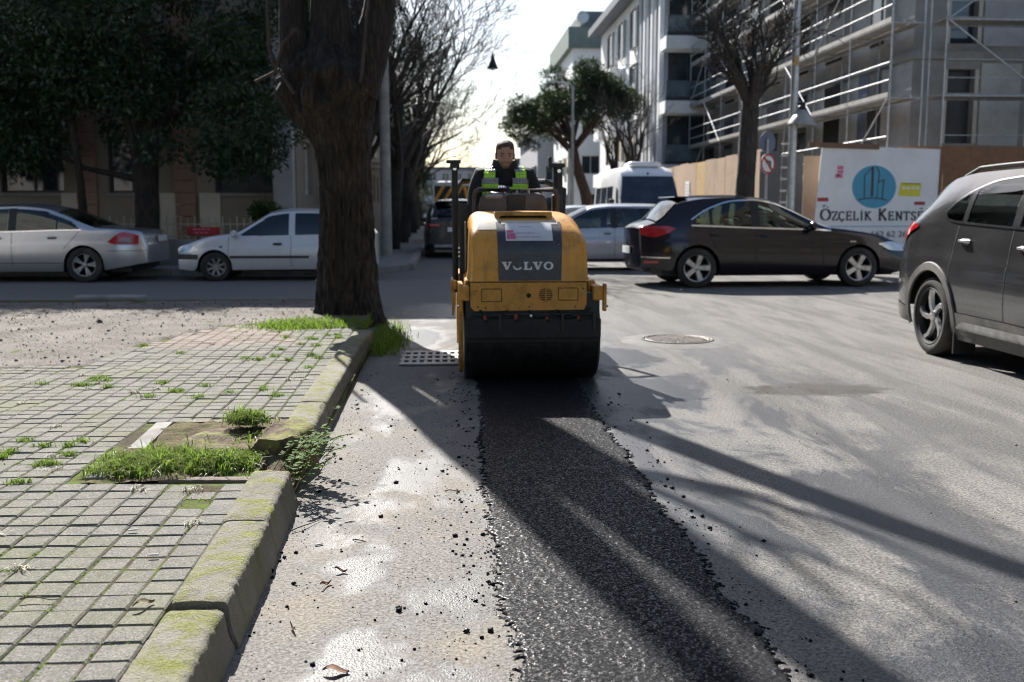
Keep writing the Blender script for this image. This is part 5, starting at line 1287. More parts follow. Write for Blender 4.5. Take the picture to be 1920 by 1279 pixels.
def driver():
    bx, by, bz = .537, 9.42, 1.09       # pelvis
    J = {}
    def V_(n, p, r, prev=None): J[n] = (Vector(p), r, prev)
    V_('pelvis', (0, 0, 0), (.155, .12)); V_('waist', (0, -.01, .19), (.15, .12), 'pelvis'); V_('chest', (0, -.03, .42), (.19, .14), 'waist'); V_('upper', (0, -.035, .585), (.155, .108), 'chest'); V_('neck', (0, -.05, .635), (.066, .066), 'upper'); V_('neck2', (0, -.075, .67), (.058, .058), 'neck')
    for s, n in ((-1, 'r'), (1, 'l')):
        V_('sh'+n, (s*.208, -.03, .572), (.090, .086), 'upper'); V_('am'+n, (s*.266, -.06, .42), (.075, .075), 'sh'+n); V_('el'+n, (s*.275, -.13, .24), (.064, .064), 'am'+n); V_('fa'+n, ((.13, .205)[s > 0]*s, -.25, .33), (.052, .052), 'el'+n)
        wx, wy, wz = ((-.035, -.30, .435), (.125, -.33, .39))[s > 0]
        V_('wr'+n, (wx, wy, wz), (.034, .032), 'fa'+n); V_('pa'+n, (wx, wy-.065, wz+.018), (.038, .026), 'wr'+n)
        V_('hp'+n, (s*.10, -.06, -.02), (.095, .09), 'pelvis'); V_('th'+n, (s*.14, -.26, -.01), (.083, .083), 'hp'+n); V_('kn'+n, (s*.16, -.47, -.02), (.064, .064), 'th'+n); V_('ca'+n, (s*.155, -.52, -.22), (.058, .058), 'kn'+n); V_('an'+n, (s*.15, -.54, -.385), (.045, .045), 'ca'+n); V_('to'+n, (s*.155, -.70, -.405), (.042, .032), 'an'+n)
    names = list(J); me = bpy.data.meshes.new('driver_skel'); me.from_pydata([tuple(J[n][0]) for n in names], [(names.index(J[n][2]), names.index(n)) for n in names if J[n][2]], [])
    ob = bpy.data.objects.new('tmp', me); COL.objects.link(ob); md = ob.modifiers.new('s', 'SKIN'); md.use_smooth_shade = True; sb = ob.modifiers.new('u', 'SUBSURF'); sb.levels = 2
    for i, n in enumerate(names):
        sv = me.skin_vertices[0].data[i]; sv.radius = J[n][1]; sv.use_root = (n == 'pelvis')
    dg = bpy.context.evaluated_depsgraph_get(); ev = ob.evaluated_get(dg).to_mesh()
    m = MB(); vs = [tuple(v.co) for v in ev.vertices]; wrx = {}
    for pz in ev.polygons:
        c = pz.center; k = 0                                   # jacket
        if c.z < .06 and c.y < .2 and not (abs(c.x) > .2 and c.y < -.1 and c.z > .02): k = 1
        if c.y < -.285 and c.z > .36 and abs(c.x) < .19: k = 2
        if c.y < -.44 and c.z < -.34: k = 3
        if c.z > .60 and abs(c.x) < .12: k = 4
        m.add([vs[i] for i in pz.vertices], [tuple(range(len(pz.vertices)))], k)
    ob.evaluated_get(dg).to_mesh_clear(); bpy.data.objects.remove(ob)
    # fingers closed round the rim of the steering wheel
    for s in (-1, 1):
        bxp = Vector((-.035, -.375, .458)) if s < 0 else Vector((.125, -.405, .413))
        for q, (dx, L) in enumerate(((-.030, .030), (-.010, .034), (.010, .033), (.029, .027))):
            p = bxp+Vector((dx, 0, 0)); m.tube([p+Vector((0, .02, 0)), p+Vector((0, -L*.6, .006)), p+Vector((0, -L*1.2, -.008)), p+Vector((0, -L*1.15, -.030)), p+Vector((0, -L*.7, -.040))], [.0100, .0098, .0092, .0085, .0070], 8, 2)
        p = bxp+Vector((-s*.036, .03, -.006)); m.tube([p, p+Vector((-s*.018, -.022, -.002)), p+Vector((-s*.016, -.045, -.016))], [.011, .010, .008], 8, 2)
    # head, tilted down a little
    HD = Vector((0, -.10, .63)); T = Matrix.Rotation(R(9), 3, 'X'); 
    prof = [(0.0, .030, .062, .020), (.012, .044, .082, .035), (.035, .056, .094, .055), (.06, .064, .099, .070), (.085, .069, .101, .082), (.11, .0725, .100, .090), (.135, .0745, .100, .096), (.16, .0755, .101, .098), (.185, .0735, .097, .097), (.205, .067, .086, .090), (.222, .054, .066, .074), (.234, .034, .040, .048), (.240, .012, .014, .018)]
    rings = []; n = 32
    for z, w, f, b in prof:
        ring = []
        for k in range(n):
            a = 2*PI*k/n - PI/2; ca, sa = math.cos(a), math.sin(a); dep = f if sa < 0 else b
            x, y = w*(abs(ca)**.85)*(1 if ca > 0 else -1), dep*sa
            if sa < 0:
                fx = abs(x)
                nose = math.exp(-(fx/.011)**2)*(max(0, 1-abs(z-.088)/.03)*.022 + max(0, 1-abs(z-.115)/.028)*.010)
                brow = math.exp(-((z-.142)/.012)**2)*.006*(fx < .055); sock = -math.exp(-((fx-.031)/.015)**2-((z-.122)/.013)**2)*.012
                lips = math.exp(-(fx/.024)**2)*(math.exp(-((z-.052)/.007)**2)*.006-math.exp(-((z-.044)/.004)**2)*.004+math.exp(-((z-.036)/.006)**2)*.005); chin = math.exp(-(fx/.02)**2-((z-.012)/.012)**2)*.006
                y -= nose+brow+sock+lips+chin
            ring.append(tuple(HD+T@Vector((x, y, z))))
        rings.append(ring)
    # refine in z for the face
    fine = []
    for i in range(len(rings)-1):
        for q in range(3): fine.append([tuple(Vector(a).lerp(Vector(b), q/3)) for a, b in zip(rings[i], rings[i+1])])
    fine.append(rings[-1]); b0 = len(m.f); m.loft(fine, True, (True, True), 4)
    for fi in range(b0, len(m.f)):
        c = sum((T.inverted()@(Vector(m.v[i])-HD) for i in m.f[fi]), Vector())/len(m.f[fi])
        if c.z < .066 and c.y < .02 and not (abs(c.x) < .02 and .034 < c.z < .056): m.m[fi] = 5
    for s in (-1, 1):
        er = []
        for t, w in ((-.004, .5), (.0, 1), (.012, 1.05), (.018, .7)): er.append([tuple(HD+T@Vector((s*(.070+t), .012+.016*w*math.cos(a), .108+.031*w*math.sin(a)))) for a in np.linspace(0, 2*PI, 12, endpoint=False)])
        m.loft(er, True, (True, True), 4)
    body = m.build('person', [M['jacket'], M['navy'], M['glove'], M['boot'], M['skin'], M['stubble']], None, 60)
    body.scale = (1.05,)*3; body.location = (bx, by, bz-.045); tag(body, 'roller driver in black jacket and green hi-vis vest, hands on the wheel', 'person')
    for s in (-1, 1):
        e = MB(); c = HD+T@Vector((s*.031, -.086, .1215)); e.lathe([(-.004, .004), (0, .0125), (.006, .010)], tuple(c), 'Y', 12)
        e.box(tuple(HD+T@Vector((s*.033, -.104, .139))), (.034, .008, .007), bev=.002); e.build('eye_and_brow', M['eye'], body)
    # hair
    hr = []
    for z, w, f, b in prof:
        if z < .06: continue
        ring = []
        for k in range(n):
            a = 2*PI*k/n - PI/2; ca, sa = math.cos(a), math.sin(a); dep = f if sa < 0 else b
            off = .007 + .004*MN.noise(Vector((ca*6, sa*6, z*60))); hl = .188 if sa < -.55 else (.10 + .075*max(0, min(1, (-sa-.05)/.4)) if sa < .25 else .062)
            if sa < -.2 and abs(ca) > .5: hl = .165
            o_ = off if z >= hl else -.006
            ring.append(tuple(HD+T@Vector(((w+o_)*(abs(ca)**.85)*(1 if ca > 0 else -1), (dep+o_)*sa, z+(off if z > .2 else 0)))))
        hr.append(ring)
    f2 = []
    for i in range(len(hr)-1):
        for q in range(2): f2.append([tuple(Vector(a).lerp(Vector(b), q/2)) for a, b in zip(hr[i], hr[i+1])])
    f2.append(hr[-1]); MB().loft(f2, True, (False, True)).build('hair', M['hair'], body, 60)
    # stand-up collar
    cr = []
    for z, w, d, yo in ((.57, .18, .125, -.03), (.64, .135, .112, -.045), (.675, .112, .104, -.065), (.710, .103, .100, -.08), (.705, .092, .090, -.08), (.63, .07, .07, -.06)):
        ring = []
        for k in range(28):
            a = 2*PI*k/28; open_ = max(0, -math.sin(a))**4; ring.append((w*math.cos(a), yo+d*math.sin(a), z-.075*open_*(1 if z > .56 else .3)))
        cr.append(ring)
    MB().loft(cr, True, (False, False)).build('jacket_collar', M['jacket'], body, 60)
    # hi-vis vest: front panels with a V neck, back, grey bands
    vm = MB(); zz = np.linspace(.02, .612, 26); na = 48
    def wd(z): return cinterp(z, [(0, .185), (.17, .182), (.36, .214), (.46, .236), (.54, .225), (.585, .165), (.61, .10)])
    def dp(z): return cinterp(z, [(0, .155), (.17, .150), (.36, .168), (.46, .165), (.54, .142), (.61, .10)])
    P = []
    for z in zz:
        P.append([(wd(z)*math.cos(a)*1.02, -.03+dp(z)*math.sin(a)*1.02, z*1.105) for a in np.linspace(0, 2*PI, na, endpoint=False)])
    for i in range(len(zz)-1):
        for k in range(na):
            a = 2*PI*(k+.5)/na; z = (zz[i]+zz[i+1])/2; x = wd(z)*math.cos(a); front = math.sin(a) < 0
            if front and abs(x) < .012 + max(0, (z-.33))*.36: continue                          # open V front
            if abs(math.sin(a)) < .27 and z > .30 and z < .52: continue                          # arm holes
            g = 1 if (.17 < z < .225 or (.44 < z < .50+.05*(not front)) or (z > .53 and .09 < abs(x) < .15)) else 0
            vm.add([P[i][k], P[i][(k+1) % na], P[i+1][(k+1) % na], P[i+1][k]], [(0, 1, 2, 3)], g)
    vo = vm.build('hi_vis_vest', [M['hivis'], M['reflect']], body, 60); 
    sl = vo.modifiers.new('thick', 'SOLIDIFY'); sl.thickness = .008; sl.offset = 1
driver()
# ---------------------------------------------------------------- trees
def bark(name, a, b, vs=9.0):
    t = NT(name); p = t.coord('Object'); k = t.noise(t.mapping(p, (1, 1, .26)), vs, 6, .68, .5); n = t.noise(p, 2.5, 5, .6)
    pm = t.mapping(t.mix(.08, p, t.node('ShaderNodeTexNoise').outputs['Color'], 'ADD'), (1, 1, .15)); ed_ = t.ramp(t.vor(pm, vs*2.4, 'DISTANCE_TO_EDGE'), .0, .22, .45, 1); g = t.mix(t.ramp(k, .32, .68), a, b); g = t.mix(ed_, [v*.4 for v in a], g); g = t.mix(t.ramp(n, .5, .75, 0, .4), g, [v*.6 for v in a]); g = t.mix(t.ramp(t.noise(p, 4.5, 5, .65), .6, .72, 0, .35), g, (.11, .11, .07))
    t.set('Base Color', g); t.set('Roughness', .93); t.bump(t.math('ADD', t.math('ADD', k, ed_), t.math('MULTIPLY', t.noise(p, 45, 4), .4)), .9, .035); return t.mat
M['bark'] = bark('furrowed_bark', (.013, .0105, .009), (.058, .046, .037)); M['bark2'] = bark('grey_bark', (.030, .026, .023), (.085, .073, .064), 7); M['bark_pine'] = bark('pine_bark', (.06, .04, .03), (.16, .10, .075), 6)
M['twig'] = pmat('twig_bark', (.055, .043, .036), .9, 0, .3, 6)

def limb_mesh(mb, pts, rads, n=20, seed=0, rough=.06, ridge=.05, step=.06):
    """thick limb with furrowed bark as real relief"""
    L = [0]
    for a, b in zip(pts, pts[1:]): L.append(L[-1]+(Vector(b)-Vector(a)).length)
    m = max(6, int(L[-1]/step)); rings = []
    for i in range(m+1):
        s = L[-1]*i/m; c = Vector([cinterp(s, [(l, p[k]) for l, p in zip(L, pts)]) for k in range(3)]); r = cinterp(s, list(zip(L, rads)))
        s2 = min(L[-1], s+.02); c2 = Vector([cinterp(s2, [(l, p[k]) for l, p in zip(L, pts)]) for k in range(3)]); s1 = max(0, s-.02); c1 = Vector([cinterp(s1, [(l, p[k]) for l, p in zip(L, pts)]) for k in range(3)])
        t = (c2-c1).normalized(); u = Vector((1, 0, 0)); u = (u-t*u.dot(t)).normalized(); v = t.cross(u); ring = []
        for k in range(n):
            a = 2*PI*k/n; d = u*math.cos(a)+v*math.sin(a); q = Vector((math.cos(a), math.sin(a), 0))
            f = 1 + rough*2*MN.noise(q*1.3+Vector((seed, 0, s*.9))) - ridge*abs(MN.noise(q*4.5+Vector((0, seed, s*1.1))))*1.6 - ridge*.7*abs(MN.noise(q*9+Vector((seed, 3, s*2.2)))) + ridge*.3*MN.noise(q*14+Vector((s*9, seed, 0)))
            ring.append(tuple(c+d*r*f))
        rings.append(ring)
    mb.loft(rings, True, (True, True)); return mb
def grow(mb, p, d, L, r, lev, maxlev, rnd, up=.12, spread=.6, n=5, kids=(3, 4), shrink=.66, rmin=.003):
    p = Vector(p); d = Vector(d).normalized(); segs = 5 if lev < 2 else 4; pts = [p]; rs = [r]
    for i in range(segs):
        d = (d + Vector((rnd.gauss(0, .13), rnd.gauss(0, .13), rnd.gauss(0, .08)+up*.35))).normalized(); p = p+d*(L/segs); pts.append(p); rs.append(max(rmin, r*(1-.55*(i+1)/segs)))
    mb.tube(pts, rs, max(3, n), cap=False)
    if lev >= maxlev: return
    for k in range(rnd.randint(*kids)):
        i = rnd.randint(1, segs) if k else segs; a = rnd.uniform(0, 6.283); side = d.cross(Vector((math.cos(a), math.sin(a), .3))).normalized()
        nd = (d + side*rnd.uniform(spread*.5, spread*1.3) + Vector((0, 0, up))).normalized()
        grow(mb, pts[i], nd, L*rnd.uniform(shrink*.75, shrink*1.15), max(rmin, rs[i]*rnd.uniform(.5, .72)), lev+1, maxlev, rnd, up, spread, n-1, kids, shrink, rmin)

# the thick pollarded trunk by the kerb
def big_tree():
    root = thing('street_tree', 'thick furrowed trunk of a pollarded tree at the kerb, left of the roller', 'tree', (-1.17, 11.75, 0))
    n = 96; rings = []; rnd = random.Random(5)
    prof = [(-.05, .56), (.02, .48), (.12, .425), (.35, .385), (.8, .355), (1.3, .335), (1.8, .33), (2.05, .36), (2.25, .43), (2.45, .51), (2.65, .55), (2.85, .52), (3.05, .41), (3.2, .28), (3.3, .2)]
    cen = [(0, 0), (1.2, .0), (2.0, -.03), (2.6, -.19), (3.0, -.18), (3.3, -.12)]
    zs = np.linspace(-.05, 3.3, 150)
    for z in zs:
        r = cinterp(z, prof); cx = cinterp(z, cen); ring = []; kn = max(0, min(1, (z-2.05)/.5))
        for k in range(n):
            a = 2*PI*k/n; q = Vector((math.cos(a), math.sin(a), 0)); but = max(0, 1-z/.45)
            f = 1 + .07*MN.noise(q*1.5+Vector((2, 0, z*.5))) + .30*but*max(0, MN.noise(q*2.4+Vector((7, 1, 0)))) + kn*(.26*MN.noise(q*2.2+Vector((0, 9, z*2.4))) + .20*MN.noise(q*4.5+Vector((4, 0, z*5))))
            f += -.03 + .11*(1-min(1, 3.2*abs(MN.noise(q*5.0+Vector((0, 3, z*1.0))))))*-.55 - .075*(1-min(1, 3.5*abs(MN.noise(q*10+Vector((6, 0, z*2.6)))))); f -= .03*abs(MN.noise(q*16+Vector((6, 0, z*6)))) - .02*MN.noise(q*20+Vector((0, 0, z*8)))
            ring.append((cx+r*f*math.cos(a), r*f*math.sin(a), z+kn*.05*MN.noise(q*4+Vector((0, 0, 5)))))
        rings.append(ring)
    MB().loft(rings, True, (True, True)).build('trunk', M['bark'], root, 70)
    limbs = [([(-.36, -.05, 2.7), (-.52, 0, 3.1), (-.54, .03, 3.7), (-.60, .1, 5.0), (-.72, .2, 6.5), (-.9, .3, 8.0)], [.24, .19, .16, .17, .15, .10]),
             ([(-.12, -.02, 2.8), (-.13, 0, 3.4), (-.16, 0, 4.1), (-.25, .1, 5.4), (-.38, .2, 6.8), (-.5, .3, 8.2)], [.36, .24, .20, .21, .19, .12]),
             ([(.10, 0, 2.7), (.28, .0, 3.1), (.42, .03, 3.6), (.52, .05, 4.6), (.62, .1, 5.8), (.72, .2, 6.9), (.9, .3, 8.2)], [.32, .24, .18, .14, .115, .095, .06]),
             ([(-.10, .25, 2.8), (-.15, .5, 3.4), (-.2, .7, 4.4), (-.3, 1.0, 6.4)], [.22, .18, .16, .10])]
    for k, (p, r) in enumerate(limbs):
        lm = limb_mesh(MB(), p, r, 36, k*3.7, .06, .06, .05).build('limb', M['bark'], root, 70)
        b = MB(); 
        for q in range((5, 5, 2, 4)[k]):
            i = len(p)-1; a = rnd.uniform(0, 6.28); grow(b, p[i], (math.cos(a)*.7, math.sin(a)*.7, .8), rnd.uniform(.7, 1.3), r[i]*.5, 1, 3, rnd, .12, .7, 5, (2, 3), .62)
        b.build('branches', M['twig'], root)['kind'] = 'stuff'
    for p in ([(.22, -.38, 2.72), (.26, -.44, 2.95), (.30, -.42, 3.35), (.36, -.36, 3.8)], [(-.70, -.2, 2.85), (-.78, -.25, 3.1), (-.80, -.2, 3.9)], [(-.72, -.2, 2.86), (-.62, -.3, 3.15), (-.48, -.3, 3.3)], [(-.5, -.35, 2.6), (-.66, -.4, 2.85), (-.92, -.4, 2.72)]):
        MB().tube(p, [.025, .022, .016, .010][:len(p)], 8).build('shoot', M['twig'], root, 60)
big_tree()

# bare trees down the left side of the street
def bare_tree(name, label, seed, loc, h0, r0, spread=.55, group=None, lean=(0, 0), maxlev=4, L=2.4, kids=(3, 4), nl=5, root=None):
    rnd = random.Random(seed); root = thing(name, label, 'tree', loc, 0, group)
    pts = [(0, 0, -.05), (lean[0]*.3, lean[1]*.3, h0*.4), (lean[0], lean[1], h0)]
    limb_mesh(MB(), pts, [r0*1.15, r0*.95, r0*.85], 20, seed, .07, .06, .12).build('trunk', M['bark2'], root, 70)
    b = MB()
    for k in range(nl):
        a = 2*PI*k/nl+rnd.uniform(-.4, .4); t = spread*rnd.uniform(.7, 1.3)
        grow(b, (lean[0], lean[1], h0-.1-.3*rnd.random()), (math.cos(a)*t, math.sin(a)*t, 1), L*rnd.uniform(.8, 1.2), r0*.55, 0, maxlev, rnd, .10, .55, 6, kids, .68, .0085)
    o = b.build('branches', M['bark2'], root); o['kind'] = 'stuff'; return root
LB = ['bare street tree nearest the concrete pole on the left pavement', 'second bare street tree along the left pavement, leaning to the road', 'third bare street tree along the left pavement', 'fourth bare tree of the row on the left pavement', 'fifth bare tree of the row, beyond the works truck', 'last bare tree of the row on the left, far down the street', 'bare slender tree set back behind the concrete pole', 'bare forked tree set back against the building on the left']
T1 = bare_tree('bare_tree', LB[0], 21, (-1.75, 31.5, .12), 2.7, .25, .62, 'bare trees on the left pavement', (.25, 0), 5, 3.0, (3, 3), 6)
T2 = bare_tree('bare_tree', LB[1], 33, (-1.75, 38.0, .12), 2.8, .24, .62, 'bare trees on the left pavement', (.35, .1), 5, 3.1, (3, 3), 6)
for src, loc, rz, lab in ((T1, (-1.9, 45.5, .12), 2.1, LB[2]), (T2, (-1.9, 54, .12), 1.3, LB[3]), (T1, (-2.0, 64, .12), 4.0, LB[4]), (T2, (-2.0, 78, .12), 3.1, LB[5]), (T2, (-2.6, 28.5, .12), 5.0, LB[6]), (T1, (-3.3, 35, .12), .8, LB[7])):
    o = copy_tree(src); o.location = loc; o.rotation_euler = (0, 0, rz); o['label'] = lab
# right side
bare_tree('bare_tree', 'dark bare tree in front of the scaffolding, between minibus and white sign', 51, (7.15, 23.9, .12), 3.9, .24, .8, None, (.1, 0), 4, 1.4, (3, 4), 8)
T3 = bare_tree('bare_tree', 'tall thin bare tree before the white building, right of the pine', 61, (8.3, 44, .12), 3.0, .20, .35, 'thin bare trees by the white building', (-.1, 0), 3, 2.3, (3, 4), 3)
o = copy_tree(T3); o.location = (8.2, 49, .12); o.rotation_euler = (0, 0, 2.4); o['label'] = 'thin bare tree half hidden behind the one right of the pine'

# foliage from leaf-sized faces
def leaf_cloud(name, centres, radii, count, size, mat, parent, rnd_seed, aspect=.42, flat=.75, droop=.25, surf=.6):
    g = np.random.default_rng(rnd_seed); C = np.array(centres); Rr = np.array(radii); w = Rr**2; w = w/w.sum()
    idx = g.choice(len(C), count, p=w); d = g.normal(size=(count, 3)); d /= np.linalg.norm(d, axis=1)[:, None]
    rad = Rr[idx]*(surf + (1-surf)*g.random(count))*(1+.12*g.normal(size=count)); P = C[idx] + d*rad[:, None]*np.array([1, 1, flat])
    ax = d + .9*g.normal(size=(count, 3)); ax[:, 2] -= droop; ax /= np.linalg.norm(ax, axis=1)[:, None]
    sd_ = np.cross(ax, g.normal(size=(count, 3))); sd_ /= np.linalg.norm(sd_, axis=1)[:, None]+1e-9
    L = size*(.6+.8*g.random(count))[:, None]; nn = np.cross(ax, sd_)
    V = np.stack([P, P+ax*L*.5+sd_*L*aspect*.5+nn*L*.06, P+ax*L, P+ax*L*.5-sd_*L*aspect*.5+nn*L*.06], 1).reshape(-1, 3)
    b = np.arange(count)[:, None]*4; F = np.concatenate([b+np.array([[0, 1, 2]]), b+np.array([[0, 2, 3]])])
    o = link(name, raw_mesh(name, V, F, mat), parent); o['kind'] = 'stuff'; return o
M['magnolia'] = leaf_mat('dark_evergreen_leaf', (.014, .026, .014), (.030, .052, .024), .10, .32, 3); M['pine'] = leaf_mat('pine_needles', (.012, .021, .014), (.030, .043, .023), .06, .6, 1.5); M['shrub'] = leaf_mat('shrub_leaf', (.03, .06, .02), (.07, .12, .03), .2, .5, 4)
def evergreen(name, label, loc, trunk_h, r0, blobs, count, size, seed, group=None):
    root = thing(name, label, 'tree', loc, 0, group); rnd = random.Random(seed)
    limb_mesh(MB(), [(0, 0, -.05), (.1, 0, trunk_h*.5), (0, .05, trunk_h)], [r0*1.15, r0, r0*.6], 18, seed, .07, .05, .12).build('trunk', M['bark'], root, 70)
    for k in range(9):
        c = rnd.choice(blobs); p0 = Vector((0, 0, trunk_h*rnd.uniform(.25, .9))); p1 = Vector(c[:3]); mid = (p0+p1)/2+Vector((0, 0, -.2))
        MB().tube([p0, mid, p1], [r0*.35, r0*.22, r0*.08], 7).build('limb', M['bark'], root, 60)
    leaf_cloud('crown', [b[:3] for b in blobs], [b[3] for b in blobs], count, size, M['magnolia'], root, seed); return root
def blobs_for(cx, cz, rx, rz, ry, n, seed, rmin=.55, rmax=1.1, skirt=None):
    rnd = random.Random(seed); out = []
    while len(out) < n:
        u, v, w = [rnd.uniform(-1, 1) for _ in range(3)]
        if u*u+v*v+w*w > 1: continue
        z = cz+w*rz
        if skirt and z < skirt: continue
        out.append((cx+u*rx, v*ry, z, rnd.uniform(rmin, rmax)))
    return out
bl = blobs_for(.0, 5.0, 3.3, 3.6, 1.9, 46, 3, .6, 1.15, 2.35) + [(2.7, -.6, 2.4, .55), (3.0, -.4, 2.9, .6), (2.2, -.8, 2.1, .45), (1.6, -.9, 2.3, .5), (-2.6, -.3, 2.6, .6), (-3.2, -.4, 3.2, .6), (.6, -.9, 2.5, .5)]
evergreen('evergreen_tree', 'big dark evergreen tree shading the silver saloon on the left', (-6.55, 22.3, .12), 6.0, .24, bl, 46000, .125, 8)
bl2 = blobs_for(0, 5.2, 2.6, 3.4, 1.8, 26, 13, .6, 1.1, 2.4) + [(-.4, -.5, 2.3, .5), (.8, -.4, 2.6, .5)]
evergreen('evergreen_tree', 'second dark evergreen tree at the left edge of the picture', (-10.6, 23.2, .12), 5.5, .20, bl2, 22000, .125, 18)
def slim():
    root = thing('young_tree', 'slim dark trunk standing between the two evergreen trees', 'tree', (-7.72, 22.0, .12)); limb_mesh(MB(), [(0, 0, -.05), (-.05, 0, 1.5), (-.2, 0, 3.4)], [.10, .085, .06], 14, 4, .06, .05, .12).build('trunk', M['bark'], root, 70)
    leaf_cloud('crown', [(-.2, 0, 3.6), (-.4, .2, 4.2), (.1, -.1, 4.0)], [.6, .7, .6], 1800, .16, M['magnolia'], root, 77)
slim()
# umbrella pine far right of the street
def pine():
    root = thing('umbrella_pine', 'spreading green umbrella pine rising behind the driver on the right', 'tree', (8.5, 58, .12)); rnd = random.Random(4)
    limb_mesh(MB(), [(0, 0, -.05), (-.5, 0, 2.2), (-1.1, 0, 4.2), (-1.3, 0, 5.6)], [.40, .33, .28, .18], 20, 9, .07, .06, .15).build('trunk', M['bark_pine'], root, 70)
    B = []
    for k in range(64):
        a = rnd.uniform(0, 6.28); q = math.sqrt(rnd.random()); B.append((-1.3+q*3.5*math.cos(a), q*2.8*math.sin(a), 7.0+2.1*(1-q*q)*rnd.uniform(.2, 1)+rnd.uniform(-1.1, .3)-.35*q*math.cos(a)*-1, rnd.uniform(.5, 1.0)))
    B += [(-4.6, 0, 5.7, .45), (-4.9, .3, 6.3, .4), (-4.2, -.3, 5.2, .4), (-3.6, 0, 4.9, .45), (-5.3, 0, 6.0, .28)]
    for k, b in enumerate(B[:14]): MB().tube([(-1.2, 0, 4.3+.1*k), (lerp(-1.2, b[0], .5), b[1]*.5, lerp(4.5, b[2], .6)), b[:3]], [.13, .09, .04], 7).build('limb', M['bark_pine'], root, 60)
    leaf_cloud('crown', [b[:3] for b in B], [b[3] for b in B], 42000, .24, M['pine'], root, 5, .20, .62, -.25, .5)
pine()
def conifer(label, loc, h, seed):
    root = thing('conifer_tree', label, 'tree', loc); MB().cyl((0, 0, -.05), (0, 0, h*.9), .22, .06, 12).build('trunk', M['bark'], root, 60); rnd = random.Random(seed)
    B = [(rnd.uniform(-1, 1)*(1-t)*2.4, rnd.uniform(-1, 1)*(1-t)*2.2, 1.5+t*(h-1.8), .35+.75*(1-t)) for t in [k/22 for k in range(22)] for _ in range(2)]
    leaf_cloud('crown', [b[:3] for b in B], [b[3] for b in B], 9000, .24, M['pine'], root, seed, .2, .5, .4, .5)
conifer('dark conifer behind the bare trees, far down the left side', (-3.2, 72, .12), 11, 6)
conifer('smaller dark conifer at the far end of the left pavement', (-3.0, 95, .12), 9, 7)
def bush(label, loc, r, seed):
    root = thing('shrub', label, 'shrub', loc); MB().cyl((0, 0, 0), (0, 0, r), .03, .015, 8).build('stem', M['bark'], root); leaf_cloud('foliage', [(0, 0, r), (r*.5, 0, r*.8), (-r*.5, .1, r*.9)], [r*.7, r*.5, r*.5], 1300, .10, M['shrub'], root, seed)
bush('small green shrub at the foot of the building beside the thick trunk', (-4.15, 23.4, .9), .42, 3)
# ---------------------------------------------------------------- buildings
def facade_wall(name, o, u, w, h, holes, mat, parent, thick=.28, base=0.0):
    """wall from o along unit u (2-D), with rectangular holes (x0, z0, x1, z1)"""
    xs = sorted({0, w} | {v for q in holes for v in (q[0], q[2])}); zs = sorted({base, h} | {v for q in holes for v in (q[1], q[3])}); n = (u[1], -u[0]); m = MB()
    P = lambda x, z, d: (o[0]+u[0]*x-n[0]*d, o[1]+u[1]*x-n[1]*d, z)
    for i in range(len(xs)-1):
        for j in range(len(zs)-1):
            cx, cz = (xs[i]+xs[i+1])/2, (zs[j]+zs[j+1])/2
            if any(q[0] < cx < q[2] and q[1] < cz < q[3] for q in holes): continue
            m.add([P(xs[i], zs[j], 0), P(xs[i+1], zs[j], 0), P(xs[i+1], zs[j+1], 0), P(xs[i], zs[j+1], 0)], [(0, 1, 2, 3)])
    for (a, b, c, d) in holes:
        m.add([P(a, b, 0), P(c, b, 0), P(c, d, 0), P(a, d, 0), P(a, b, thick), P(c, b, thick), P(c, d, thick), P(a, d, thick)], [(0, 1, 5, 4), (1, 2, 6, 5), (2, 3, 7, 6), (3, 0, 4, 7)])
    return m.build(name, mat, parent), P
def window(P, q, parent, gmat, fmat, mull=1, d=.16, fw=.06, sill=None):
    a, b, c, e = q; fr = MB()
    def bar(x0, z0, x1, z1, d0, d1):
        fr.add([P(x0, z0, d0), P(x1, z0, d0), P(x1, z1, d0), P(x0, z1, d0), P(x0, z0, d1), P(x1, z0, d1), P(x1, z1, d1), P(x0, z1, d1)], [(0, 1, 2, 3), (4, 7, 6, 5), (0, 4, 5, 1), (1, 5, 6, 2), (2, 6, 7, 3), (3, 7, 4, 0)])
    for (x0, z0, x1, z1) in ((a, b, a+fw, e), (c-fw, b, c, e), (a+fw, b, c-fw, b+fw), (a+fw, e-fw, c-fw, e)): bar(x0, z0, x1, z1, d-.03, d+.05)
    for k in range(1, mull+1): x = lerp(a, c, k/(mull+1)); bar(x-fw*.4, b+fw, x+fw*.4, e-fw, d-.02, d+.04)
    f = fr.build('window', fmat, parent)
    MB().add([P(a, b, d+.02), P(c, b, d+.02), P(c, e, d+.02), P(a, e, d+.02)], [(0, 1, 2, 3)]).build('pane', gmat, f)
    if sill:
        m = fr = MB(); bar(a-.06, b-.07, c+.06, b-.004, -.07, .1); fr.build('sill', sill, f)
    return f
M['beige'] = pmat('beige_render', (.24, .21, .17), .9, 0, .12, 1.2, .25, 60, dirt=(.20, .17, .14), dirt_amt=.5, dscale=.8, kind='World'); M['pinkstone'] = pmat('pink_stone_cladding', (.27, .165, .13), .8, 0, .2, 3, .2, 50, kind='World'); M['whitew'] = pmat('white_facade', (.82, .82, .81), .8, 0, .06, 1.0, .1, 40, dirt=(.45, .44, .42), dirt_amt=.35, dscale=.6, kind='World'); M['greyw'] = pmat('grey_facade', (.36, .36, .385), .8, 0, .1, 1.0, .1, 40, dirt=(.22, .22, .22), dirt_amt=.4, kind='World')
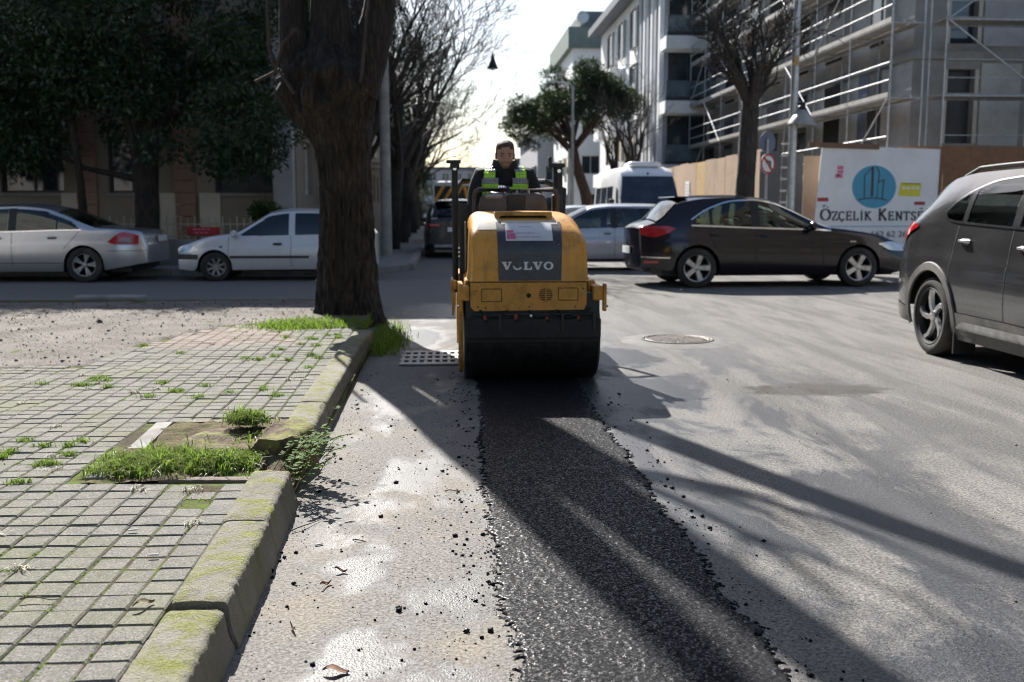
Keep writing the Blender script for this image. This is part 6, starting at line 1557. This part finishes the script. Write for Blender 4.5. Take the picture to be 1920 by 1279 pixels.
M['wglass'] = pmat('window_glass', (.03, .04, .05), .06, 0, .5, 1.0, spec=.9, kind='World'); M['wglass_b'] = pmat('bluish_window_glass', (.10, .15, .18), .08, 0, .4, 1.0, spec=.9, kind='World'); M['wframe'] = pmat('white_window_frame', (.62, .62, .60), .5); M['dframe'] = pmat('dark_window_frame', (.03, .03, .035), .5); M['rawc'] = pmat('raw_concrete_wall', (.27, .265, .26), .92, 0, .2, .9, .4, 30, dirt=(.12, .115, .11), dirt_amt=.6, dscale=.7, kind='World'); M['rawp'] = pmat('plaster_board', (.42, .42, .41), .9, 0, .12, .8, .1, 40, dirt=(.24, .23, .21), dirt_amt=.4, kind='World')
M['bluew'] = pmat('blue_grey_membrane', (.13, .15, .21), .8, 0, .2, 1.5, kind='World'); M['roofd'] = pmat('dark_roof_sheet', (.12, .13, .15), .6, 0, .2, 2, kind='World'); M['greenroof'] = pmat('green_grey_roof', (.13, .17, .155), .7, 0, .2, 1, kind='World'); M['brownw'] = pmat('brown_wood', (.16, .085, .05), .7, 0, .25, 4); M['cream'] = pmat('cream_panel', (.50, .46, .39), .85, 0, .12, 2, kind='World')

# left pavements of the far block and right pavements
def kerb_pave(name, poly, mat=None, h=.13):
    slab(name, poly, -.02, h, mat or M['gran'])
arc = [(-2.6+1.75*math.cos(a), 22.6+1.75*math.sin(a)*1.0) for a in np.linspace(R(-90), R(0), 10)]
kerb_pave('far_left_pavement', [(-60, 20.85)] + arc + [(-.85, 150), (-60, 150)])
arc = [(9.6-1.6*math.cos(a), 23.6-1.6*math.sin(a)) for a in np.linspace(0, R(90), 10)]
kerb_pave('far_right_pavement', [(8.0, 160)] + arc + [(70, 22.0), (70, 160)][0:2])
for nm, pts in (('far_kerb', [(-30, 20.83), (-2.6, 20.83)]), ('far_kerb', [(-.83, 22.6), (-.83, 90)])):
    m = MB(); a, b = Vector((*pts[0], 0)), Vector((*pts[1], 0)); d = (b-a).normalized(); L = (b-a).length; n = int(L/1.0)
    for k in range(min(n, 40)):
        c = a+d*(k+.5)*L/n; m.box((c.x, c.y, .075), (L/n-.012 if abs(d.x) > .5 else .16, L/n-.012 if abs(d.x) < .5 else .16, .16), bev=.012)
    o = m.build(nm, M['concrete']); o['kind'] = 'structure'

# left building
def left_building():
    root = thing('apartment_building', 'shaded beige apartment block with pink stone strips behind the evergreen trees', 'building', (0, 0, 0))
    y0 = 25.2; x0 = -24.0; W_ = 20.3; Ht = 10.3; holes = []
    for i, x in enumerate((1.2, 4.2, 7.4, 10.4, 13.2, 15.75, 18.3)):
        for k in range(3):
            z = 1.75 + k*2.95
            wd = 1.5 if i != 5 else 1.1
            holes.append((x, z, x+wd, z+1.35))
    wall, P = facade_wall('wall', (x0, y0), (1, 0), W_, Ht, holes, M['beige'], root)
    for q in holes: window(P, q, root, M['wglass'], M['dframe'], 1, sill=M['rawc'])
    for x in (.0, 3.1, 6.3, 9.3, 12.1, 15.0, 17.35, 19.75):
        z = .6; k = 0
        while z < Ht-.3:
            MB().box((x0+x+.24, y0-.03, z+.145), (.48+.01*(k % 2), .10, .282), bev=.008).build('stone_block', M['pinkstone'], root); z += .29; k += 1
            if k > 22: break
    for x in (16.95, 14.6, 17.9): MB().box((x0+x+.28, y0-.035, 1.1), (.5, .08, 1.3), bev=.01).build('pale_panel', M['cream'], root)
    MB().box((x0+W_-.28, y0-.20, 3.2), (.5, .35, 6.4), bev=.02).build('corner_column', M['greyw'], root)
    MB().box((x0+W_/2, y0-.04, .30), (W_, .14, .60)).build('plinth', M['rawc'], root)
    # street side
    h2 = []
    for i in range(16):
        for k in range(3): h2.append((1.5+i*2.7, 1.75+k*2.95, 2.9+i*2.7, 3.1+k*2.95))
    w2, P2 = facade_wall('wall', (x0+W_, y0), (0, 1), 46, Ht, h2, M['beige'], root)
    for q in h2: window(P2, q, root, M['wglass'], M['wframe'], 1)
    for i in range(8): 
        for k in (1, 2): MB().box((x0+W_+.45, y0+4.0+i*5.4, .9+k*2.95), (.9, 2.4, .9), bev=.02).build('balcony', M['cream'], root)
    MB().box((x0+W_/2, y0+23, Ht+.12), (W_+.7, 46.7, .26), bev=.03).build('roof_slab', M['rawc'], root)
left_building()
# iron picket fence with a red plate, on a low wall
def fence():
    root = thing('picket_fence', 'pale iron picket fence on a low wall behind the parked cars', 'fence', (0, 0, 0)); y = 22.95
    M['fpaint'] = pmat('pale_fence_paint', (.40, .37, .29), .6, 0, .15, 8, dirt=(.2, .15, .1))
    MB().box((-11, y, .40), (14.0, .22, .56), bev=.015).build('low_wall', M['rawc'], root)
    for z in (.75, 1.02): MB().box((-11, y, z), (14, .03, .03)).build('rail', M['fpaint'], root)
    k = 0; x = -17.9
    while x < -4.05:
        MB().box((x, y-.022, .91+(.03 if k % 2 else 0)), (.026, .016, .46+(.06 if k % 2 else 0)), bev=.003).build('picket', M['fpaint'], root); x += .155; k += 1
fence()
def red_plate():
    root = thing('red_plate', 'small red sign plate hanging on the picket fence', 'sign', (-5.45, 22.88, .86)); M['redp'] = pmat('red_plate_paint', (.32, .015, .02), .5, 0, .2, 8)
    MB().box((0, 0, 0), (.72, .012, .19), bev=.004).build('plate', M['redp'], root)
    for k, (x, z, w) in enumerate(((-.20, .045, .09), (-.10, .045, .06), (-.01, .045, .09), (.10, .045, .08), (-.16, -.03, .10), (-.05, -.03, .07), (.05, -.03, .08))): MB().box((x, -.008, z), (w, .003, .035)).build('lettering', M['pink'], root)
red_plate()
# concrete pole, wires, hanging lamp
def pole(label, loc, h, r0, r1, mat, name='utility_pole', cat='pole'):
    root = thing(name, label, cat, loc); MB().tube([(0, 0, -.1), (0, 0, h)], [r0, r1], 16).build('shaft', mat, root, 60); return root
pl_ = pole('straight grey concrete pole among the bare trees', (-1.62, 26.9, .12), 8.5, .15, .11, M['concrete']); MB().box((0, 0, 8.2), (1.4, .1, .1), bev=.01).build('cross_arm', M['rawc'], pl_)
def hang_lamp():
    root = thing('hanging_lamp', 'dark cone street lamp hanging over the middle of the street', 'lamp', (1.42, 31, 5.72))
    MB().lathe([(.32, .02), (.22, .045), (.08, .085), (-.10, .16), (-.13, .165)], (0, 0, 0), 'Z', 24).build('shade', M['black'], root, 40); MB().lathe([(-.13, .10), (-.17, .06), (-.18, .01)], (0, 0, 0), 'Z', 16).build('bulb', M['wframe'], root, 60)
    MB().tube([(-3.0, -4, 2.3), (-1.5, -2, 1.2), (0, 0, .32), (3.0, 5, .55), (6.5, 10, 1.5)], .008, 5).build('wire', M['black'], root)
hang_lamp()
# right: hoarding along the street, grey corner, white sign
M['chip'] = pmat('chipboard', (.36, .255, .175), .9, 0, .25, 30, .2, 80, dirt=(.22, .15, .10), dirt_amt=.6, dscale=1.2, kind='World'); M['ply'] = pmat('brown_plywood', (.20, .105, .055), .8, 0, .25, 6, .1, 50, dirt=(.13, .07, .04), dirt_amt=.5, kind='World'); M['gpanel'] = pmat('grey_sheet_panel', (.085, .085, .09), .75, 0, .15, 3, kind='World'); M['ochre'] = pmat('ochre_board', (.42, .29, .12), .9, 0, .15, 8, kind='World'); M['signw'] = pmat('white_sign_board', (.72, .72, .73), .6, 0, .04, 1.5, dirt=(.50, .49, .48), dirt_amt=.4, dscale=1.0)
def hoarding():
    root = thing('site_hoarding', 'chipboard hoarding along the street in front of the scaffolding', 'hoarding', (0, 0, 0)); x = 8.75; y = 27.6; k = 0; rnd = random.Random(2)
    while y < 52:
        mat = M['ochre'] if k == 5 else M['chip']
        MB().box((x+rnd.uniform(-.015, .015), y+.61, 1.55+rnd.uniform(-.03, .03)), (.022, 1.21, 2.9)).build('board', mat, root); y += 1.22; k += 1
    for k in range(11): MB().box((x+.06, 27.6+k*2.44, 1.45), (.07, .07, 2.75)).build('post', M['ply'], root)
    # grey sheets at the corner, then brown plywood right of the sign
    for k in range(4): MB().box((8.95+k*.62, 27.45-.0*k, 1.52), (.6, .022, 2.85-.12*k)).build('sheet', M['gpanel'] if k < 2 else M['chip'], root)
    for k in range(8): MB().box((12.9+k*1.23, 26.75, 1.58+.02*(k % 2)), (1.215, .022, 2.95)).build('board', M['ply'], root)
    MB().box((11.0, 26.62, .12), (7, .3, .24)).build('base_sleeper', M['rawc'], root)
hoarding()
def notice():
    root = thing('paper_notice', 'white paper notice with red foot on the chipboard hoarding', 'notice', (8.72, 36.1, 1.95)); MB().box((0, 0, 0), (.008, .62, .85)).build('sheet', M['signw'], root); MB().box((-.006, 0, -.28), (.004, .56, .2)).build('red_foot', M['redp'], root)
    for k in range(4): MB().box((-.006, 0, .3-.11*k), (.004, .48-.06*(k % 2), .035)).build('print_line', M['greyprint'], root)
notice()
# stroke lettering with serifs
GL = {'O': [[(.5+.46*math.cos(a), .5+.5*math.sin(a)) for a in np.linspace(0, 2*PI, 26)]], 'Z': [[(.10, .82), (.12, 1), (.88, 1), (.1, 0), (.9, 0), (.92, .2)]], 'C': [[(.5+.46*math.cos(a), .5+.5*math.sin(a)) for a in np.linspace(R(42), R(318), 22)]], 'E': [[(.78, .85), (.78, 1), (.12, 1), (.2, 1), (.2, 0), (.12, 0), (.82, 0), (.84, .18)], [(.2, .52), (.65, .52)], [(.65, .42), (.65, .62)]], 'L': [[(.1, 1), (.36, 1)], [(.22, 1), (.22, 0)], [(.1, 0), (.82, 0), (.84, .2)]], 'I': [[(.32, 1), (.68, 1)], [(.5, 1), (.5, 0)], [(.32, 0), (.68, 0)]], 'K': [[(.08, 1), (.34, 1)], [(.2, 1), (.2, 0)], [(.08, 0), (.34, 0)], [(.2, .45), (.8, 1)], [(.66, 1), (.92, 1)], [(.38, .58), (.88, 0)], [(.72, 0), (.98, 0)]], 'N': [[(.04, 1), (.2, 1), (.82, 0), (.82, 1)], [(.2, 1), (.2, 0)], [(.08, 0), (.32, 0)], [(.70, 1), (.94, 1)]], 'T': [[(.06, .82), (.08, 1), (.92, 1), (.94, .82)], [(.5, 1), (.5, 0)], [(.34, 0), (.66, 0)]], 'S': [[(.82, .80), (.74, .94), (.5, 1), (.26, .92), (.2, .74), (.32, .6), (.62, .46), (.8, .30), (.76, .1), (.5, 0), (.26, .06), (.16, .22)]]}
def serif_text(txt, x, z, h, mat, parent, y=-.012, gap=.12, small=.78):
    """capitals with small capitals; * before a letter = large"""
    big = False; cx = x
    for ch in txt:
        if ch == '*': big = True; continue
        if ch == ' ': cx += h*.55; continue
        hh = h if big else h*small; dots = None
        base = {'Ö': 'O', 'Ç': 'C', 'İ': 'I'}.get(ch, ch); w = hh*{'I': .42, 'O': .95, 'N': .9, 'K': .85}.get(base, .74); m = MB(); th = hh*.075
        def seg(p, q, t):
            p = Vector((cx+p[0]*w, z+p[1]*hh)); q = Vector((cx+q[0]*w, z+q[1]*hh)); d = (q-p)
            if d.length < 1e-6: return
            e = d.normalized(); n = Vector((-e.y, e.x)); t2 = t*(1.35 if abs(e.y) > .6 else .75); p = p-e*t*.3; q = q+e*t*.3
            m.prism([tuple(p-n*t2), tuple(q-n*t2), tuple(q+n*t2), tuple(p+n*t2)], 'XZ', y-.002, y+.002)
        for st_ in GL[base]:
            for a, b in zip(st_, st_[1:]): seg(a, b, th)
        if ch == 'Ö': seg((.30, 1.2), (.32, 1.2), th*1.3); seg((.68, 1.2), (.70, 1.2), th*1.3)
        if ch == 'İ': seg((.48, 1.2), (.52, 1.2), th*1.3)
        if ch == 'Ç': seg((.5, 0), (.55, -.14), th); seg((.55, -.14), (.36, -.24), th*.8)
        m.build('letter', mat, parent); cx += w*1.0+gap*hh; big = False
    return cx
def sans(txt, x, z, h, mat, parent, y=-.012, ex=1.0):
    cu = bpy.data.curves.new('txt', 'FONT'); cu.body = txt; cu.size = h/.72; cu.extrude = .002; o = bpy.data.objects.new('t', cu); COL.objects.link(o); dg = bpy.context.evaluated_depsgraph_get(); me = bpy.data.meshes.new_from_object(o.evaluated_get(dg)); bpy.data.objects.remove(o)
    me.transform(Matrix.Rotation(R(90), 4, 'X')); me.transform(Matrix.Diagonal((ex, 1, 1, 1))); me.materials.clear(); me.materials.append(mat); ob = link('lettering', me, parent); ob.location = (x, y, z); return ob
def sign_panel():
    # 3.35 x 2.95 m board leaning a little, facing the junction
    root = thing('sign_board', 'large white builder sign board with round blue logo in front of the hoarding', 'sign', (9.90, 26.35, .10)); root.rotation_euler = (R(-4), 0, 0); Wd, Hd = 3.42, 2.95
    MB().prism([(-.12, .0), (Wd-.12, .0), (Wd-.0, Hd-.08), (.16, Hd+.02)], 'XZ', 0, .03).build('board', M['signw'], root)
    MB().box((.74, -.03, Hd-.0), (1.95, .05, .13), bev=.006, rz=0, M=Matrix.Rotation(R(1.5), 3, 'Y')).build('top_batten', M['brownw'], root)
    blue = pmat('sky_blue_print', (.045, .27, .42), .5, 0, .08, 4); ink = pmat('dark_ink', (.02, .025, .035), .5); lb = pmat('pale_blue_rule', (.20, .40, .52), .5)
    cx, cz, rr = 1.60, 1.86, .585
    MB().prism([(cx+rr*1.04*math.cos(a), cz+rr*.98*math.sin(a)) for a in np.linspace(0, 2*PI, 56, endpoint=False)], 'XZ', -.006, -.001).build('logo_disc', blue, root)
    def stroke(pts, w):
        m = MB()
        for p, q in zip(pts, pts[1:]):
            p, q = Vector(p), Vector(q); e = (q-p).normalized(); n = Vector((-e.y, e.x))*w/2; m.prism([tuple(p-n), tuple(q-n), tuple(q+n), tuple(p+n)], 'XZ', -.012, -.007)
        m.build('logo_line', ink, root)
    stroke([(cx-.27, cz-.30), (cx-.27, cz+.30), (cx-.22, cz+.36), (cx-.05, cz+.52)], .028); stroke([(cx-.06, cz-.26), (cx-.045, cz+.54)], .065); stroke([(cx+.05, cz+.54), (cx+.12, cz+.44), (cx+.14, cz+.36), (cx+.11, cz+.12), (cx+.27, cz+.20), (cx+.26, cz+.10)], .028); stroke([(cx+.10, cz+.12), (cx+.08, cz-.30)], .018); stroke([(cx+.26, cz+.14), (cx+.22, cz-.34)], .030); stroke([(cx-.45, cz-.36)] + [(cx+t, cz-.30-.35*(t+.05)**2) for t in np.linspace(-.38, .36, 9)], .030)
    end = serif_text('*ÖZÇELİK *KENTSEL', .13, .97, .29, ink, root)
    MB().box((1.75, -.003, .80), (2.7, .004, .028)).build('rule', lb, root)
    sans('662 62 26', 1.52, .52, .16, ink, root, ex=1.12); sans('(0212)', .86, .53, .15, M['greyprint'], root, ex=.95); sans('.com', 1.98, .26, .11, ink, root, ex=1.15)
    for (x, z, w, h) in ((.06, 1.52, .30, .10), (2.74, 1.42, .30, .09)): MB().box((x+.13, -.004, z), (w, .004, h)).build('red_sticker', M['redp'], root)
    for (x, z) in ((.17, 1.38), (2.86, 1.30)):
        MB().box((x, -.003, z), (.26, .003, .16)).build('sticker_foot', M['sticker'], root); MB().box((x+.06, -.006, z-.02), (.08, .003, .03)).build('sticker_arrow', ink, root)
    yel = pmat('yellow_print', (.62, .56, .03), .5, 0, .1, 6); MB().prism([(2.27, 1.62), (2.87, 1.60), (2.92, 1.96), (2.33, 1.98)], 'XZ', -.005, -.001).build('yellow_poster', yel, root)
    for k in range(4): MB().box((2.42+.13*k, -.008, 1.83), (.085, .003, .06)).build('poster_print', M['sticker'], root)
    MB().box((2.62, -.008, 1.945), (.5, .003, .02)).build('poster_print', ink, root)
    for (z, h) in ((2.37, .10), (2.26, .08)): MB().box((.66, -.004, z), (.17, .003, h)).build('pink_print', M['pink'], root)
    MB().box((.62, -.006, 2.15), (.20, .003, .11)).build('pink_print', M['pink'], root); MB().box((.60, -.009, 2.17), (.07, .003, .06)).build('dark_print', ink, root)
sign_panel()
# lamp post, wrapped lamp, traffic signs
lp = pole('tall grey lamp post in front of the construction site', (8.35, 24.0, .12), 9.0, .10, .085, M['galv'], 'lamp_post', 'lamp post'); MB().box((-.02, -.1, 4.75), (.12, .05, .22), bev=.01).build('clamp', M['ochre'], lp)
for k in range(6): MB().box((-.20, -.02, 1.4+.28*k), (.16, .03, .05), bev=.006).build('cable_clip', M['galv'], lp)
def shade():
    root = thing('plastic_shade', 'white cone lampshade hanging on the lamp post', 'lampshade', (8.52, 23.85, 3.42)); M['milky'] = pmat('milky_plastic', (.33, .33, .32), .4, 0, .15, 5)
    rings = []
    for z, r in ((.30, .06), (.27, .10), (.18, .20), (0, .31), (-.07, .33)): rings.append([(r*(1+.08*MN.noise(Vector((math.cos(a)*2, math.sin(a)*2, z*5))))*math.cos(a), r*math.sin(a), z-.10*math.cos(a)*r) for a in np.linspace(0, 2*PI, 28, endpoint=False)])
    MB().loft(rings, True, (True, False)).build('shade', M['milky'], root, 60); MB().cyl((0, 0, .29), (0, 0, .48), .07, .06, 14).build('cap', M['black'], root); MB().tube([(0, 0, .46), (-.1, .1, .5), (-.17, .15, .42)], .02, 6).build('bracket', M['galv'], root)
shade()
def road_sign():
    root = thing('traffic_sign', 'round white no-turn sign with red ring on a thin post', 'traffic sign', (7.95, 24.6, .12), R(28)); MB().cyl((0, .03, -.1), (0, .03, 2.95), .03, n=10).build('post', M['galv'], root)
    MB().lathe([(-.008, .25), (.008, .25)], (0, 0, 2.35), 'Y', 32).build('disc', M['whitew'], root); m = MB(); m.lathe([(-.012, .25), (-.012, .20)], (0, 0, 2.35), 'Y', 32, cap=False); m.build('red_ring', pmat('sign_red', (.45, .03, .03), .5), root)
    ink = M['black']; MB().prism([(.06, 2.22), (.10, 2.22), (.10, 2.42), (.0, 2.42), (.0, 2.46), (-.09, 2.40), (.0, 2.34), (.0, 2.38), (.06, 2.38)], 'XZ', -.016, -.011).build('arrow', ink, root); MB().prism([(-.16, 2.48), (-.12, 2.51), (.16, 2.21), (.12, 2.18)], 'XZ', -.021, -.017).build('red_bar', bpy.data.materials['sign_red'], root)
    b = MB().lathe([(.03, .27), (.045, .27)], (.06, .05, 2.88), 'Y', 32).build('upper_disc', M['bluew'], root)
road_sign()
# street lights far right
for lab, loc, h in (('slim grey street light rising through the umbrella pine', (6.25, 50, .12), 7.3), ('pale street light post beyond the driver', (5.6, 46, .12), 4.0)):
    p = pole(lab, loc, h, .09, .06, M['galv'], 'street_light', 'street light')
    if h > 5: MB().tube([(0, 0, h-.05), (-.2, 0, h+.1), (-.9, 0, h+.2)], [.05, .045, .04], 8).build('arm', M['galv'], p); MB().box((-1.1, 0, h+.19), (.5, .16, .08), bev=.02).build('lantern', M['galv'], p)

# building under construction
def site_building():
    root = thing('unfinished_building', 'grey unfinished concrete building wrapped in scaffolding on the right', 'building', (0, 0, 0)); X0, Y0 = 14.0, 29.9; Hh = 15.5
    holes = []
    for i in range(7):
        for k in range(5): holes.append((1.4+i*3.3, .6+k*2.95, 2.5+i*3.3+(.5 if i % 2 else 0), 2.75+k*2.95))
    wall, P = facade_wall('wall', (X0, Y0), (0, 1), 24, Hh, holes, M['rawp'], root, .3)
    # mirrored u so that the outer face looks to the street
    holes2 = []
    for i in range(5):
        for k in range(5): holes2.append((1.1+i*3.4, .4+k*2.95, 1.95+i*3.4, 2.6+k*2.95))
    w2, P2 = facade_wall('wall', (X0, Y0), (1, 0), 18, Hh, holes2, M['rawc'], root, .3)
    for PP, hs, sg in ((P, holes, -1), (P2, holes2, 1)):
        for n, q in enumerate(hs):
            a, b, c, d = q; dk = .28
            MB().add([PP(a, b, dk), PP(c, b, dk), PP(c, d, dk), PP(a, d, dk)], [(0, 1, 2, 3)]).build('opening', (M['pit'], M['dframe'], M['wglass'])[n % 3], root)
            m = MB()
            for x0, x1 in ((a-.12, a+.0), (c, c+.12)): m.add([PP(x0, b, -.02), PP(x1, b, -.02), PP(x1, d, -.02), PP(x0, d, -.02)], [(0, 1, 2, 3)])
            m.build('frame_board', (M['cream'], M['brownw'], M['bluew'])[(n//5) % 3], root)
    # floor slabs, boards and membranes between the openings
    for k in range(1, 6): MB().box((X0+9-.06, Y0+12-.06, k*2.95+.05), (18.12, 24.12, .24)).build('floor_slab', M['rawc'], root)
    for i in range(7):
        for k in range(5):
            if (i*3+k*2) % 4 != 0: MB().box((X0-.03, Y0+3.25+i*3.3, 1.72+k*2.95), (.05, 1.15, 2.3)).build('wall_board', (M['rawp'], M['bluew'], M['greyw'], M['cream'])[(i*2+k) % 4], root)
    for i in range(5):
        for k in range(5): MB().box((X0+2.75+i*3.4, Y0-.03, 1.55+k*2.95), (1.25, .05, 2.45)).build('wall_board', (M['bluew'], M['rawp'], M['greyw'], M['rawp'])[(i+k) % 4], root)
site_building()
def scaffold():
    root = thing('scaffolding', 'galvanised tube scaffolding standing round the unfinished building', 'scaffolding', (0, 0, 0)); X = 12.75; Y0 = 28.6; Y1 = 52.6; G_ = M['galv']; lev = [2.45, 4.55, 6.65, 8.75, 10.85, 12.95]
    plank = pmat('scaffold_deck', (.30, .29, .27), .7, .2, .2, 5, dirt=(.2, .16, .12))
    def tube(n, a, b, r=.026): MB().cyl(a, b, r, n=7, cap=False).build(n, G_, root, 60)
    ys = [Y0+k*3.0 for k in range(9)]
    for i, y in enumerate(ys):
        for dx in (0, .95): tube('standard', (X+dx, y, .1), (X+dx, y, 14.5))
    for z in lev:
        for i in range(8):
            y = ys[i]
            for dx in (0, .95): tube('ledger', (X+dx, y, z), (X+dx, y+3.0, z), .03)
            tube('guard_rail', (X-.03, y, z+1.0), (X-.03, y+3, z+1.0), .024); tube('guard_rail', (X-.03, y, z+.5), (X-.03, y+3, z+.5), .024); tube('transom', (X, y, z), (X+.95, y, z))
            for q in range(3): MB().box((X+.17+.31*q, y+1.5, z+.05), (.29, 2.97, .045)).build('deck_plank', plank, root)
            MB().box((X-.035, y+1.5, z+.10), (.02, 2.97, .13)).build('toe_board', plank, root)
    for k, (i, z) in enumerate(((0, 2.45), (2, 4.55), (4, 2.45), (6, 4.55), (1, 6.65), (5, 6.65), (7, 2.45), (3, 8.75), (7, 6.65))): tube('brace', (X-.05, ys[i]+(0 if k % 2 else 3), z), (X-.05, ys[i]+(3 if k % 2 else 0), z+2.1), .022); 
    tube('brace', (X-.05, ys[0], .3), (X-.05, ys[1], 2.45), .03)
    xs = [X+1.3+k*3.0 for k in range(7)]
    for x in xs:
        for dy in (0, .95): tube('standard', (x, Y0-.6+dy, .1), (x, Y0-.6+dy, 14.5))
    for z in lev:
        for x in xs[:-1]:
            for dy in (0, .95): tube('ledger', (x, Y0-.6+dy, z), (x+3.0, Y0-.6+dy, z), .03)
            tube('guard_rail', (x, Y0-.62, z+1.0), (x+3, Y0-.62, z+1.0), .016); tube('guard_rail', (x, Y0-.62, z+.5), (x+3, Y0-.62, z+.5), .016)
            for q in range(3): MB().box((x+1.5, Y0-.45+.31*q, z+.05), (2.97, .29, .045)).build('deck_plank', plank, root)
    for k, (i, z) in enumerate(((0, 4.55), (1, 2.45), (2, 4.55), (0, 6.65), (1, 8.75))): tube('brace', (xs[i]+(0 if k % 2 else 3.0), Y0-.65, z), (xs[i]+(3.0 if k % 2 else 0), Y0-.65, z+2.1), .024)
scaffold()
# white building with balconies
def white_building():
    root = thing('white_building', 'white apartment building with glass balconies beyond the scaffolding', 'building', (0, 0, 0)); X0, Y0, Hh = 11.6, 54.0, 14.2
    holes = [(2.2+i*4.4, 1.2+k*3.3, 4.4+i*4.4, 3.5+k*3.3) for i in range(1, 4) for k in range(4)]
    w1, P = facade_wall('wall', (X0, Y0), (0, 1), 22, Hh, holes, M['whitew'], root)
    for q in holes: window(P, q, root, M['wglass'], M['dframe'], 2)
    h2 = [(.25, .9+k*3.3, 4.6, 3.1+k*3.3) for k in range(4)]
    w2, P2 = facade_wall('wall', (X0, Y0), (1, 0), 14, Hh, h2, M['greyw'], root)
    for q in h2: window(P2, q, root, M['wglass'], M['dframe'], 3, .2)
    for k in range(1, 5): 
        sl_ = MB().box((X0+2.3, Y0-.75, k*3.3+.1), (5.0, 1.5, .65), bev=.02).build('balcony', M['whitew'], root)
        MB().box((X0+2.3, Y0-1.44, k*3.3+.95), (4.9, .03, 1.0)).build('balcony_glass', M['wglass_b'], sl_); MB().box((X0+2.3, Y0-1.44, k*3.3+.50), (4.92, .08, .22)).build('balcony_base', M['dframe'], sl_)
    for i in range(7): MB().box((X0-.09, Y0+.5+i*1.05, Hh/2), (.16, .32, Hh)).build('fin', (M['whitew'], M['greyw'])[i % 2], root)
    for i in range(2, 7): 
        for k in (1, 2, 3): 
            if i % 2: MB().box((X0-.5, Y0+5.5+i*2.4, k*3.3+.1), (1.0, 2.3, .9), bev=.02).build('balcony', M['whitew'], root)
    MB().box((X0+6.6, Y0+11, Hh+.25), (15.0, 23.4, .5)).build('eave', M['roofd'], root); MB().box((X0+6.7, Y0+11, Hh+.75), (14.2, 22.6, .5)).build('eave', M['greyw'], root)
white_building()
def far_buildings():
    def block(label, x, y, w, d, h, mat, roof, rows, cols, roofh=.6, cat='building', name='apartment_building'):
        root = thing(name, label, cat, (0, 0, 0)); hs = [(.9+i*(d-1)/cols, 1.2+k*3.1, .9+i*(d-1)/cols+1.5, 2.7+k*3.1) for i in range(cols) for k in range(rows) if 2.7+k*3.1 < h-.2]; f = -1 if x > 0 else 1
        X = x if x > 0 else x+w; wl2, P = facade_wall('wall', (X, y), (0, 1), d, h, hs, mat, root, .2)
        for q in hs: window(P, q, root, M['wglass'], M['wframe'], 0)
        hf = [(.8+i*2.6, 1.2+k*3.1, 2.3+i*2.6, 2.7+k*3.1) for i in range(int((w-.5)/2.6)) for k in range(rows) if 2.7+k*3.1 < h-.2]
        w2, P2 = facade_wall('wall', (x, y), (1, 0), w, h, hf, mat, root, .2)
        for q in hf: window(P2, q, root, M['wglass'], M['wframe'], 1)
        MB().box((x+w/2, y+d/2, h+roofh/2), (w+.8, d+.8, roofh)).build('roof', roof, root); return root
    b = block('tall building with green-grey top storey behind the umbrella pine', 10.2, 82, 11, 14, 14.3, M['whitew'], M['greenroof'], 4, 4, 1.6); MB().box((15.2, 89, 16.8), (8, 8, 1.9)).build('roof_storey', M['roofd'], b); MB().lathe([(-.5, .5), (.5, .5)], (11.2, 84, 17.0), 'Y', 20).build('water_tank', M['galv'], b)
    block('low grey building beyond the driver on the right side', 9.0, 100, 10, 24, 9.0, M['greyw'], M['roofd'], 3, 7, .5); block('distant beige house closing the right side of the street', 7.5, 132, 12, 20, 7.6, M['beige'], M['roofd'], 2, 6, .5)
    block('far cream building closing the left side of the street', -16, 76, 11.5, 24, 11, M['cream'], M['roofd'], 3, 7); block('most distant grey building at the end of the street', -14, 112, 11, 30, 10, M['greyw'], M['roofd'], 3, 9)
    block('hazy low block across the end of the street', -7, 205, 22, 12, 9.5, M['greyw'], M['roofd'], 3, 3)
far_buildings()
# wooded hill closing the view
hill = MB().grid([[(x, 320+40*math.sin(j*.3), max(-1, (9+5*MN.noise(Vector((x*.012, 3, 0))))*math.sin(PI*j/10))) if j else (x, 300, -1) for x in np.linspace(-260, 260, 60)] for j in range(11)]).build('hill', pmat('hazy_hill', (.10, .12, .10), .95, 0, .3, .05, kind='World'), None, 60); hill['kind'] = 'structure'

# unseen blocks beside the camera, added to shade the street and mirror in cars
def unseen_shade_blocks():
    for lab, x, y, u, w in (('plain unseen block added for shade and reflections beside the pavement, left of the picture', -10.5, -26, (0, 1), 36), ('plain unseen block added for shade and reflections across the road, right of the picture', 11.5, 11, (0, -1), 36)):
        root = thing('apartment_building', lab, 'building', (0, 0, 0)); hs = [(1.2+i*3.0, 1.2+k*3.0, 2.8+i*3.0, 2.7+k*3.0) for i in range(11) for k in range(4)]
        wl3, P = facade_wall('wall', (x, y), u, w, 13.5, hs, M['beige'], root, .2)
        for q in hs: window(P, q, root, M['wglass'], M['wframe'], 1)
        sx = -1 if x < 0 else 1; MB().box((x+sx*5, -8 if x < 0 else -7, 6.6), (9.4, 35.6, 13.2)).build('core', M['rawc'], root)
unseen_shade_blocks()
